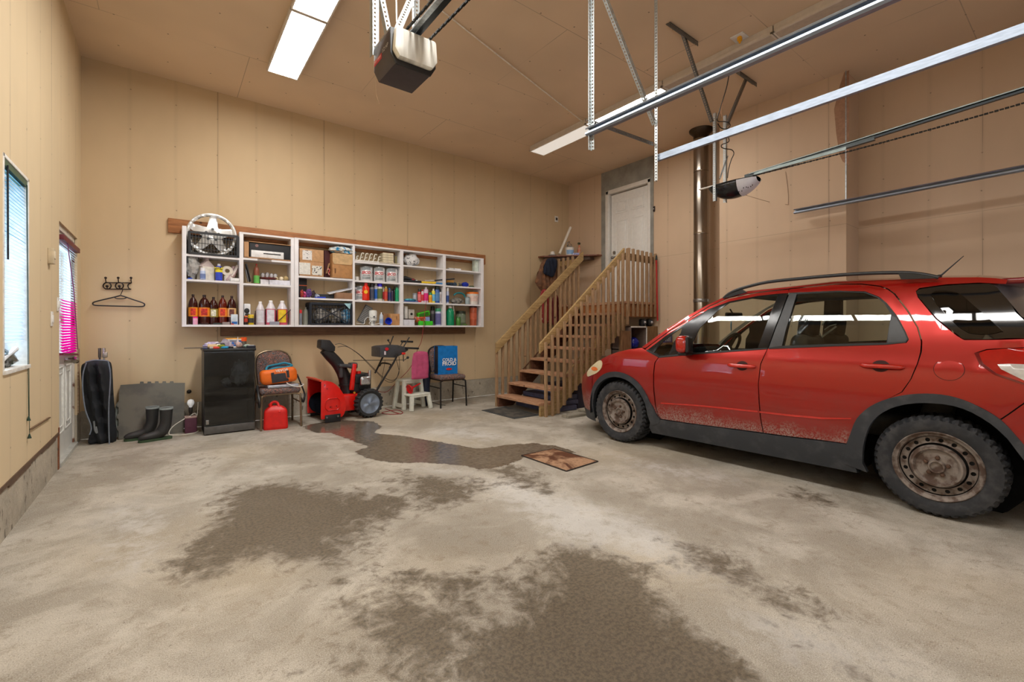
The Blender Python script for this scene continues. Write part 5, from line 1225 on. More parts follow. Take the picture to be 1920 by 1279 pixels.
# ================================================================= THINGS ALONG THE BACK WALL
def onP(px, py, p0, n): r = ray(px, py); n = Vector(n); return EYE+r*((Vector(p0)-EYE).dot(n)/r.dot(n))
def PY(pts, Y): return [onY(x, y, Y) for x, y in pts]
def tubeY(mb, pts, Y, r, seg=8, sub=5, mi=0):
    P = [onY(p[0], p[1], p[2] if len(p) > 2 else Y) for p in pts]; mb.tube(crom(P, sub, False) if sub > 1 else P, r, seg, mi)
# ---- black carry bag in the left corner
bagY = onZ(190, 833, 0).y+.08
outl = [(160,680),(175,676),(203,677),(210,690),(213,740),(217,790),(219,820),(213,832),(190,834),(166,832),(168,815),(171,800),(160,770),(154,730),(152,690)]
t = coat('carry_bag', 'tall black fabric carry bag with grey piping standing in the left corner', 'bag', outl, bagY, .085, mat((30, 33, 38), .75, var=.12, scale=8, bump=.3), 2)

mb = MB()
P = PY([(203,677),(207,700),(206,730),(204,760),(204,800),(205,834)], bagY-.125); mb.tube(crom(P, 5, False), .006, 6)
P = PY([(162,680),(156,700),(155,730),(160,768),(171,800),(168,815)], bagY-.11); mb.tube(crom(P, 5, False), .006, 6)
P = PY([(160,679),(175,675.5),(190,675.5),(203,677)], bagY-.11); mb.tube(crom(P, 5, False), .006, 6); mb.build('piping', mat((120, 128, 140), .6), t, world=True)
mb = MB(); mb.tube(crom(PY([(176,790),(178,806),(182,812),(180,800)], bagY-.12), 4, False), .008, 6); mb.build('strap_loop', mat((120, 124, 126), .6), t, world=True)
for i, (x, lb) in enumerate(((188, 'thin metal tripod leg standing behind the black carry bag, left one'), (196, 'bright metal tripod leg with clamp behind the black carry bag'))):
    a = onY(x, 700, 6.5); b_ = onY(x-1, 653, 6.52); mb = MB(); mb.cyl((a.x, 6.5, 0), (b_.x, 6.52, b_.z), .009, 10); mb.cyl((b_.x, 6.52, b_.z-.10), (b_.x, 6.52, b_.z), .014, 10)
    if i: mb.rbox((b_.x+.01, 6.51, b_.z-.07), (.04, .03, .06), .008)
    tag(mb.build('tripod_leg', mat((180, 172, 164) if i else (110, 100, 92), .3, .8)), lb, 'tripod leg', 'metal rods behind the carry bag')
# ---- interlocking floor mats leaning on the wall
p0 = Vector((0, 6.50, 0)); p1 = Vector((0, 6.72, .62)); dn = Vector((0, -(p1.z-p0.z), p1.y-p0.y)).normalized()
def mat_poly(pts, off): 
    Q = [onP(x, y, p0+dn*off, dn) for x, y in pts]; mb = MB(); n = len(Q)
    vs = Q+[q-dn*.012 for q in Q]; mb.add(vs, [tuple(range(n)), tuple(range(2*n-1, n-1, -1))]+[(i, (i+1) % n, (i+1) % n+n, i+n) for i in range(n)]); return mb
pts = [(226,722),(262,719.5),(263,715.5),(269,715.5),(270,719),(276,719),(277,715.5),(283,715.5),(284,718.5),(290,718.5),(291,715),(297,715),(298,718.5),(304,718.5),(305,715),(311,715),(312,718.3),(318,718),(319,715),(325,715),(326,718),(347,718),(345.5,760),(344,812),(300,818),(222,824),(222,808),(219,806),(219,800),(222,798),(222,786),(219,784),(219,778),(222,776),(222,764),(219,762),(220,756),(222.5,754),(223,735)]
mb = mat_poly(pts, .0); o = mb.build('rubber_floor_mat', mat((92, 90, 84), .85, second=(112, 108, 98), scale=4), smooth=0); tag(o, 'large grey interlocking rubber floor mat leaning on the back wall', 'floor mat')
mb = mat_poly([(224,748),(230,744),(231,820),(222,822),(216,815),(217,760)], -.03); tag(mb.build('rubber_floor_mat', mat((120, 126, 120), .8), smooth=0), 'narrow edge of a paler mat tucked behind the large grey mat', 'floor mat')
# ---- rubber boots
def boot(px, py, label, rz, s=1.0):
    p = onZ(px, py, 0); t = thing('rubber_boot', label, 'boot', p, rz, 'pair of rubber boots'); t.scale = (.84, .84, .88)
    path = [(-.275, .035, .018), (-.26, .045, .032), (-.22, .056, .044), (-.15, .062, .05), (-.09, .075, .055), (-.045, .10, .066), (-.015, .15, .066), (.0, .21, .062), (.003, .29, .066), (.005, .385, .072)]
    mb = MB(); mb.tube(crom([Vector((a, 0, b)) for a, b, c in path], 3, False), [c for c in [path[0][2]]+sum([[path[i][2]*(1-k/3)+path[i+1][2]*k/3 for k in range(1, 4)] for i in range(len(path)-1)], [])], 18)
    mb.build('boot_upper', mat((44, 44, 44), .5, var=.12, second=(74, 70, 62), scale=6, sharp=(.55, .85)), t, smooth=60)
    mb = MB(); mb.lathe([(.0722, .386), (.075, .37), (.075, .392), (.066, .392), (.06, .36)], (.005, 0, 0), 20, caps=False); mb.build('top_rim', mat((150, 160, 160), .5), t)
    P = [(-.285+.0, 0), (-.27, .035), (-.2, .052), (-.12, .045), (-.06, .042), (0, .05), (.05, .045), (.068, .0)]; P = P+[(a, -b_) for a, b_ in P[::-1][1:-1]]
    mb = MB(); mb.prism([tuple(q) for q in crom(P, 3)], lambda a, b, d: Vector((a, b, d)), 0, .028); mb.build('sole', mat((52, 74, 48), .6), t); return t
boot(311, 823, 'black rubber boot with green sole, front one of the pair before the grey mat', .22)
boot(285, 821, 'black rubber boot with green sole, rear one half hidden by the other', .16)
# ---- lamp bulb on purple box
p = onZ(358, 812, 0); p.y += .06; t = thing('box_lamp', 'white bulb lamp standing on a small purple box beside the black cabinet', 'lamp', p)
mb = MB(); mb.rbox((0, 0, .0875), (.115, .12, .175), .005); mb.build('box_body', mat((92, 46, 66), .6, var=.04), t)
mb = MB(); mb.rbox((0, 0, .18), (.117, .122, .016), .004); mb.build('box_lid', mat((190, 160, 150), .5), t)
mb = MB(); mb.lathe([(.012, .185), (.014, .22), (.02, .235), (.022, .28), (.018, .29)], seg=14); mb.build('socket', mat((44, 38, 34), .5), t)
mb = MB(); mb.lathe([(.012, .285), (.017, .30), (.034, .33), (.036, .35), (.026, .375), (0, .385)], seg=18); mb.build('bulb', mat((244, 244, 244), .25, emis=.15), t)
mb = MB(); mb.tube(crom([Vector(q) for q in [(.0, -.02, .19), (-.06, -.05, .17), (-.17, -.09, .10), (-.20, -.1, .02), (-.1, -.13, .006), (.02, -.12, .006), (.075, -.02, .006)]], 6, False), .005, 6)
mb.tube(crom([Vector(q) for q in [(.0, -.02, .2), (.04, -.03, .22), (.06, -.02, .19), (.07, .02, .29), (.075, .08, .33)]], 6, False), .0045, 6); mb.build('cord', mat((226, 220, 206), .5), t)
p = onY(354.5, 734, YB); mb = MB(); mb.lathe([(0, 0), (.02, .0), (.024, -.012), (.016, -.02), (0, -.024)], (p.x, YB-.002, p.z), 14, Matrix.Rotation(-PI/2, 3, 'X')); tag(mb.build('wall_plug', mat((40, 34, 30), .5)), 'small round black plug on the wall above the lamp bulb', 'wall plug')
# ---- coat hook rack and hanger
HK = mat((44, 32, 30), .45, .5); Yh = YB-.02
t = thing('coat_rack', 'wrought black coat rack with round scrolls on the back wall', 'coat rack', onY(221, 536, YB)); mb = MB()
P = lambda x, y: onY(x, y, Yh)
mb.tube([P(197, 530), P(247, 530.5)], .006, 6); mb.tube([P(197, 542), P(245, 542.5)], .006, 6)
for x in (201, 224): mb.tube([P(x+7.5*math.cos(a), 536+6.2*math.sin(a)) for a in [i*PI/8 for i in range(16)]], .0065, 6, closed=True)
mb.tube(crom([P(247, 530.5), P(241, 533), P(240, 537), (P(242, 541)), P(246, 542.5)], 4, False), .006, 6); mb.build('scroll_frame', HK, t, world=True)
for x in (199, 222.5, 246.5):
    mb = MB(); a = P(x, 530); mb.tube(crom([a, P(x-.5, 526)+Vector((0, -.02, 0)), P(x-.5, 522)+Vector((0, -.03, 0))], 4, False), .005, 6); mb.ball(P(x-.5, 521.5)+Vector((0, -.03, 0)), .013, 10); mb.build('hook', HK, t, world=True)
for x in (201, 224):
    mb = MB(); mb.ball(P(x, 537)+Vector((0, -.02, 0)), .014, 10); mb.tube([P(x, 541), P(x, 537)+Vector((0, -.02, 0))], .005, 6); mb.build('lower_peg', HK, t, world=True)
t = thing('coat_hanger', 'black plastic coat hanger hanging from the wall rack', 'coat hanger', onY(223, 560, YB)); mb = MB()
Yh2 = YB-.045; Q = lambda x, y: onY(x, y, Yh2)
mb.tube(crom([Q(222, 538), Q(226, 540), Q(230, 543), Q(228, 549), Q(226, 553)], 4, False), .004, 6); mb.build('hook', HK, t, world=True)
mb = MB(); mb.tube(crom([Q(226, 554), Q(215, 557), Q(198, 561), Q(178, 566), Q(174, 569), Q(178, 572.5), Q(200, 573.5), Q(240, 574.5), Q(266, 574.8), Q(271, 572), Q(268, 568), Q(250, 562), Q(236, 557), Q(226, 554)], 3, False), .0075, 7)
mb.tube(crom([Q(214, 557.5), Q(220, 560), Q(232, 560), Q(238, 558)], 4, False), .006, 6); mb.build('hanger_body', mat((40, 36, 38), .45), t, world=True)
# ---- black media cabinet with glass door
cx0, cx1, cy0, cy1, cz = .335, .838, 6.15, 6.62, .965
CB_ = mat((30, 31, 33), .4, var=.1); t = thing('media_cabinet', 'black cabinet with dark glass door standing by the floral chair', 'cabinet', ((cx0+cx1)/2, 6.38, 0))
mb = MB()
for a, b_ in (((cx0, cy0+.02, .0), (cx0+.018, cy1, cz)), ((cx1-.018, cy0+.02, .0), (cx1, cy1, cz)), ((cx0, cy0+.02, .03), (cx1, cy1, .06)), ((cx0, cy1-.006, 0), (cx1, cy1, cz))): mb.bb(a, b_)
mb.build('carcass', CB_, t, world=True, smooth=0)
mb = MB(); mb.rbox(((cx0+cx1)/2, (cy0+cy1)/2-.005, cz), (cx1-cx0+.02, cy1-cy0+.03, .03), .008); mb.build('top_panel', CB_, t, world=True)
mb = MB(); mb.rbox(((cx0+cx1)/2, cy0+.01, .055), (cx1-cx0, .024, .085), .003); mb.build('plinth', mat((92, 90, 88), .35, .3), t, world=True)
for z in (.36, .50):
    mb = MB(); mb.bb((cx0+.02, cy0+.05, z), (cx1-.02, cy1-.01, z+.016)); mb.build('shelf', mat((70, 70, 72), .3), t, world=True)
mb = MB(); mb.bb((cx0+.004, cy0+.005, .105), (cx1-.004, cy0+.011, cz-.02)); mb.build('glass_door', glassmat('smoked glass', (176, 180, 182), .03, 1.2, .02), t, world=True, smooth=0)
mb = MB(); mb.rbox((cx0+.03, cy0, .15), (.03, .01, .05), .003); mb.build('hinge', STEEL, t, world=True)
def crumple(name, label, cat, c, s, mm, seed=1, wob=.5, group=None, seg=22, rz=0):
    t = thing(name, label, cat, c, rz, group); mb = MB(); mb.ball((0, 0, s[2]), 1, seg, sc=s, wob=wob, seed=seed)
    mn = min(v.z for v in mb.v)
    mb.v = [Vector((v.x, v.y, max(0, v.z-mn-.004))) for v in mb.v]; mb.build('film', mm, t, smooth=25); return t
PLAS = mat((196, 202, 212), .25, var=.1, scale=12, second=(120, 126, 138), sharp=(.4, .6))
crumple('crumpled_plastic_bag', 'crumpled clear plastic bag seen inside the black glass door cabinet', 'bag', (.70, 6.32, .519), (.09, .08, .14), mat((226, 230, 236), .25, var=.1, scale=12, second=(150, 156, 168), sharp=(.4, .6)), 4)
crumple('crumpled_plastic_bag', 'small twist of clear plastic at the left inside the dark cabinet', 'bag', (.56, 6.30, .519), (.05, .04, .05), PLAS, 9)
# things on top of the cabinet
ZT2 = cz+.016
def topx(px): return onY(px, 655, 6.3).x
crumple('plastic_bag', 'lilac plastic bag holding small bottles, left end of the cabinet top', 'bag', (topx(399), 6.33, ZT2), (.085, .08, .035), mat((186, 170, 206), .3, second=(226, 220, 232), scale=16), 2)
p = (topx(402), 6.25, ZT2+.02); t = thing('pill_bottle', 'small cream bottle with white cap lying on the cabinet top', 'bottle', (p[0], 6.22, ZT2)); mb = MB(); mb.cyl((-.07, 0, .026), (.02, 0, .026), .024, 14); mb.build('bottle_body', mat((214, 180, 130), .4), t); mb = MB(); mb.cyl((.02, 0, .026), (.05, 0, .026), .027, 14); mb.build('cap', WHITE, t)
p = Vector((topx(444), 6.45, ZT2)); t = thing('tissue_box', 'blue tub with orange lid standing at the back of the cabinet top', 'box', p); mb = MB(); mb.rbox((0, 0, .04), (.15, .13, .08), .01); mb.build('tub_body', mat((20, 110, 200), .4), t); mb = MB(); mb.rbox((-.01, 0, .092), (.17, .14, .016), .005); mb.build('white_rim', WHITE, t); mb = MB(); mb.rbox((-.015, 0, .106), (.18, .14, .014), .005); mb.build('orange_lid', mat((236, 160, 40), .4), t)
p = Vector((topx(459), 6.40, ZT2)); t = thing('spice_jar', 'jar with bright orange screw lid at the back right of the cabinet', 'jar', p); mb = MB(); mb.lathe([(.03, 0), (.032, .01), (.032, .07), (.026, .08)], seg=18); mb.build('jar_body', mat((90, 84, 74), .2), t); mb = MB(); mb.lathe([(.033, .075), (.034, .118), (.03, .122)], seg=18); mb.build('lid', mat((246, 92, 24), .4), t)
p = Vector((topx(446.5), 6.34, ZT2)); t = thing('nozzle_bottle', 'small white pointed glue bottle beside the blue tub', 'bottle', p); mb = MB(); mb.lathe([(.016, 0), (.017, .05), (.006, .07), (.003, .11)], seg=12); mb.v = [v+Vector((0, 0, .02)) for v in mb.v]; mb.lathe([(.016, 0), (.016, .02)], seg=12); mb.build('bottle_body', mat((216, 206, 214), .3), t)
p = Vector((topx(421), 6.36, ZT2)); t = thing('seed_packet', 'pale crumpled paper packet leaning on the blue tub', 'packet', p, .1); mb = MB(); mb.grid(7, 7, lambda u, v: Vector((-.06+.16*u+.05*v, .02*math.sin(u*7+v*4), .005+.1*v*(1-.4*u)+.01*math.sin(u*9)))); mb.grid(7, 7, lambda u, v: Vector((-.06+.16*u+.05*v, .012+.02*math.sin(u*7+v*4), .005+.1*v*(1-.4*u)+.01*math.sin(u*9)))); mb.build('paper', mat((206, 198, 204), .6, second=(170, 150, 170), scale=20), t)
rr = random.Random(11)
cols = [(44, 70, 150), (220, 60, 50), (30, 30, 34), (150, 160, 50), (30, 150, 200), (226, 222, 216), (60, 50, 90), (200, 160, 110), (22, 24, 30), (190, 180, 170)]
names = [('pen', 'blue pen'), ('lighter', 'red lighter'), ('black_case', 'black case'), ('yellow_green_tool', 'yellow green tool'), ('cloth_square', 'cyan folded cloth'), ('white_clip', 'white clip'), ('purple_packet', 'dark purple packet'), ('wood_block', 'small wooden block'), ('tape_reel', 'black tape reel'), ('paper_scrap', 'grey paper scrap')]
spots = [(391, 6.2), (404, 6.16), (412, 6.23), (413, 6.17), (419, 6.18), (437, 6.18), (424, 6.24), (410, 6.19), (431, 6.18), (397, 6.18)]
for (nm, lb), c, (px, y) in zip(names, cols, spots):
    t = thing(nm, lb+' in the clutter along the front of the black cabinet top', nm.split('_')[-1], (topx(px)+0*rr.random(), y+.02, ZT2), rr.uniform(-.8, .8))
    mb = MB()
    if nm == 'tape_reel': mb.lathe([(.012, 0), (.03, 0), (.03, .02), (.012, .02)], seg=18)
    elif nm == 'pen': mb.cyl((-.06, 0, .006), (.06, 0, .006), .005, 8)
    elif nm == 'cloth_square': mb.rbox((0, 0, .012), (.09, .07, .024), .01)
    elif nm == 'yellow_green_tool': mb.rbox((0, 0, .03), (.07, .04, .03), .012); mb.rbox((.01, 0, .012), (.1, .025, .02), .008)
    elif nm == 'black_case': mb.rbox((0, 0, .03), (.09, .06, .06), .012)
    else: mb.rbox((0, 0, .011), (rr.uniform(.04, .08), rr.uniform(.02, .04), .022), .005)
    mb.build('item_body', mat(c, .5), t)
p = Vector((topx(446.5), 6.2, ZT2)); mb = MB(); mb.ball(p+Vector((0, 0, .036)), .036, 18, wob=.05); tag(mb.build('string_ball', mat((206, 170, 160), .8, second=(150, 130, 120), scale=40)), 'pinkish ball of string near the front of the black cabinet', 'ball')
crumple('glass_ashtray', 'clear glass dish at the right end of the black cabinet top', 'dish', (topx(463), 6.26, ZT2), (.045, .05, .022), mat((170, 196, 186), .12, var=.1), 6, .2)
t = thing('parts_tray', 'shallow dark tray with white bits at the right front cabinet corner', 'tray', (topx(468), 6.18, ZT2)); mb = MB(); mb.rbox((0, 0, .014), (.09, .06, .028), .004); mb.build('tray_body', mat((24, 28, 44), .4), t); mb = MB(); mb.box((0, 0, .031), (.06, .02, .008)); mb.build('white_bits', WHITE, t)
mb = MB(); a = onY(345, 651, 6.22); b_ = onY(380, 650, 6.22); mb.cyl((a.x, 6.22, ZT2+.012), (b_.x+.12, 6.24, ZT2+.012), .006, 8); tag(mb.build('metal_rod', mat((84, 74, 66), .4, .6)), 'thin metal rod sticking out left from the cabinet top', 'rod')
# ---- banquet chairs
m, nt, b, o = newmat('floral fabric'); co = nt.coords(); n1 = nt.noise(co, 60, 3, .7, 1.5); n2 = nt.noise(co, 44, 2, .6, 1)
c_ = nt.mix(nt.ss(n1, .40, .56), lin((50, 46, 50)), lin((128, 104, 94))); c_ = nt.mix(nt.ss(n2, .56, .62), c_, lin((160, 106, 98))); c_ = nt.mix(nt.ss(n2, .40, .36), c_, lin((96, 108, 122))); nt.l.new(c_, b.inputs['Base Color']); b.inputs['Roughness'].default_value = .9; FLOR = m
def chair(label, loc, rz, metal, dark):
    t = thing('banquet_chair', label, 'chair', loc, rz); W, D = .215, .21
    fab = FLOR
    mb = MB(); mb.rbox((0, -.01, .455), (.44, .43, .075), .034, n=4); mb.build('seat', fab, t, smooth=60)
    mb = MB(); mb.bb((-.2, -.2, .405), (.2, .2, .42)); mb.build('seat_frame', metal, t)
    th = -.16
    def bk(x, z, y=0): return Vector((x, D-.02+(z-.45)*.20+y, z))
    outl = [(-.19, .50), (-.20, .64), (-.20, .78), (-.17, .87), (-.09, .915), (0, .925), (.09, .915), (.17, .87), (.20, .78), (.20, .64), (.19, .50)]
    O = crom([Vector(q) for q in outl], 4, False)
    mb = MB(); mb.sheet([tuple(q*.96+Vector((0, .03))) for q in O], lambda a, b: bk(a, b, -.022-.02*min(1, max(0, -sdist(a, b, [tuple(q) for q in outl]))/.05)**.5), .05, .05, (0, 1, 0)); mb.build('backrest', fab, t, smooth=50)
    mb = MB(); fr = [(-.2, .40)]+outl+[(.2, .40)]; mb.tube([bk(q.x*1.04, q.y) for q in crom([Vector(q) for q in fr], 4, False)], .0125, 8); mb.build('back_frame', metal, t)
    for sx in (-1, 1):
        mb = MB(); mb.tube(crom([Vector((sx*.17, -.19, .41)), Vector((sx*.205, -.205, .40)), Vector((sx*.215, -.215, .35)), Vector((sx*.222, -.23, .0))], 4, False), .013, 8); mb.build('leg', metal, t)
        mb = MB(); mb.tube([bk(sx*.208, .42), Vector((sx*.215, .20, .3)), Vector((sx*.222, .235, .0))], .013, 8); mb.build('leg', metal, t)
        mb = MB(); mb.tube([Vector((sx*.217, -.21, .30)), Vector((sx*.217, .20, .30))], .008, 6); mb.build('stretcher', metal, t)
    return t
BRZ = mat((128, 112, 90), .3, .7); BLKM = mat((34, 32, 32), .4, .4)
c1 = Vector((1.10, 6.26, 0)); chair('floral fabric chair with bronze frame holding the orange tool bag', c1, .02, BRZ, False)
c2 = Vector((3.52, 6.30, 0)); chair('dark floral chair with black frame holding the blue shopping bag', c2, -.04, BLKM, True)
# tool bag on chair 1
ORG = mat((238, 112, 22), .55, var=.06, scale=8, bump=.1)
b0 = onY(524, 727, 6.10); t = thing('tool_bag', 'orange tool bag with black pocket lying open on the floral chair', 'bag', (b0.x, 6.16, .53), .0)
mb = MB(); RB = Matrix.Rotation(-.10, 3, 'Y'); mb.rbox((0, 0, .10), (.40, .20, .18), .055, RB, n=5)
mb.v = [v+Vector((0, -.01*math.sin(v.x*14), .006*math.sin(v.x*22+v.y*9))) for v in mb.v]; mb.build('bag_body', ORG, t, smooth=60)
mb = MB(); mb.rbox((.0, -.098, .085), (.185, .012, .105), .005, RB); mb.box((-.08, -.103, .12), (.03, .01, .06), RB); mb.box((.085, -.103, .125), (.03, .01, .09), RB); mb.build('pocket', mat((52, 52, 58), .7), t)
mb = MB(); text_mb(mb, 'VEVOR', .044, (.02, -.103, .172), (1, 0, .10), (-.1, 0, 1), bold=.0012); mb.build('lettering', mat((240, 238, 234), .5), t)
mb = MB(); mb.tube(crom([Vector(q) for q in [(-.13, .0, .165), (-.11, .04, .215), (.0, .06, .235), (.08, .05, .25), (.15, .0, .22), (.08, -.03, .20), (-.02, -.03, .20), (-.1, -.03, .18)]], 4), .014, 8, closed=True); mb.build('opening_rim', mat((30, 130, 160), .5), t)
mb = MB(); mb.ball((.01, .01, .185), 1, 16, sc=(.13, .045, .045)); mb.build('dark_lining', mat((24, 36, 50), .8), t)
b1 = onY(532, 722, 6.1); t = thing('silver_case', 'flat silver case lying on the floral chair seat beneath the orange bag', 'case', (1.13, 6.17, .4925)); mb = MB(); mb.rbox((0, 0, .018), (.34, .24, .035), .01); mb.build('case_body', mat((176, 180, 192), .35, .3), t)
mb = MB(); mb.tube(crom([Vector(q) for q in [(1.16, 6.045, .55), (1.22, 6.03, .51), (1.30, 6.03, .495), (1.36, 6.08, .51), (1.36, 6.2, .51), (1.33, 6.3, .5)]], 6, False), .006, 6); tag(mb.build('white_cable', WHITE), 'white cable looping over the front edge of the floral chair seat', 'cable')
mb = MB(); mb.tube(crom([Vector(q) for q in [(1.33, 6.28, .62), (1.37, 6.1, .42), (1.36, 6.02, .36), (1.35, 6.04, .30), (1.34, 6.12, .34)]], 5, False), .011, 6); tag(mb.build('black_strap', BLACK), 'black strap hanging down the right side of the floral chair', 'strap')
mb = MB(); mb.tube(crom([Vector(q) for q in [(.87, 6.2, .52), (.86, 6.05, .42), (.865, 6.0, .34), (.87, 6.05, .28), (.875, 6.1, .34)]], 5, False), .012, 6); tag(mb.build('black_strap', BLACK), 'black strap hanging down between the cabinet and floral chair', 'strap')
# gas can
g = onZ(520, 806, 0); t = thing('gas_can', 'red plastic fuel can standing on the floor beneath the floral chair', 'fuel can', (g.x, g.y+.10, 0), -.15)
mb = MB()
def gc(u, v):
    a = 2*PI*u; z = v*.28; k = 1-.10*v-.55*max(0, (v-.72)/.28)**2.2
    ca, sa = math.cos(a), math.sin(a); e = .28; x = .135*abs(ca)**e*(1 if ca > 0 else -1); y = .085*abs(sa)**e*(1 if sa > 0 else -1)
    kk = 1 if v > .03 else .93
    return Vector((x*k*kk, y*k*kk, z))
mb.grid(40, 16, gc, close_u=True); mb.add([gc(i/40, 1) for i in range(40)], [tuple(range(40))]); mb.add([gc(i/40, 0) for i in range(40)], [tuple(range(40))]); mb.build('can_body', mat((216, 22, 16), .4, var=.04), t, smooth=50)
mb = MB(); mb.tube(crom([Vector(q) for q in [(-.055, -.01, .255), (-.05, -.01, .305), (-.015, -.01, .325), (.02, -.01, .305), (.035, -.04, .25), (.04, -.075, .20)]], 5, False), .016, 10); mb.build('handle', mat((216, 22, 16), .4), t, smooth=60)
mb = MB(); mb.cyl((-.05, .03, .25), (-.06, .03, .30), .024, 14); mb.build('cap', mat((180, 16, 14), .4), t)
# ---- step stool, cushion, funnel
s0 = onZ(765, 772, 0); SW = mat((222, 224, 212), .4, var=.03); t = thing('step_stool', 'white plastic two step stool in front of the wall', 'step stool', (s0.x+.18, s0.y+.22, 0), .22)
def leg4(mb, x0, x1, y0, y1, h, fl=.03): pass
mb = MB(); mb.rbox((-.0, .09, .43), (.36, .22, .035), .012); mb.bb((-.17, -.015, .385), (.17, .0, .43)); mb.build('top_step', SW, t, smooth=40)
mb = MB(); mb.rbox((.0, -.10, .225), (.37, .19, .03), .012); mb.bb((-.17, -.192, .19), (.17, -.18, .225)); mb.build('lower_step', SW, t, smooth=40)
for (x, y, h, fx, fy) in ((-.15, -.17, .22, -.03, -.03), (.15, -.17, .22, .03, -.03), (-.15, .17, .42, -.04, .04), (.15, .17, .42, .04, .04), (-.15, .01, .42, -.035, -.03), (.15, .01, .42, .035, -.03)):
    mb = MB(); mb.beam((x+fx, y+fy, 0), (x, y, h), .055, .045, up=Vector((0, 1, 0))); mb.build('leg', SW, t, bevel=.006)
for sx in (-1, 1):
    mb = MB(); mb.beam((sx*.18, -.02, .06), (sx*.18, .19, .06), .02, .05); mb.build('side_brace', SW, t)
R_ = Matrix.Rotation(-.12, 3, 'X') 
cq = onY(786, 689, 6.3); t = thing('seat_cushion', 'pink tufted chair cushion standing upright on the white step stool', 'cushion', (cq.x-.02, 6.22, .452), .1)
mb = MB(); O = [(-.13, .005), (-.15, .05), (-.155, .2), (-.135, .36), (-.1, .40), (0, .415), (.1, .40), (.135, .37), (.15, .2), (.14, .05), (.12, .005)]; O = [tuple(q) for q in crom(O, 4)]
def cu(s): 
    def fn(a, b):
        e = max(0, -sdist(a, b, O)); k = min(1, e/.05)**.5; q = .022*k*(1-.35*(math.exp(-((abs(a)-.05)**2)/.0004)+math.exp(-(((b % .13)-.065)**2)/.0004))*.6)
        return Vector((a*(1-.12*b)+.07*b, b*.10-s*q, b))
    return fn
mb.sheet(O, cu(1), .02); mb.sheet(O, cu(-1), .03); mb.build('pad', mat((186, 76, 116), .8, var=.05), t, smooth=60)
f0 = onY(782, 737, 6.12); t = thing('funnel', 'red plastic funnel lying on the lower step of the white stool', 'funnel', (f0.x, s0.y+.12, .247), .22)
mb = MB(); RF = Matrix.Rotation(1.25, 3, 'Y'); mb.lathe([(.07, 0), (.072, .012), (.062, .014), (.022, .07), (.012, .09), (.010, .22), (.007, .22), (.009, .09)], (-.07, 0, .06), 20, RF, caps=False); mb.build('funnel_cone', mat((214, 20, 24), .35), t, smooth=50)
# bag behind cushion and blue shopping bag
q = onY(805, 710, 6.3); t = thing('grocery_bag', 'dark blue bag squeezed between the pink cushion and the dark chair', 'bag', (3.225, 6.46, .0)); mb = MB(); mb.rbox((0, 0, .36), (.12, .14, .72), .04, n=4); mb.v = [v+Vector((.012*noise.noise(v*12), .015*noise.noise(v*9), 0)) for v in mb.v]; mb.build('bag_body', mat((22, 36, 62), .4, second=(60, 90, 130), scale=9, sharp=(.6, .7)), t)
sb = onY(839, 703, 6.25); t = thing('shopping_bag', 'blue reusable shopping bag with white lettering on the dark chair', 'bag', (sb.x, 6.30, .4935), -.06)
mb = MB(); w, h, dp = .168, .44, .07
def bg_(x, y, z): return Vector((x*(1-.0*z), y+(.02*math.sin(x*20+z*8)), z))
mb.sheet([(-w, 0), (w, 0), (w, h), (-w, h)], lambda a, b: Vector((a, -dp+.006*noise.noise(Vector((a*16, b*16, 0))), b)), .025); mb.sheet([(-w, 0), (w, 0), (w, h), (-w, h)], lambda a, b: Vector((a, dp, b)), .05)
mb.bb((-w, -dp, 0), (w, dp, .01)); mb.build('bag_body', mat((16, 118, 196), .35, var=.06, scale=14), t, smooth=50)
for sx in (-1, 1):
    mb = MB(); mb.sheet([(-dp, 0), (dp, 0), (dp, h), (-dp, h)], lambda a, b: Vector((sx*(w-.012*math.cos(a*12)*b/h), a, b)), .03); mb.build('side_gusset', mat((12, 22, 44), .5), t)
LT = mat((238, 240, 242), .5)
mb = MB(); text_mb(mb, 'COLD &', .066, (.02, -dp-.012, .225), (1, 0, 0), (0, 0, 1), bold=.002); text_mb(mb, 'FROID', .084, (.02, -dp-.012, .165), (1, 0, 0), (0, 0, 1), bold=.0025); mb.build('lettering', LT, t)
mb = MB(); mb.prism(ell(.02, .08, .05, .018, 20), lambda a, b, d: Vector((a, -dp-.006+d, b)), 0, .003); mb.build('red_emblem', mat((206, 40, 40), .5), t)
# ---- cords on wall and floor
RC = mat((150, 34, 38), .5)
mb = MB(); tubeY(mb, [(800,560,6.46),(796,590,6.42),(794,612,6.40),(790,640,6.44),(783,655,6.5),(777,675,6.55),(765,695,6.6),(745,715,6.65),(728,733,6.68),(715,735,6.66),(702,730,6.6)], 6.5, .0045, 6, 6); tag(mb.build('red_extension_lead', RC), 'long red cord hanging from the shelf down behind the snow blower', 'cord')
P = [onZ(x, y, .006) for x, y in [(722,766),(735,771),(750,776),(755,773),(745,769),(728,771),(716,774),(722,776),(735,777),(748,776)]]
mb = MB(); mb.tube(crom(P, 6, False), .005, 6); tag(mb.build('red_extension_lead', RC), 'red cord curled on the floor behind the snow blower wheel', 'cord')
P = [onZ(x, y, .005) for x, y in [(800,753),(812,755),(825,759),(835,760)]]
mb = MB(); mb.tube(crom(P, 5, False), .004, 6); tag(mb.build('floor_wire', BLACK), 'thin black wire on the floor between the stool and dark chair', 'wire')
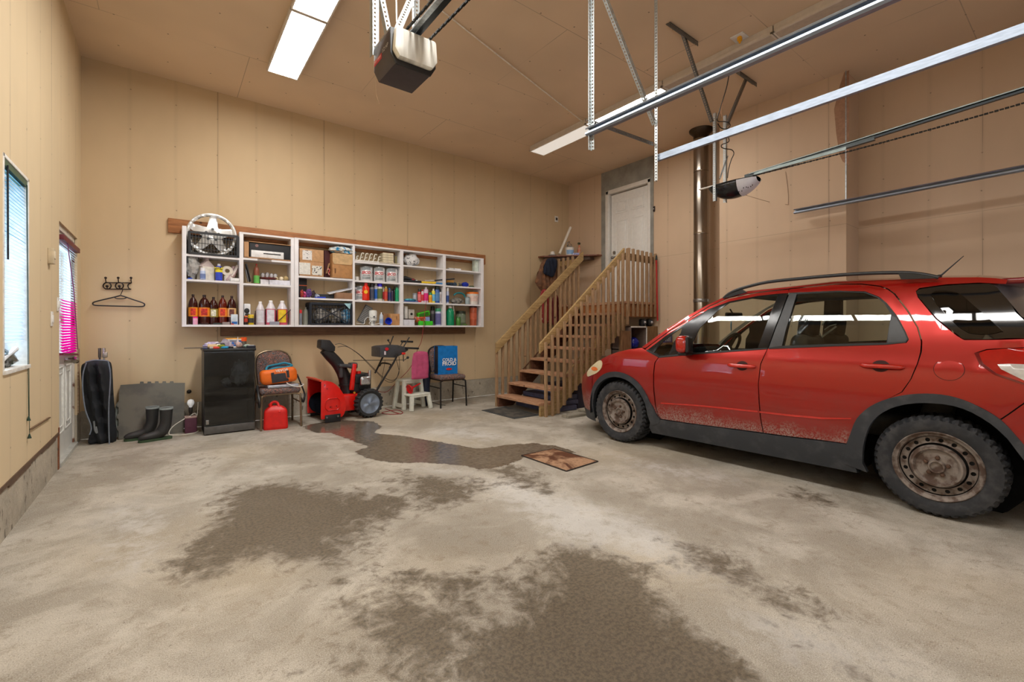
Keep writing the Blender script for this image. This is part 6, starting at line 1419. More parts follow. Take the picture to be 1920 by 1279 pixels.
# ================================================================= SNOW BLOWER
SR = mat((222, 24, 14), .3, var=.03, coat=.3); SB_ = mat((34, 35, 38), .42, var=.08); SBG = mat((60, 62, 66), .4, var=.08)
th = math.radians(3.5); O_ = Vector((1.56, 6.03, 0)); ex = Vector((math.cos(th), math.sin(th), 0)); ey = Vector((-math.sin(th), math.cos(th), 0))
def L(x, y, z): return O_+ex*x+ey*y+Vector((0, 0, z))
sn = thing('snow_blower', 'red and black two stage snow blower with grey wheels parked by the wall', 'snow blower', (1.95, 6.3, 0))
side = [(.0, .53), (.05, .545), (.14, .515), (.215, .45), (.275, .36), (.305, .26), (.31, .16), (.29, .09), (.26, .055), (.0, .055), (-.005, .08)]
SD = [tuple(q) for q in crom(side[1:9], 3, False)]; SD = [side[0]]+SD+side[9:]
Wn = .56
for y0, y1 in ((0, .008), (Wn-.008, Wn)):
    mb = MB(); mb.prism(SD, lambda a, b, d: L(a, d, b), y0, y1); mb.build('side_plate', SR, sn, world=True, bevel=.0015)
mb = MB(); 
sh = crom([Vector(q) for q in [(.0, .53), (.09, .53), (.17, .48), (.235, .4), (.27, .3), (.275, .2), (.25, .12), (.19, .07), (.10, .06)]], 4, False)
mb.grid(len(sh), 2, lambda u, v: L(sh[int(round(u*(len(sh)-1)))].x, .004+v*(Wn-.008), sh[int(round(u*(len(sh)-1)))].y)); mb.build('housing_shell', SR, sn, world=True, recalc=False)
mb = MB(); mb.beam(L(.0, 0, .545), L(.0, Wn, .545), .035, .018); mb.build('front_lip', mat((222, 60, 36), .35), sn, world=True)
mb = MB(); mb.tube([L(.05, -.006, .19), L(.05, -.006, .28), L(.09, -.006, .31), L(.20, -.006, .31), L(.23, -.006, .28), L(.23, -.006, .19), L(.20, -.006, .16), L(.08, -.006, .16)], .006, 6, closed=True); mb.build('plate_emboss', SR, sn, world=True, smooth=60)
for y in (.0, Wn):
    mb = MB(); mb.rbox((0, 0, 0), (.20, .012, .10), .02, Matrix((ex, ey, Vector((0, 0, 1)))).transposed()); mb.v = [v+L(.14, y-.012 if y == 0 else y+.012, .055) for v in mb.v]; mb.build('skid_shoe', SB_, sn, world=True)
for x in (.06, .20):
    mb = MB(); mb.cyl(L(x, -.02, .075), L(x, -.032, .075), .012, 10); mb.build('bolt', STEEL, sn, world=True)
for x, z in ((.11, .20), (.19, .205), (.04, .49), (.07, .44)):
    mb = MB(); mb.cyl(L(x, -.0, z), L(x, -.008, z), .006, 8); mb.build('bolt', HOLE, sn, world=True)
mb = MB()
def aug(u, v): 
    a = u*5*2*PI; r = .03+.105*v; s = 1 if u < .5 else -1; return L(.125+r*math.cos(a*s), .03+u*(Wn-.06), .20+r*math.sin(a*s))
mb.grid(100, 3, aug); mb.cyl(L(.125, .0, .20), L(.125, Wn, .20), .018, 12); mb.cyl(L(.125, Wn/2-.06, .2), L(.125, Wn/2+.06, .2), .05, 14); mb.build('auger', mat((28, 30, 40), .3, .4), sn, world=True, smooth=60)
# chute
C = crom([Vector(q) for q in [(.43, .30, .42), (.41, .30, .52), (.37, .29, .62), (.30, .29, .74), (.20, .28, .85), (.135, .28, .93)]], 4, False)
mb = MB(); mb.tube([L(*q) for q in C], [.086-.016*i/len(C) for i in range(len(C))], 16); mb.build('chute', SB_, sn, world=True, smooth=60)
for i in (5, 8, 11): 
    mb = MB(); mb.tube([L(*C[i]), L(*C[i+1])], .078-.012*i/len(C), 16); mb.build('chute_band', SB_, sn, world=True)
mb = MB(); mb.tube([L(.45, .30, .30), L(.43, .30, .44)], [.095, .085], 18); mb.tube([L(.43, .3, .43), L(.428, .3, .45)], .10, 18); mb.build('chute_base', SB_, sn, world=True, smooth=40)
mb = MB(); HP = [(.06, .955), (.066, 1.05), (.085, 1.065), (.18, 1.055), (.25, .965), (.245, .905), (.15, .90)]
mb.prism([(a, b) for a, b in HP], lambda a, b, d: L(a, d, b), .20, .38); mb.build('deflector_cap', SB_, sn, world=True, bevel=.012)
mb = MB(); mb.prism([(.10, 1.058), (.165, 1.048), (.215, .98), (.205, .975), (.155, 1.038), (.10, 1.05)], lambda a, b, d: L(a, d, b+.004), .25, .33); mb.build('warning_label', mat((196, 200, 202), .5), sn, world=True)
# chassis, engine
RM = Matrix((ex, ey, Vector((0, 0, 1)))).transposed()
mb = MB(); mb.rbox(L(.44, .28, .21), (.30, .34, .22), .02, RM); mb.build('gear_housing', SR, sn, world=True)
mb = MB(); mb.rbox(L(.60, .30, .45), (.27, .30, .27), .04, RM, n=4); mb.build('engine_cover', SB_, sn, world=True, smooth=50)
mb = MB(); mb.rbox(L(.47, .16, .55), (.055, .05, .36), .01, RM @ Matrix.Rotation(.12, 3, 'Y')); mb.build('belt_cover', SR, sn, world=True)
mb = MB(); mb.rbox(L(.56, .135, .52), (.14, .03, .12), .01, RM); mb.cyl(L(.60, .15, .42), L(.60, .12, .42), .06, 18); mb.build('engine_block', mat((40, 42, 44), .35, .3), sn, world=True)
mb = MB(); mg = onY(685, 714, 6.10); mb.rbox(mg, (.14, .05, .12), .025, RM); mb.cyl(mg+Vector((.06, 0, .02)), mg+Vector((.06, 0, .14)), .02, 12); mb.cyl(mg+Vector((-.01, -.02, 0)), mg+Vector((-.01, -.035, 0)), .038, 14); mb.build('muffler_guard', mat((196, 198, 200), .25, .85), sn, world=True)
for x, z, r in ((.57, .60, .035), (.73, .57, .026)):
    mb = MB(); mb.cyl(L(x, .22, z-.015), L(x, .22, z+.02), r, 14); mb.build('filler_cap', SR, sn, world=True)
mb = MB(); mb.rbox(L(.40, .22, .70), (.22, .12, .05), .02, RM @ Matrix.Rotation(.10, 3, 'Y')); mb.rbox(L(.49, .22, .70), (.10, .13, .08), .02, RM); mb.rbox(L(.33, .22, .62), (.05, .06, .16), .02, RM); mb.build('chute_drive_cover', SBG, sn, world=True, smooth=50)
mb = MB(); mb.cyl(L(.47, .12, .34), L(.47, .10, .34), .014, 10); mb.build('oil_cap', mat((210, 140, 40), .4), sn, world=True)
# handlebars
def ph(px, py, Y): return onY(px, py, Y)
for pts, nm in (([(706,733,6.08),(722,706,6.09),(738,680,6.10),(746,664,6.10)], 'n'), ([(703,700,6.5),(708,690,6.5),(716,673,6.5),(722,662,6.5)], 'f')):
    mb = MB(); mb.tube([ph(*q) for q in pts], .013, 10); mb.build('handle_tube', BLKM, sn, world=True)
mb = MB(); mb.tube(crom([ph(730,690,6.1), ph(733,685,6.12), ph(728,682,6.25), ph(716,681,6.4), ph(712,686,6.48)], 4, False), .012, 8); mb.build('cross_brace', BLKM, sn, world=True)
pc = ph(729, 660, 6.28)
mb = MB()
PP = [(713,651),(720,649),(746,647),(765,652),(766,657),(756,664),(742,671),(713,670)]; Q1 = [ph(x, y, 6.13) for x, y in PP]
n = len(Q1); vs = Q1+[q+Vector((-.02, .30, 0)) for q in Q1]; mb.add(vs, [tuple(range(n)), tuple(range(2*n-1, n-1, -1))]+[(i, (i+1) % n, (i+1) % n+n, i+n) for i in range(n)]); mb.build('control_panel', SBG, sn, world=True, bevel=.012)
mb = MB(); q = ph(725.5, 654.5, 6.115); mb.prism(ell(q.x, q.z, .026, .022, 18), lambda a, b, d: Vector((a, q.y+d, b)), 0, .006); mb.build('red_badge', mat((206, 24, 40), .4), sn, world=True)
mb = MB(); q = ph(722, 662, 6.115); mb.box(q, (.026, .004, .05)); mb.build('white_label', mat((200, 190, 200), .5), sn, world=True)
for a, b_, nm in (((760, 652.5, 6.12), (785, 653.5, 6.10), 'n'), ((752, 640, 6.45), (774, 641, 6.45), 'f')):
    mb = MB(); mb.cyl(ph(*a), ph(*b_), .015, 10); mb.build('grip', mat((22, 22, 24), .7), sn, world=True)
for pts, ball in (([(732,648,6.25),(731,644,6.25),(728,638,6.24)], .017), ([(751,648,6.25),(753,645,6.25),(754.5,641,6.25)], .017), ([(756,676,6.1),(760,674,6.09),(764.5,670.5,6.08)], .02)):
    mb = MB(); mb.tube([ph(*q) for q in pts], .006, 6); mb.ball(ph(*pts[-1]), ball, 12); mb.build('lever_knob', BLACK, sn, world=True)
for a, b_ in (((731, 647, 6.22), (737.5, 630, 6.22)), ((757, 650, 6.2), (767.5, 632.5, 6.2))):
    mb = MB(); mb.tube([ph(*a), ph(*b_)], .009, 8); mb.build('drive_lever', BLACK, sn, world=True)
mb = MB(); q = ph(756.5, 663, 6.1); mb.rbox(q, (.05, .03, .03), .006); mb.build('red_trigger', SR, sn, world=True)
mb = MB(); mb.tube([ph(662, 676, 6.25), ph(757, 675, 6.12)], .005, 6); mb.tube([ph(756, 664, 6.1), ph(756.5, 678, 6.1)], .006, 6); mb.build('chute_crank_rod', BLKM, sn, world=True)
mb = MB(); tubeY(mb, [(628,646,6.28),(640,645,6.25),(660,655,6.2),(680,670,6.2),(705,695,6.2),(720,708,6.2),(738,713,6.25),(748,700,6.25),(746,685,6.2),(742,672,6.2)], 6.2, .0038, 6); tubeY(mb, [(633,651,6.28),(650,650,6.25),(672,664,6.22),(690,682,6.2),(708,700,6.2),(727,716,6.25),(742,712,6.25),(749,690,6.2),(748,668,6.2)], 6.2, .0038, 6); tubeY(mb, [(722,675,6.2),(719,695,6.2),(714,715,6.2),(706,728,6.2)], 6.2, .003, 6); mb.build('control_cable', mat((30, 26, 26), .5), sn, world=True)
for y, nm in ((-.045, 1), (.50, 0)):
    w = bpy.data.objects.new('wheel', None); COL.objects.link(w); w.parent = sn; c = L(.625, y, .197); w.location = c-sn.location; w.empty_display_size = .05
    mb = MB(); N = 88; vs = []; fs = []; prof = [(.135, .0), (.145, -.008), (.17, -.012), (.184, -.004), (.196, .012), (.199, .05), (.196, .085), (.18, .10), (.14, .098)]; n = len(prof)
    for k in range(N):
        a = 2*PI*k/N; lug = (k % 4) < 2
        for i, (r, x) in enumerate(prof): 
            r2 = r-(.016 if not lug and 3 <= i <= 6 else 0); q = ex*(r2*math.cos(a+.4*x))+Vector((0, 0, r2*math.sin(a+.4*x)))+ey*x; vs.append(q)
    for k in range(N):
        for i in range(n-1): fs.append((k*n+i, ((k+1) % N)*n+i, ((k+1) % N)*n+i+1, k*n+i+1))
    mb.add(vs, fs); mb.build('tyre', mat((34, 35, 37), .75, var=.12), w, smooth=30)
    RW = Matrix((ex, Vector((0, 0, 1)), -ey)).transposed()
    def rimf(u, v): 
        a = 2*PI*u; r = .02+.118*v; x = .006*math.cos(a*5)*math.sin(PI*v)-.014*math.sin(PI*v*.9)+.002; return RW @ Vector((r*math.cos(a), r*math.sin(a), x))
    mb = MB(); mb.grid(60, 12, rimf, close_u=True); mb.lathe([(.137, .0), (.140, .004), (.135, -.01)], (0, 0, 0), 40, RW, caps=False); mb.lathe([(0, .016), (.018, .014), (.022, .0)], (0, 0, 0), 16, RW); mb.build('rim', mat((132, 146, 166), .35, .5, var=.05), w, smooth=60)
# ================================================================= WALL SHELVES
FS = 6.515; BK = YB-.002
SHW = mat((236, 234, 236), .5, var=.02, scale=8)
def zf(px, py): return onY(px, py, FS).z
def xf_(px, Y=FS): return onY(px, 600, Y).x
zbot = zf(341, 612.5)
def unit(label, xs, ztop, shelves, group):
    """xs = px of the boards as (left,right) pairs; shelves = per bay list of z"""
    t = thing('storage_shelf', label, 'shelf', (xf_((xs[0][0]+xs[-1][1])/2), (FS+BK)/2, zbot), 0, group)
    X = [(xf_(a), xf_(b)) for a, b in xs]; th = .02
    for i, (a, b_) in enumerate(X):
        mb = MB(); mb.bb((a, FS, zbot), (b_, BK, ztop)); mb.build('upright', SHW, t, world=True, bevel=.0015)
    mb = MB(); mb.bb((X[1][0] if len(xs) == 3 else X[0][0], FS-.001, ztop-.02), (X[-1][1], BK, ztop+.002)); mb.build('top_board', SHW, t, world=True)
    mb = MB(); mb.bb((X[0][0], FS-.001, zbot-.001), (X[-1][1], BK, zbot+.024)); mb.build('bottom_board', SHW, t, world=True)
    for i, zz in enumerate(shelves):
        for z in zz:
            mb = MB(); mb.bb((X[i][1]-.001, FS+.003, z-.024), (X[i+1][0]+.001, BK, z)); mb.build('shelf_board', SHW, t, world=True)
    return t
zA = [(zf(349, 477)+zf(449, 482.5))/2, (zf(349, 523.6)+zf(449, 527.5))/2]
zB_ = [(zf(457, 484)+zf(546, 489.5))/2, (zf(457, 530)+zf(546, 536))/2]
zCc = [(zf(560, 518)+zf(662, 522))/2, (zf(560, 558)+zf(662, 561))/2]
zD = [(zf(665, 490.8)+zf(750, 495.5))/2, (zf(665, 525.5)+zf(750, 530))/2, (zf(665, 562.5)+zf(750, 565.5))/2]
zE = [(zf(757, 497)+zf(831, 503))/2, (zf(757, 529)+zf(831, 533.5))/2, (zf(757, 566)+zf(831, 568))/2]
zF = [(zf(836, 504)+zf(902, 510))/2, (zf(836, 535)+zf(902, 539.5))/2, (zf(836, 569)+zf(902, 571.5))/2]
zt1 = (zf(341, 423.5)+zf(546, 445))/2; zt2 = (zf(552, 446)+zf(905, 484.5))/2; z0 = zbot+.023
unit('left white wall shelf unit with two columns, holding the hubcap and brown bottles', [(341.5, 349.5), (449, 456.5), (545.5, 551.8)], zt1, [zA, zB_], 'white wall shelf units')
unit('right white wall shelf unit with four columns, holding the paint cans', [(552.4, 560), (661.5, 665.5), (750.5, 756.5), (831, 836), (902, 907)], zt2, [zCc, zD, zE, zF], 'white wall shelf units')
zA, zB_, zCc, zD, zE, zF = [[z+.0015 for z in q] for q in (zA, zB_, zCc, zD, zE, zF)]; z0 += .0015
PK = woodmat((134, 84, 46), (176, 116, 68), 5, (1.2, 10, 10))
a = onY(315, 408, YB); b_ = onY(315, 428, YB); c = onY(908, 480, YB)
mb = MB(); mb.bb((a.x, YB-.04, (zt1+zt2)/2-.06), (c.x, YB-.001, (a.z+c.z)/2)); tag(mb.build('wall_plank', PK, bevel=.002), 'long orange brown plank fixed above the white wall shelves', 'plank', )
mb = MB(); a = onY(413, 630, YB); c = onY(870, 628, YB); mb.bb((a.x, YB-.04, a.z), (c.x, YB-.001, zbot+.01)); tag(mb.build('wall_plank', woodmat((100, 72, 50), (132, 98, 70), 5, (1.2, 10, 10)), bevel=.002), 'brown plank running below the white wall shelves', 'plank')
def it(x1, x2, yt, zs, Y=6.60):
    X1 = onY(x1, 600, Y).x; X2 = onY(x2, 600, Y).x; z = onY((x1+x2)/2, yt, Y).z
    for l_, r_ in ((349.5, 449), (456.5, 545.5), (560, 661.5), (665.5, 750.5), (756.5, 831), (836, 902)):
        if l_ < (x1+x2)/2 < r_:
            X1 = max(X1, xf_(l_)+.003); X2 = min(X2, xf_(r_)-.003)
    return Vector(((X1+X2)/2, Y, zs)), X2-X1, z-zs
def box(name, label, cat, x1, x2, yt, zs, c, Y=6.62, dp=None, rz=0, group=None, r=.004, hh=None, part='box_body', m=None):
    p, w, h = it(x1, x2, yt, zs, Y-(dp or .12)/2); p.y = Y; h = hh or h; t = thing(name, label, cat, p, rz, group)
    mb = MB(); mb.rbox((0, 0, h/2), (w, dp or .12, h), r); mb.build(part, m or mat(c, .6), t); t['w'] = w; t['h'] = h; return t, w, h
def bottle(name, label, cat, x1, x2, yt, zs, kind, body, cap=None, lab=None, Y=6.60, group=None, rough=.25, lz=(.2, .62), lab2=None):
    p, w, h = it(x1, x2, yt, zs, Y); r = w/2; t = thing(name, label, cat, p, 0, group)
    K = {'can': ([(r*.96, 0), (r, .01*h), (r, .80*h), (r*.92, .84*h), (r*.55, .87*h)], [(r*.5, .86*h), (r*.5, .985*h), (r*.42, h)]),
         'capcan': ([(r*.96, 0), (r, .01*h), (r, .74*h), (r*.9, .77*h)], [(r*.86, .76*h), (r*.84, .98*h), (r*.76, h)]),
         'soda': ([(r*.8, 0), (r*.97, .03*h), (r, .1*h), (r, .60*h), (r*.97, .68*h), (r*.84, .77*h), (r*.60, .85*h), (r*.34, .89*h), (r*.28, .91*h), (r*.28, .95*h)], [(r*.30, .93*h), (r*.30, .995*h), (r*.27, h)]),
         'jug': ([(r*.92, 0), (r, .03*h), (r, .55*h), (r*.94, .64*h), (r*.55, .82*h), (r*.34, .89*h), (r*.34, .93*h)], [(r*.38, .91*h), (r*.38, .99*h), (r*.34, h)]),
         'jar': ([(r*.95, 0), (r, .04*h), (r, .80*h), (r*.9, .83*h)], [(r*1.0, .82*h), (r*1.0, .98*h), (r*.94, h)]),
         'flask': ([(r*.96, 0), (r, .03*h), (r, .70*h), (r*.8, .80*h), (r*.45, .86*h), (r*.42, .9*h)], [(r*.46, .88*h), (r*.46, .99*h), (r*.4, h)]),
         'tub': ([(r*.84, 0), (r*.97, .84*h), (r*.98, .88*h)], [(r*1.0, .86*h), (r*1.0, .98*h), (r*.96, h)])}[kind]
    def in_(prof, f): 
        z = f*h
        return interp_(prof, z)
    mb = MB(); mb.lathe(K[0], seg=20); mb.build('body', mat(body, rough, var=.04), t, smooth=50)
    if cap: mb = MB(); mb.lathe(K[1], seg=18); mb.build('cap', mat(cap, .4), t, smooth=40)
    if lab:
        z1, z2 = lz[0]*h, lz[1]*h; R1 = max(q[0] for q in K[0])+.0012
        k = (lambda z: R1) if kind != 'tub' else (lambda z: r*(.84+.13*z/(.84*h))+.0012)
        arc = (dict(a0=-PI/2-.8+YA(p), a1=-PI/2+.8+YA(p), seg=10) if kind == 'jug' else dict(seg=20)); mb = MB(); mb.lathe([(k(z1), z1), (k(z2), z2)], caps=False, **arc); mb.build('label_band', mat(lab, .5), t, smooth=60)
        if lab2:
            mb = MB(); mb.lathe([(R1+.0008, z1+(z2-z1)*.12), (R1+.0008, z2-(z2-z1)*.12)], seg=8, a0=-PI/2-.55+YA(p), a1=-PI/2+.55+YA(p), caps=False); mb.build('label_emblem', mat(lab2, .5, var=.2, scale=40), t, smooth=60)
    return t
def YA(p): return math.atan2(p.x, p.y)*-1
def interp_(prof, z): return prof[0][0]
# --- column 1
def crate(label, x1, x2, yt, zs, Y, c, dp, nx, nz, rim=.02, name='plastic_crate', cat='crate', cross=False):
    p, w, h = it(x1, x2, yt, zs, Y-dp/2); p.y = Y; w -= .03; t = thing(name, label, cat, p); m_ = mat(c, .4, var=.06); mb = MB(); bt = .006
    def wall(o, dx, L):
        mb.beam(o+Vector((0, 0, h-.014)), o+dx*L+Vector((0, 0, h-.014)), .012, .028); mb.beam(o+Vector((0, 0, .012)), o+dx*L+Vector((0, 0, .012)), .01, .024)
        for k in range(nx+1):
            q = o+dx*(L*k/nx); e = .03 if k in (0, nx) else .0055; mb.beam(q+Vector((0, 0, .01)), q+Vector((0, 0, h-.01)), e, .009, up=Vector((dx.y, -dx.x, 0)))
        for k in range(1, nz): mb.beam(o+Vector((0, 0, h*k/nz)), o+dx*L+Vector((0, 0, h*k/nz)), .008, bt)
    wall(Vector((-w/2, -dp/2, 0)), Vector((1, 0, 0)), w); wall(Vector((-w/2, dp/2, 0)), Vector((1, 0, 0)), w); 
    wall(Vector((-w/2, -dp/2, 0)), Vector((0, 1, 0)), dp); wall(Vector((w/2, -dp/2, 0)), Vector((0, 1, 0)), dp)
    mb.bb((-w/2, -dp/2, 0), (w/2, dp/2, .008))
    if cross:
        for s in (-1, 1): mb.beam(Vector((-s*w*.34, -dp/2-.006, h*.85)), Vector((s*w*.4, -dp/2-.006, h*.12)), .02, .012)
    mb.build('lattice_body', m_, t, smooth=0); return t, w, h
crate('black lattice plastic crate holding the hubcap on the top left shelf', 352, 448.5, 437, zA[0], 6.625, (34, 37, 42), .22, 16, 4)
# hubcap
q = onY(398, 440.5, 6.60); R0 = .345*.0+ (onY(446, 449, 6.6).x-onY(351, 449, 6.6).x)/2
t = thing('hubcap', 'silver five spoke hubcap standing in the black crate', 'hubcap', (q.x, 6.61, q.z))
RH = Matrix(((1, 0, 0), (0, 0, 1), (0, -1, 0))) @ Matrix.Rotation(0, 3, 'X')    # local z -> -y
HM = mat((214, 214, 212), .3, .55, var=.04)
def hz2(a, b): r = math.hypot(a, b)/R0; return .05*(1-r*r)*.4+(.014 if r > .88 else 0)-(.012 if r < .13 else 0)
out = ell(0, 0, R0, R0, 60); rim_in = .86*R0; holes = []
for k in range(5):
    c0 = PI/2+2*PI*(k+.5)/5-.05
    H = [(rim_in*math.cos(c0+d), rim_in*math.sin(c0+d)) for d in [(-.46+.92*i/9) for i in range(10)]]+[(.50*R0*math.cos(c0+.22), .50*R0*math.sin(c0+.22)), (.40*R0*math.cos(c0), .40*R0*math.sin(c0)), (.50*R0*math.cos(c0-.22), .50*R0*math.sin(c0-.22))]
    holes.append(H)
mb = MB(); mb.sheet(out, lambda a, b: Vector((a, -hz2(a, b), b)), .02, .008, (0, 1, 0), holes); mb.build('disc', HM, t, smooth=50)
for k in range(5):
    a = PI/2+2*PI*k/5-.05; mb = MB(); r = .26*R0; mb.cyl((r*math.cos(a), -.012, r*math.sin(a)), (r*math.cos(a), -.024, r*math.sin(a)), .015, 12); mb.build('lug_cover', mat((90, 94, 98), .4), t)
mb = MB(); mb.tube([Vector((R0*.985*math.cos(i*PI/30), -.006, R0*.985*math.sin(i*PI/30))) for i in range(60)], .008, 8, closed=True); mb.build('outer_rim', HM, t, smooth=60)
crumple('plastic_bag', 'grey plastic bag of rags in the upper left shelf corner beside the carton', 'bag', (xf_(361, 6.6), 6.62, zA[1]), (.075, .075, .15), mat((188, 186, 182), .4, second=(96, 100, 100), scale=9, sharp=(.42, .6)), 3, .35)
box('blue_cap_box', 'small blue box in front of the grey plastic bag', 'box', 352, 361, 521, zA[1], (20, 70, 190), 6.54, .03)
t, w, h = box('drink_carton', 'white gable top drink carton on the shelf beneath the crate', 'carton', 373, 399, 500, zA[1], (226, 220, 208), 6.62, .12, .5)
mb = MB(); mb.prism([(-.085, 0), (.085, 0), (.0, .085)], lambda a, b, d: Vector((a*.98, d, h+b)), -.055, .055); mb.bb((-.004, -.055, h+.07), (.004, .055, h+.105)); mb.build('gable_top', mat((206, 190, 186), .5), t)
bottle('spray_can', 'pale blue and white spray can standing before the drink carton', 'spray can', 375, 385.5, 503, zA[1], 'capcan', (190, 206, 236), (236, 238, 246), (120, 140, 190), 6.54, lz=(.1, .5))
t = bottle('spray_can', 'blue and yellow spray can with white cap beside the tape roll', 'spray can', 404, 417, 495, zA[1], 'can', (40, 64, 186), (206, 206, 204), (52, 76, 200), 6.56, lz=(.05, .6)); h = .19
p, w, h = it(404, 417, 495, zA[1], 6.56)
mb = MB(); mb.lathe([(w/2+.0022, .50*h), (w/2+.0022, .66*h)], seg=20, caps=False); mb.build('yellow_band', mat((246, 226, 30), .5), t); mb = MB(); mb.lathe([(w/2+.0022, .66*h), (w/2+.0022, .79*h)], seg=20, caps=False); mb.build('dark_band', mat((30, 30, 60), .5), t)
an = YA(p); dx_ = Vector((math.cos(an), math.sin(an), 0)); mb = MB(); text_mb(mb, 'WD-40', .032, Vector((0, 0, .725*h))+Vector((math.sin(an), -math.cos(an), 0))*(w/2+.004), dx_, (0, 0, 1), bold=.0008); mb.build('lettering', mat((246, 226, 30), .5), t)
t = thing('tape_roll', 'cream roll of masking tape standing beside the blue and yellow can', 'tape', (xf_(426, 6.6), 6.6, zA[1])); mb = MB(); mb.lathe([(.025, -.02), (.06, -.02), (.06, .02), (.025, .02), (.025, -.02)], (0, 0, .13), 24, Matrix.Rotation(PI/2, 3, 'X'), caps=False); mb.rbox((0, 0, .035), (.07, .06, .07), .012); mb.build('roll', mat((222, 214, 200), .6), t)
for i, (x0, y0, x1, y1, c) in enumerate(((425, 526, 438, 499, (190, 166, 170)), (431, 525, 446, 497, (226, 214, 208)), (436, 520, 444, 505, (150, 120, 116)))):
    a = onY(x0, y0, 6.56); b_ = onY(x1, y1, 6.64); a.z = max(a.z, zA[1]+.012); mb = MB(); mb.beam(a, b_, .035, .012); tag(mb.build('paint_brush', mat(c, .6), bevel=.003), ['pinkish paint brush leaning right, left one of three', 'pale flat brush leaning against the white upright', 'short brown brush between the two leaning brushes'][i], 'brush', 'brushes leaning on the upright')
t, w, h = box('white_tray', 'small white tray at the right end under the brushes', 'tray', 432, 449, 521.5, zA[1], (236, 236, 236), 6.55, .07, part='tray_body')
BO = (58, 18, 12)
brown = [(353, 371, 552, (238, 150, 30), (206, 60, 40), 'big brown bottle with orange label behind the pink jar, leftmost of five'), (372, 394, 553, (240, 140, 40), (200, 50, 40), 'widest brown bottle with orange label, second from the shelf side'), (391.5, 409, 557, (150, 140, 60), (232, 226, 200), 'brown bottle with olive green label, middle of the five'), (409, 426, 554, (240, 146, 50), (206, 60, 40), 'reddish brown bottle with low orange label, right of the olive one'), (426, 443, 555, (232, 190, 130), (110, 60, 50), 'brown bottle with beige label behind the small blue box')]
for i, (a, b_, y, c1_, c2_, lb) in enumerate(brown):
    bottle('large_bottle', lb, 'bottle', a, b_, y, z0, 'soda', BO if i != 3 else (96, 24, 10), (40, 14, 12), c1_, 6.62, 'five large brown bottles', .12, (.27, .57), c2_)
bottle('pink_jar', 'small jar with bright pink lid in front of the leftmost brown bottle', 'jar', 361.5, 371, 594, z0, 'jar', (236, 170, 196), (250, 20, 130), None, 6.535)
t, w, h = box('printed_box', 'small white and blue printed box in front of the last brown bottle', 'box', 433, 446, 589.5, z0, (206, 220, 232), 6.54, .03, .1); mb = MB(); mb.bb((-w/2+.008, -.018, h*.06), (w/2-.008, -.0155, h*.3)); mb.build('blue_band', mat((40, 110, 190), .5), t); mb = MB(); mb.bb((-w/2, -.018, h*.0), (-w/2+.03, -.0155, h*.16)); mb.build('orange_corner', mat((226, 80, 30), .5), t)
box('small_plank', 'dark flat scrap lying in front of the middle brown bottles', 'scrap', 400, 416, 605.5, z0, (44, 54, 50), 6.535, .025)
box('paper_strip', 'grey folded strip lying before the reddish brown bottle', 'strip', 417, 431, 604, z0, (150, 138, 136), 6.532, .02)
# --- column 2
t, w, h = box('cardboard_tray', 'open cardboard tray carrying the printer on the second column top', 'box', 458, 545, 462, zB_[0], (186, 140, 98), 6.62, .21, hh=.014, part='tray_base')
CBM = mat((190, 146, 104), .75, var=.04)
mb = MB(); mb.bb((-w/2, -.105, 0), (-w/2+.05, .1, .20)); mb.build('side_wall', CBM, t); mb = MB(); mb.bb((-w/2+.05, -.11, .205), (w/2, .1, .212)); mb.build('top_flap', CBM, t); mb = MB(); mb.bb((-.12, -.15, .0), (.04, -.1, .008)); mb.build('front_tab', CBM, t)
t, w, h = box('printer', 'black and white desktop printer packed in the cardboard tray', 'printer', 468, 543.5, 467, zB_[0]+.015, (30, 31, 35), 6.62, .19, hh=.185, part='printer_body')
mb = MB(); mb.rbox((-.03, -.1, .045), (w-.09, .02, .09), .006); mb.build('white_tray_front', mat((232, 232, 232), .4), t); mb = MB(); mb.bb((-.08, -.113, .05), (.12, -.108, .062)); mb.build('paper_slot', BLACK, t)
mb = MB(); mb.prism(ell(-w/2+.08, .15, .018, .018, 16), lambda a, b, d: Vector((a, -.0965+d, b)), 0, .0015); mb.build('round_emblem', mat((150, 110, 104), .4), t)
mb = MB(); text_mb(mb, 'hp', .022, (-w/2+.08, -.099, .152), (1, 0, 0), (0, 0, 1)); mb.build('emblem_lettering', BLACK, t)
mb = MB(); mb.beam(onY(469, 530, 6.58)+Vector((0, 0, .01)), onY(461, 495, 6.58), .012, .12, up=Vector((0, 1, 0))); tag(mb.build('black_tray', BLACK, bevel=.003), 'black plastic tray leaning against the left upright, second column', 'tray')
mb = MB(); mb.beam(onY(465.5, 530, 6.55)+Vector((.0, -.0, .01)), onY(460.5, 506, 6.55), .01, .05, up=Vector((0, 1, 0))); tag(mb.build('grey_rasp', mat((110, 112, 116), .4, .4)), 'grey metal strip leaning on the black tray', 'strip')
t = bottle('sauce_bottle', 'glass bottle with red cap and green label on the second column shelf', 'bottle', 475.5, 486.5, 495, zB_[1], 'soda', (150, 90, 70), (206, 24, 34), (110, 190, 90), 6.6, lz=(.04, .42))
t = thing('fruit_plate', 'red brown plate carrying clear glass cups', 'plate', (xf_(504, 6.63), 6.63, zB_[1]+.06)); mb = MB(); mb.lathe([(.05, 0), (.11, .02), (.118, .03), (.05, .012)], seg=24); mb.build('plate_body', mat((120, 36, 28), .3), t)
GLS = mat((200, 200, 204), .08, var=.15, scale=26, second=(120, 110, 108))
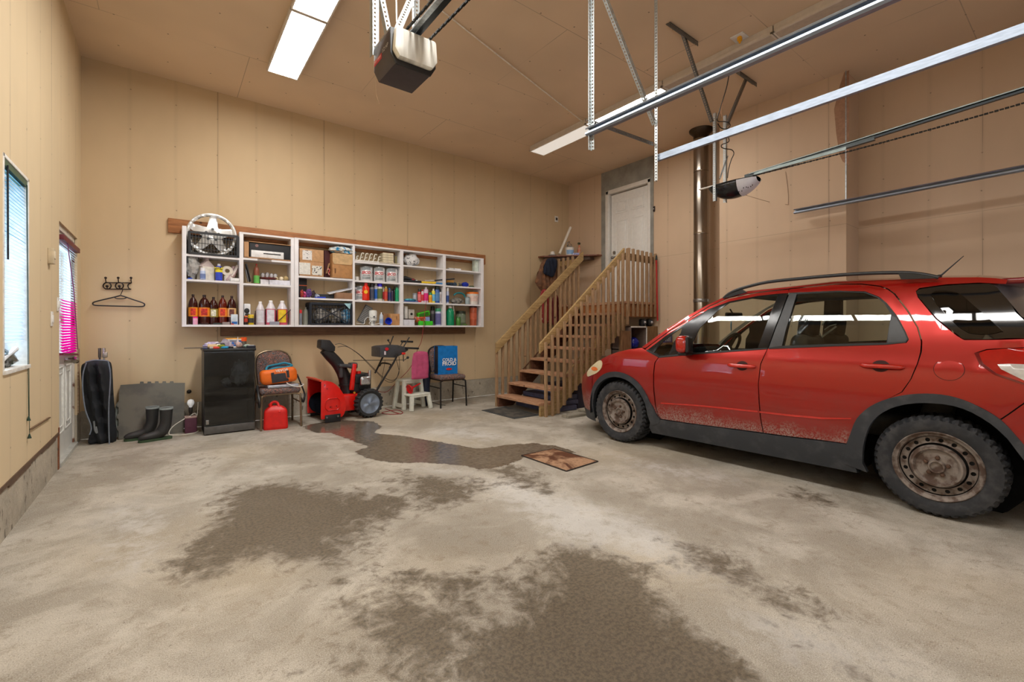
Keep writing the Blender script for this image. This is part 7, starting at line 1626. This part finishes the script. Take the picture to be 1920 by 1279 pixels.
for i, dx in enumerate((-.07, -.02, .03, .075)):
    tt = thing('glass_cup', ['clear glass cup on the plate, nearest to the sauce bottle', 'tallest clear glass cup on the red brown plate', 'clear glass cup right of the tallest cup', 'small glass cup at the right edge of the plate'][i], 'cup', t.location+Vector((dx, 0, .018)), 0, 'glass cups on the plate'); mb = MB(); mb.lathe([(.015, 0), (.026, .05+.012*(i == 1)), (.02, .07+.012*(i == 1)), (.0, .08)], seg=12); mb.build('cup_body', GLS, tt)
box('white_carton', 'short white carton below the plate of glass cups', 'carton', 488.5, 504, 524, zB_[1], (222, 220, 226), 6.6, .08)
box('white_carton', 'long low white carton beneath the row of onions', 'carton', 505, 545, 525.5, zB_[1], (220, 220, 230), 6.6, .1)
zz = onY(525, 525.5, 6.55).z
for i, (x, r, c) in enumerate(((518.5, .022, (222, 206, 160)), (527.5, .026, (240, 226, 196)), (536, .032, (180, 156, 106)))):
    mb = MB(); mb.ball((xf_(x, 6.58), 6.58, zz+r*.92), r, 14, wob=.08); tag(mb.build('onion', mat(c, .5, second=(160, 130, 90), scale=30, sharp=(.6, .8))), ['small pale onion at the left of the row on the carton', 'cream coloured onion in the middle of the row', 'largest brownish onion at the right of the row'][i], 'onion', 'onions on the white carton')
t, w, h = box('paper_bag', 'white paper bag with black print at the bottom left, second column', 'bag', 457.5, 470, 569.5, z0, (230, 232, 236), 6.64, .08, r=.012, part='bag_body'); mb = MB(); mb.ball((-.005, -.041, h*.66), 1, 10, sc=(w*.4, .004, h*.13)); mb.ball((.0, -.041, h*.48), 1, 10, sc=(w*.36, .004, h*.07)); mb.build('black_print', BLACK, t)
bottle('small_tin', 'small red and black tin before the white paper bag', 'tin', 457.5, 464.5, 592, z0, 'jar', (40, 30, 30), (206, 110, 60), (196, 60, 40), 6.54, lz=(.3, .7))
bottle('yellow_tin', 'yellow and black tin left of the translucent jugs', 'tin', 465, 476, 590, z0, 'jar', (206, 176, 30), (226, 196, 40), (60, 60, 54), 6.55, lz=(.2, .66))
for i, (a, b_, y, c, lb_, lb) in enumerate(((479.5, 496.5, 565.5, (206, 190, 198), (216, 216, 226), 'almost empty clear jug with white label, left of three jugs'), (498, 517, 563.5, (206, 90, 116), (222, 220, 230), 'jug of pink fluid with white label, middle of three'), (519, 539, 564, (206, 80, 104), (236, 200, 40), 'jug of pink fluid with yellow label, right of three'))):
    t = bottle('washer_jug', lb, 'jug', a, b_, y, z0, 'jug', c, (238, 236, 238), lb_, 6.61, 'translucent jugs of washer fluid', .15, (.10, .62))
    p, w, h = it(a, b_, y, z0, 6.61); mb = MB(); mb.lathe([(w/2*.955, .64*h), (w/2*.56, .82*h), (w/2*.36, .89*h)], seg=20, caps=False); mb.v = [v*1.02 for v in mb.v]; mb.build('clear_shoulder', mat((222, 216, 222), .15), t, smooth=60)
for i, (a, b_, y, c, lb) in enumerate(((477, 481, 583, (60, 30, 36), 'dark slim bottle between the yellow tin and first jug'), (495.5, 500, 580, (40, 22, 26), 'dark slim bottle between the first two jugs'), (515, 521, 582, (70, 34, 40), 'dark red slim bottle between the second and third jug'), (540, 545, 586, (90, 84, 96), 'grey slim bottle right of the yellow labelled jug'))):
    bottle('slim_bottle', lb, 'bottle', a, b_, y, z0, 'flask', c, (20, 18, 20), (150, 60, 50) if i % 2 else None, 6.66, 'slim dark bottles between the jugs')
mb = MB(); mb.tube([onY(521, 603, 6.535), onY(548, 578, 6.53)], .005, 6); tag(mb.build('thin_stick', BLACK), 'thin black stick leaning across the yellow labelled jug', 'stick')
box('clear_scraps_box', 'small grey blister pack lying before the second jug', 'pack', 506, 524, 603, z0, (150, 150, 164), 6.535, .025)
# --- column 3
CB1 = (190, 146, 104)
zc = onY(583, 491, 6.52).z
t, w, h = box('cardboard_box', 'lower taped cardboard box with two labels, third column top', 'box', 562, 607, 491, zCc[0], CB1, 6.625, .21, hh=zc-zCc[0]); 
for x0, x1, s in ((-.16, -.02, 0), (.0, .13, 1)):
    mb = MB(); mb.bb((x0, -.1075, h*.1), (x1, -.1055, h*.9 if s == 0 else h*.75)); mb.build('shipping_label', mat((226, 224, 216), .5, second=(60, 60, 60) if s else None, scale=60, sharp=(.56, .6)), t)
t, w, h = box('cardboard_box', 'upper taped cardboard box with one label, third column top', 'box', 562, 607, 467.5, zc+.001, (196, 152, 108), 6.625, .205)
mb = MB(); mb.bb((-.12, -.105, h*.12), (.0, -.103, h*.88)); mb.build('shipping_label', mat((230, 226, 222), .5, second=(110, 108, 110), scale=50, sharp=(.56, .62)), t)
box('dark_red_box', 'dark red and brown box standing behind between the cardboard boxes', 'box', 608, 622, 470, zCc[0], (76, 22, 22), 6.69, .1)
mb = MB(); mb.beam(onY(612, 514, 6.6)+Vector((0, 0, .01)), onY(617, 494, 6.6), .01, .05, up=Vector((0, 1, 0))); tag(mb.build('cardboard_scrap', CBM), 'torn piece of cardboard leaning between the boxes', 'cardboard')
mb = MB(); mb.tube(crom([onY(x, y, 6.56) for x, y in [(614, 506), (616, 504), (618, 507), (616, 512), (618, 516)]], 4, False), .007, 6); tag(mb.build('candy_cane', mat((232, 190, 180), .4, second=(206, 70, 60), scale=60)), 'small red and white striped hook between the cardboard boxes', 'hook')
t, w, h = box('open_cardboard_box', 'open cardboard box with folded flap under the blue and white bag', 'box', 623.5, 661, 476, zCc[0], (184, 134, 84), 6.62, .22)
mb = MB(); fl = [(-w*.5, h*1.0), (w*.5, h*1.0), (w*.5, h*.66), (w*.42, h*.56), (-w*.42, h*.56), (-w*.5, h*.66)]; mb.prism(fl, lambda a, b, d: Vector((a, -.116+d, b)), 0, .005); mb.build('front_flap', mat((206, 172, 126), .7), t)
mb = MB(); mb.box((-w*.37, -.112, h*.28), (.014, .003, .07)); mb.build('arrow_mark', mat((110, 70, 40), .6), t)
p, w, h = it(624, 668, 460, zCc[0]+h, 6.6); 
crumple('plastic_bag', 'blue and white printed plastic bag stuffed on the open cardboard box', 'bag', (p.x, 6.60, p.z+.004), (.185, .1, .055), mat((226, 228, 222), .35, second=(36, 140, 190), scale=17, sharp=(.54, .60)), 8, .3)
t, w, h = box('black_carton', 'black carton with orange line at the left of the third column', 'carton', 561, 575.5, 522.5, zCc[1]+.001, (20, 18, 20), 6.66, .1); mb = MB(); mb.bb((-w/2-.001, -.052, h*.62), (w/2+.001, -.0505, h*.66)); mb.build('orange_line', mat((206, 90, 40), .5), t)
bits = [(563, 569, 545, (206, 70, 60), 'red lump of toy parts left of the purple bundle'), (568, 575, 548, (232, 80, 150), 'pink lump beside the purple bundle'), (574, 583, 543, (110, 70, 150), 'purple bundle on the third column shelf'), (583, 591, 546, (70, 50, 60), 'dark tangled lump right of the purple bundle'), (590, 598, 552, (190, 200, 220), 'pale lump behind the blue strip')]
for i, (a, b_, y, c, lb) in enumerate(bits):
    p, w, h = it(a, b_, y, zCc[1], 6.56+.02*(i % 2)); crumple('toy_lump', lb, 'odds and ends', p, (w*.6, .03, h*.5), mat(c, .5, second=tuple(int(v*.6) for v in c), scale=40), i+2, .5, 'odds and ends on the third column', 14)
box('blue_strip', 'bright blue plastic strip lying on the third column shelf', 'strip', 591, 611, 556.5, zCc[1], (24, 60, 190), 6.55, .03)
box('dark_tray', 'long dark tray behind the blue strip', 'tray', 596, 626, 552, zCc[1], (40, 44, 52), 6.66, .08)
mb = MB(); a = onY(616, 552, 6.6); b_ = onY(668, 541, 6.56); mb.sheet([(0, 0), (1, 0), (1, 1), (0, 1)], lambda u, v: a.lerp(b_, u)+Vector((0, -.03+.14*v, .03*v+.01*noise.noise(Vector((u*5, v*4, 3))))), .12, .003, (0, 0, 1)); tag(mb.build('loose_paper', mat((226, 226, 232), .6)), 'loose white papers sticking out over the brown paper parcel', 'paper')
t, w, h = box('paper_parcel', 'brown paper parcel at the right end of the third column shelf', 'parcel', 630, 663, 549, zCc[1], (150, 112, 84), 6.6, .14, .06)
bottle('sealant_tube', 'grey sealant tube with red cap at the left of the dark crate', 'tube', 561, 566.5, 581, z0, 'capcan', (128, 132, 142), (206, 44, 50), None, 6.58)
bottle('glass_bottle', 'clear glass bottle between the grey tube and dark crate', 'bottle', 568, 578, 576, z0, 'soda', (150, 150, 138), (176, 170, 160), None, 6.66)
t, w, h = crate('dark blue black crate with crossed front full of bags, third column bottom', 580, 660.5, 568, z0, 6.625, (26, 32, 44), .22, 14, 4, cross=True)
for i, (x, c, c2_, lb) in enumerate(((602, (170, 166, 160), (90, 84, 74), 'grey bag inside the dark crate, left one'), (628, (190, 188, 184), (120, 108, 80), 'beige bag inside the dark crate, middle one'), (651, (60, 140, 190), (200, 214, 222), 'blue and white bag inside the dark crate, right one'))):
    crumple('packed_bag', lb, 'bag', (xf_(x, 6.62), 6.63, z0+.012), (.10, .08, .11), mat(c, .4, second=c2_, scale=24, sharp=(.45, .6)), i+20, .2, 'bags inside the dark crate')
mb = MB(); q = [onY(x, y, 6.508) for x, y in [(645, 569), (658, 569), (656, 580)]]; mb.add(q+[v+Vector((0, .004, 0)) for v in q], [(0, 1, 2), (5, 4, 3), (0, 1, 4, 3), (1, 2, 5, 4), (2, 0, 3, 5)]); tag(mb.build('blue_cloth_corner', mat((160, 204, 216), .7), smooth=0), 'pale blue cloth corner hanging over the dark crate rim', 'cloth')
# --- column 4
for i in range(6):
    x = 669+i*8.2; q = onY(x, 491, 6.56); q.z = zD[0]+.001; s = 1 if i else .62
    if i == 5: s = .8
    t = thing('wall_hook', ['short white plastic hook at the left end of the row', 'white double hook, second in the row', 'white double hook, third in the row', 'white double hook, fourth in the row', 'white double hook, fifth in the row', 'white forked hook at the right end of the row'][i], 'hook', q, 0, 'row of white plastic hooks')
    mb = MB(); mb.tube(crom([Vector(v)*s for v in [(-.025, 0, .0), (-.01, 0, .05), (.002, 0, .10), (.012, 0, .125), (.03, 0, .13), (.036, 0, .115)]], 4, False), .007, 6); mb.tube(crom([Vector(v)*s for v in [(-.008, 0, .06), (.01, 0, .062), (.022, 0, .075)]], 3, False), .006, 6); mb.build('hook_body', mat((232, 228, 214), .4), t)
t, w, h = box('white_rail', 'long thin white rail lying along the front of the hooks', 'rail', 666, 712, 488.5, zD[0]-.001, (230, 228, 224), 6.528, .02)
zq = zD[0]
for k in range(4):
    t, w, h = box('ceramic_tile', ['cream tile at the bottom of the stack', 'cream tile second from the stack bottom', 'cream tile third from the stack bottom', 'cream tile topmost of the stack'][k], 'tile', 718.5, 738, 480, zD[0]+.02+k*.037, (218, 206, 176), 6.6, .14, 0, 'stack of cream tiles', .003, hh=.034, part='tile_body')
box('cream_tray', 'flat cream tray under the stack of tiles', 'tray', 711, 750, 489, zD[0], (206, 196, 176), 6.6, .17, hh=.018)
box('photo_frame', 'small olive framed card standing at the right of the tiles', 'frame', 741, 749, 480.5, zD[0]+.019, (150, 140, 96), 6.64, .02)
bottle('small_white_pot', 'small white pot left of the paint cans', 'pot', 666, 673, 519, zD[1], 'jar', (226, 222, 216), (232, 230, 226), None, 6.58)
def paintcan(label, x1, x2, yt, zs, Y=6.62):
    p, w, h = it(x1, x2, yt, zs, Y); r = w/2; t = thing('paint_can', label, 'paint can', p, 0, 'paint cans with red lettering')
    mb = MB(); mb.lathe([(r*.97, 0), (r, .01), (r, h-.012), (r*.98, h-.01)], seg=28); mb.build('can_body', mat((224, 224, 224), .35, .15, var=.03), t, smooth=50)
    mb = MB(); mb.lathe([(r*1.01, h-.014), (r*1.03, h-.006), (r*1.0, h), (r*.86, h-.002), (r*.84, h-.008), (0, h-.008)], seg=28); mb.build('lid', mat((160, 164, 168), .3, .8), t)
    an = YA(p); f = Vector((math.sin(an), -math.cos(an), 0)); d = Vector((math.cos(an), math.sin(an), 0)); 
    for z1, z2, c in ((.1, .30, (150, 156, 158)), (.74, .93, (150, 158, 162))):
        mb = MB(); mb.lathe([(r+.001, z1*h), (r+.001, z2*h)], seg=10, a0=-PI/2+an-.7, a1=-PI/2+an+.7, caps=False); mb.build('grey_label_block', mat(c, .4, var=.12), t, smooth=60)
    mb = MB(); text_mb(mb, 'SICO', h*.26, Vector((0, 0, h*.56)), (1, 0, 0), (0, 0, 1), bold=.002)
    mb.v = [Vector((0, 0, v.z))+Vector((math.sin(an+(v.x+(v.z-h*.56)*.2)/r)*(r+.003), -math.cos(an+(v.x+(v.z-h*.56)*.2)/r)*(r+.003), 0)) for v in mb.v]; mb.build('red_lettering', mat((206, 24, 44), .5), t, recalc=False)
    mb = MB(); mb.lathe([(r+.0015, h*.36), (r+.0015, h*.40)], seg=10, a0=-PI/2+an-.6, a1=-PI/2+an+.6, caps=False); mb.build('black_line', mat((60, 60, 66), .5), t)
    mb = MB(); mb.tube([d*(r+.004)*math.cos(a)+f*(r*.5)*math.sin(a)*1.9+Vector((0, 0, h*.72-h*.28*math.sin(a))) for a in [PI*i/14 for i in range(15)]], .0025, 5); mb.build('wire_handle', STEEL, t)
    mb = MB(); mb.cyl(-d*(r), -d*(r+.008)+Vector((0, 0, 0)), .012, 8); mb.v = [v+Vector((0, 0, h*.72)) for v in mb.v]; mb.build('handle_boss', STEEL, t)
paintcan('white paint can with red letters, left of the upper three', 675.5, 698, 500.5, zD[1])
paintcan('white paint can with red letters, middle of the upper three', 700.5, 721, 502, zD[1])
paintcan('white paint can with red letters, right of the upper three', 723.5, 744.5, 504, zD[1])
paintcan('white paint can with red letters half hidden behind the orange red bottle', 665.5, 686, 537, zD[2], 6.65)
t = bottle('antifreeze_bottle', 'orange red plastic bottle with yellow sun emblem on the fourth column', 'bottle', 679.5, 692.5, 531, zD[2], 'flask', (226, 44, 20), (206, 30, 30), None, 6.555)
p, w, h = it(679.5, 692.5, 531, zD[2], 6.555); an = YA(p); mb = MB()
for r0, c in ((.034, 0),): mb.prism([((.034 if k % 2 else .022)*math.cos(PI*k/8), h*.48+(.034 if k % 2 else .022)*math.sin(PI*k/8)) for k in range(16)], lambda a, b, d: Vector((math.sin(an), -math.cos(an), 0))*(w/2+.001+d)+Vector((math.cos(an), math.sin(an), 0))*a+Vector((0, 0, b)), 0, .002)
mb.build('sun_emblem', mat((246, 190, 30), .5), t)
row = [(693.5, 701.5, 531.5, 'capcan', (110, 110, 116), (16, 16, 20), (70, 76, 96), 'grey spray can with black cap right of the orange red bottle'), (701.5, 708.5, 531, 'can', (206, 206, 220), (226, 226, 230), (30, 100, 200), 'blue and white spray can left of the big blue cap'), (707.5, 717, 530, 'capcan', (210, 206, 190), (50, 34, 200), (90, 110, 70), 'spray can with the large bright blue cap'), (717, 721.5, 538.5, 'can', (206, 200, 196), (200, 200, 200), (190, 40, 50), 'thin white and red spray can behind the blue capped one'), (720.5, 726.5, 537.5, 'can', (190, 120, 60), (206, 200, 90), (206, 70, 60), 'orange labelled oil can with pointed tip'), (727, 733.5, 540, 'can', (100, 96, 110), (60, 120, 206), (50, 60, 110), 'small dark can with light blue nozzle'), (733.5, 737.5, 542, 'flask', (60, 50, 80), (30, 30, 40), None, 'small purple bottle left of the black flask'), (736.5, 742.5, 537.5, 'flask', (22, 26, 28), (34, 34, 36), None, 'black flask beside the green flask'), (741, 749.5, 535.5, 'flask', (20, 150, 100), (60, 84, 60), None, 'green flask at the right end of the fourth column')]
for i, (a, b_, y, k, c, cc, lb_, lb) in enumerate(row): bottle('spray_can' if 'can' in k else 'oil_flask', lb, 'spray can' if 'can' in k else 'bottle', a, b_, y, zD[2], k, c, cc, lb_, 6.57+.03*(i % 2), lz=(.12, .66))
t = thing('heater_grille', 'grey slatted heater grille leaning among cables, fourth column bottom', 'heater', (xf_(684, 6.63), 6.63, z0), 0); mb = MB(); Rk = Matrix.Rotation(.5, 3, 'Y'); mb.box((0, 0, .16), (.11, .04, .27), Rk); mb.build('casing', mat((96, 98, 100), .5), t)
mb = MB(); [mb.box(Vector((0, -.024, .16))+Rk @ Vector((0, 0, -.11+k*.024)), (.1, .006, .008), Rk) for k in range(10)]; mb.build('slats', mat((150, 150, 148), .5), t)
t = thing('coffee_grinder', 'white round appliance with black knob and wire, fourth column bottom', 'appliance', (xf_(700, 6.58), 6.6, z0)); mb = MB(); mb.lathe([(.03, 0), (.035, .05), (.055, .07), (.06, .2), (.05, .22), (0, .225)], seg=20); mb.build('appliance_body', mat((224, 226, 222), .4), t, smooth=40)
mb = MB(); mb.cyl((-.005, -.055, .125), (-.006, -.075, .125), .01, 10); mb.build('knob', BLACK, t)
mb = MB(); mb.tube([Vector((.062*math.cos(a), .062*math.sin(a), .11)) for a in [i*PI/10 for i in range(20)]], .002, 4, closed=True); mb.tube([(0, -.05, .0), (0, -.052, .07)], .009, 8); mb.build('wire_stand', STEEL, t)
mb = MB(); mb.tube(crom([onY(x, y, 6.54) for x, y in [(668, 606), (675, 607), (683, 607), (684, 600), (690, 595), (696, 600), (692, 607), (703, 608), (712, 606)]], 5, False), .004, 6); tag(mb.build('white_wire', WHITE), 'white wire curling around the grey heater grille', 'wire')
t = bottle('water_bottle', 'clear small water bottle with white cap, fourth column bottom', 'bottle', 711.5, 718.5, 586, z0, 'soda', (196, 206, 220), (240, 240, 244), (150, 176, 216), 6.57, lz=(.15, .5))
t = thing('blue_cup', 'bright blue plastic cup lying before the small cardboard box', 'cup', (xf_(727, 6.55), 6.555, z0)); mb = MB(); RQ = Matrix.Rotation(1.45, 3, 'X') @ Matrix.Rotation(.0, 3, 'Z'); mb.lathe([(.036, 0), (.05, .07), (.054, .075), (.045, .07), (.033, .008), (0, .008)], (0, .03, .054), 20, RQ); mb.build('cup_body', mat((20, 60, 200), .3), t)
t, w, h = box('small_cardboard_box', 'small closed cardboard box at the right end, fourth column bottom', 'box', 732.5, 752-1.5, 588.5, z0, (190, 140, 92), 6.6, .13, -.0); mb = MB(); mb.bb((.02, -.067, h*.5), (.03, -.0655, h*.8)); mb.build('arrow_mark', mat((120, 80, 50), .6), t)
box('cardboard_piece', 'brown cardboard piece behind the bright blue cup', 'cardboard', 719, 731, 588, z0, (170, 124, 84), 6.7, .06)
# --- column 5
crumple('white_cloth', 'bundle of white patterned cloth on the top shelf, fifth column', 'cloth', (xf_(773, 6.6), 6.63, zE[0]), (.125, .08, .10), mat((228, 228, 228), .8, second=(120, 120, 122), scale=22, sharp=(.54, .62)), 5, .25)
t = thing('power_tool', 'black cordless tool with red collar at the left of the fifth column', 'tool', (xf_(772, 6.58), 6.6, zE[1])); mb = MB(); mb.tube([Vector(v) for v in [(-.15, 0, .06), (-.10, 0, .07), (.0, 0, .05), (.07, 0, .04)]], [.03, .034, .028, .02], 12); mb.build('tool_body', BLACK, t); mb = MB(); mb.cyl((.0, -.0, .049), (.045, 0, .043), .029, 14); mb.build('red_collar', mat((130, 24, 34), .4), t); mb = MB(); mb.cyl((.05, 0, .042), (.10, 0, .036), .02, 14); mb.build('chuck', STEEL, t)
box('black_sheath', 'flat black sheath under the cordless tool', 'sheath', 757, 790, 525.5, zE[1], (22, 22, 26), 6.55, .03)
for i, (x0, y0, x1, y1, c, w, lb) in enumerate(((790, 530, 817, 530.5, (246, 206, 20), .03, 'yellow handled saw or level lying in the fifth column'), (816, 531, 836, 533, (40, 130, 196), .026, 'blue tool handle lying at the right of the yellow one'), (797, 526.5, 818, 526, (206, 196, 190), .02, 'pale rod lying behind the yellow handled tool'), (815, 526, 852, 523, (24, 24, 28), .022, 'long black bar laid across the upright to the sixth column'))):
    yy = 6.55 if i != 2 else 6.6; a = onY(x0, y0, yy); b_ = onY(x1, y1, yy); a.z = max(a.z, zE[1]+w/2+.001); b_.z = max(b_.z, zE[1]+w/2+.001); mb = MB(); mb.tube([a, b_], w/2, 8); tag(mb.build('hand_tool', mat(c, .4)), lb, 'tool', 'long tools laid on the shelf')
row = [(783.2, 789.5, 541.5, 'capcan', (214, 50, 56), (40, 30, 34), (232, 120, 120), 'red spray can with dark cap, left of the fifth column row'), (789.5, 794.5, 543, 'can', (222, 206, 208), (190, 40, 50), (214, 60, 70), 'white and red small spray can, second in the row'), (794.5, 802.5, 538.5, 'can', (220, 190, 214), (206, 200, 196), (226, 40, 130), 'white and pink spray can with tall nozzle'), (803.5, 810, 549, 'capcan', (236, 180, 40), (30, 140, 90), (232, 160, 30), 'short yellow can with green cap'), (809.5, 815.5, 541.5, 'can', (240, 226, 90), (240, 236, 230), (110, 190, 230), 'slim yellow and pale blue spray can'), (815.5, 823.5, 536, 'capcan', (60, 96, 170), (20, 40, 40), (90, 140, 190), 'tall blue spray can with dark cap'), (823.5, 830.5, 541.5, 'capcan', (222, 220, 222), (30, 28, 30), (190, 180, 180), 'white spray can with black cap at the right upright')]
for i, (a, b_, y, k, c, cc, lb_, lb) in enumerate(row): bottle('spray_can', lb, 'spray can', a, b_, y, zE[2], k, c, cc, lb_, 6.575, 'row of spray cans in the fifth column', lz=(.12, .6))
bottle('pale_blue_can', 'pale blue can behind the right end of the spray can row', 'can', 820, 828, 537, zE[2], 'capcan', (150, 170, 214), (180, 190, 220), None, 6.70)
crumple('teal_cloth', 'folded teal cloth lying at the left of the fifth column', 'cloth', (xf_(770, 6.56), 6.58, zE[2]+.012), (.1, .06, .022), mat((90, 176, 190), .8, second=(60, 140, 160), scale=20), 7, .2)
box('thin_booklet', 'thin booklet with yellow and blue edge under the teal cloth', 'booklet', 757.5, 785, 564.5, zE[2], (70, 110, 190), 6.57, .12, hh=.011)
bottle('white_mug', 'small white mug behind the teal cloth', 'mug', 774, 782, 550, zE[2], 'jar', (210, 214, 222), (190, 196, 206), None, 6.69)
mb = MB(); mb.beam(onY(757.5, 547, 6.7), onY(782, 548.5, 6.7), .03, .012); tag(mb.build('black_bar', BLACK), 'flat black bar lying behind the white mug', 'bar') if False else None
bottle('white_bottle', 'white plastic bottle at the left end, fifth column bottom', 'bottle', 757.5, 764.5, 574.5, z0+.105, 'jar', (222, 220, 214), (232, 230, 226), None, 6.62)
box('white_carton', 'white carton carrying the white bottle, fifth column bottom', 'carton', 757, 777.5, 596, z0, (214, 214, 222), 6.61, .14, hh=.088); box('brown_lid', 'flat dark brown tray between the white carton and white bottle', 'tray', 757, 781, 594, z0+.09, (70, 54, 48), 6.61, .13, hh=.012)
t, w, h = box('junction_box', 'beige electric junction box on the dark tray', 'box', 766, 777, 580, z0+.104, (206, 200, 190), 6.66, .06); mb = MB(); mb.cyl((0, -.031, h/2), (0, -.034, h/2), .02, 12); mb.build('dark_hole', BLACK, t)
p, w, h = it(783, 806, 574, z0+.14, 6.6); t = thing('green_case', 'bright green plastic case tilted on top of the orange cloths', 'case', (p.x, 6.62, z0+.135), .0); mb = MB(); mb.rbox((0, 0, .045), (.20, .09, .08), .012, Matrix.Rotation(-.25, 3, 'Y')); mb.build('case_body', mat((70, 190, 20), .4), t); mb = MB(); mb.rbox((-.01, -.047, .04), (.17, .006, .05), .003, Matrix.Rotation(-.25, 3, 'Y')); mb.build('dark_panel', mat((40, 110, 14), .5), t)
crumple('orange_cloths', 'heap of orange and grey work cloths below the tilted green case', 'cloth', (xf_(791, 6.6), 6.62, z0+.035), (.125, .075, .052), mat((206, 90, 50), .8, second=(190, 180, 176), scale=14, sharp=(.5, .6)), 10, .4)
t, w, h = box('green_case', 'flat green plastic case at the very bottom of the fifth column', 'case', 787, 812, 602, z0, (60, 206, 40), 6.555, .07, r=.01)
box('blue_tin', 'small pale blue tin above the flat green case', 'tin', 799, 806, 594.5, z0+.052, (140, 160, 220), 6.56, .05)
bottle('black_can', 'grey black spray can standing behind the wipes tub', 'spray can', 807, 815, 574.5, z0, 'capcan', (110, 104, 110), (20, 18, 22), (60, 60, 66), 6.66, lz=(.1, .6))
t = bottle('wipes_tub', 'white and blue cylindrical wipes tub with green lid', 'tub', 816.5, 830.5, 578.5, z0, 'jar', (190, 200, 226), (60, 150, 110), (96, 96, 150), 6.6, lz=(.06, .7))
mb = MB(); mb.tube(crom([onY(x, y, 6.50) for x, y in [(786, 598), (792, 597), (795, 600), (797, 606), (796, 613), (795, 616)]], 5, False), .004, 6); tag(mb.build('black_wire', BLACK), 'thin black wire drooping over the front of the fifth column', 'wire')
# --- column 6
for i, (a, b_, y, zs, c, lb) in enumerate(((842, 851, 502, zF[0], (214, 214, 214), 'small white strip lying on the top shelf of the last column'), (852, 864.5, 501, zF[0], (236, 236, 240), 'white folded leaflet on the top shelf of the last column'))): box('white_leaflet', lb, 'leaflet', a, b_, y, zs, c, 6.56, .06, hh=.022)
box('pale_book', 'pale green and white thin book leaning at the right end of the top shelf', 'book', 891, 897.5, 488, zF[0], (216, 228, 216), 6.64, .1)
t = box('foam_sponge', 'orange yellow sponge block on the sixth column', 'sponge', 838, 851, 516, zF[1]+.055, (226, 170, 80), 6.62, .06, hh=.04)[0]
crumple('tool_roll', 'dark tool roll under the orange yellow sponge', 'tool roll', (xf_(847, 6.6), 6.6, zF[1]), (.10, .06, .03), mat((36, 46, 60), .7, second=(60, 80, 100), scale=20), 3, .3)
crumple('work_gloves', 'beige and grey work gloves lying in the sixth column', 'gloves', (xf_(858, 6.6), 6.62, zF[1]), (.08, .06, .036), mat((176, 160, 120), .8, second=(90, 90, 84), scale=18), 12, .4)
crumple('baseball_hat', 'bright blue cap lying in the sixth column', 'cap', (xf_(872, 6.6), 6.6, zF[1]), (.06, .06, .042), mat((24, 50, 170), .7), 14, .3)
crumple('green_rag', 'dull green rag at the right end of the sixth column', 'rag', (xf_(885, 6.6), 6.62, zF[1]), (.05, .05, .016), mat((110, 120, 84), .8), 15, .4)
bottle('spray_can', 'slim white and blue spray can at the left of the last column', 'spray can', 836.8, 841.5, 539.5, zF[2], 'capcan', (190, 200, 226), (226, 226, 226), (50, 80, 150), 6.56, lz=(.1, .5))
crumple('plastic_bag', 'clear plastic bag of shells in the last column', 'bag', (xf_(857, 6.6), 6.61, zF[2]), (.125, .07, .052), mat((150, 148, 138), .35, second=(90, 86, 80), scale=26, sharp=(.42, .6)), 17, .25)
mb = MB(); mb.tube(crom([onY(x, y, 6.6) for x, y in [(851, 553.5), (856, 550), (864, 549.5), (870, 553), (872, 558)]], 5, False), .013, 8); tag(mb.build('teal_strap', mat((20, 140, 150), .5)), 'teal strap lying over the plastic bag of shells', 'strap')
bottle('glass_jar', 'small glass jar left of the orange lidded bucket', 'jar', 872.5, 880, 556.5, zF[2], 'jar', (160, 176, 180), (130, 140, 140), None, 6.56)
bottle('orange_lid_tub', 'white plastic tub with orange lid, last column', 'tub', 875.5, 895.5, 548.5, zF[2], 'tub', (232, 224, 216), (240, 122, 30), (226, 200, 190), 6.62, lz=(.25, .7))
t = bottle('green_bottle', 'tall green metal bottle at the left, last column bottom', 'bottle', 837.5, 850.5, 573.5, z0, 'flask', (14, 140, 96), (206, 200, 196), None, 6.58)
mb = MB(); P = []
for k in range(60): 
    f = k/59; q = onY(849.5+f*2.6, 571+f*18, 6.535); P.append(q+Vector((.008*math.cos(f*44), .008*math.sin(f*44), 0)))
mb.tube(P, .003, 5); tag(mb.build('coiled_cable', mat((232, 226, 220), .5)), 'white coiled cable hanging beside the green bottle', 'cable')
bottle('camouflage_pot', 'green and white patterned pot, last column bottom', 'pot', 856, 872, 583.5, z0, 'jar', (96, 110, 84), (34, 46, 34), (120, 132, 110), 6.64, lz=(.2, .75))
bottle('green_jar', 'small green glass jar in front of the patterned pot', 'jar', 855.5, 863, 594, z0, 'jar', (70, 130, 50), (60, 110, 50), None, 6.55)
crumple('plant_tangle', 'small tangle of green stems beside the patterned pot', 'stems', (xf_(871, 6.56), 6.57, z0), (.05, .03, .014), mat((96, 130, 60), .8), 19, .6)
bottle('orange_jar', 'orange brown bellied jar with dark lid, last column bottom', 'jar', 881, 893.5, 572, z0, 'tub', (176, 84, 54), (74, 34, 30), (196, 96, 66), 6.61, lz=(.3, .6))
# ---- wall items near shelves: thin pencil marks are part of the board
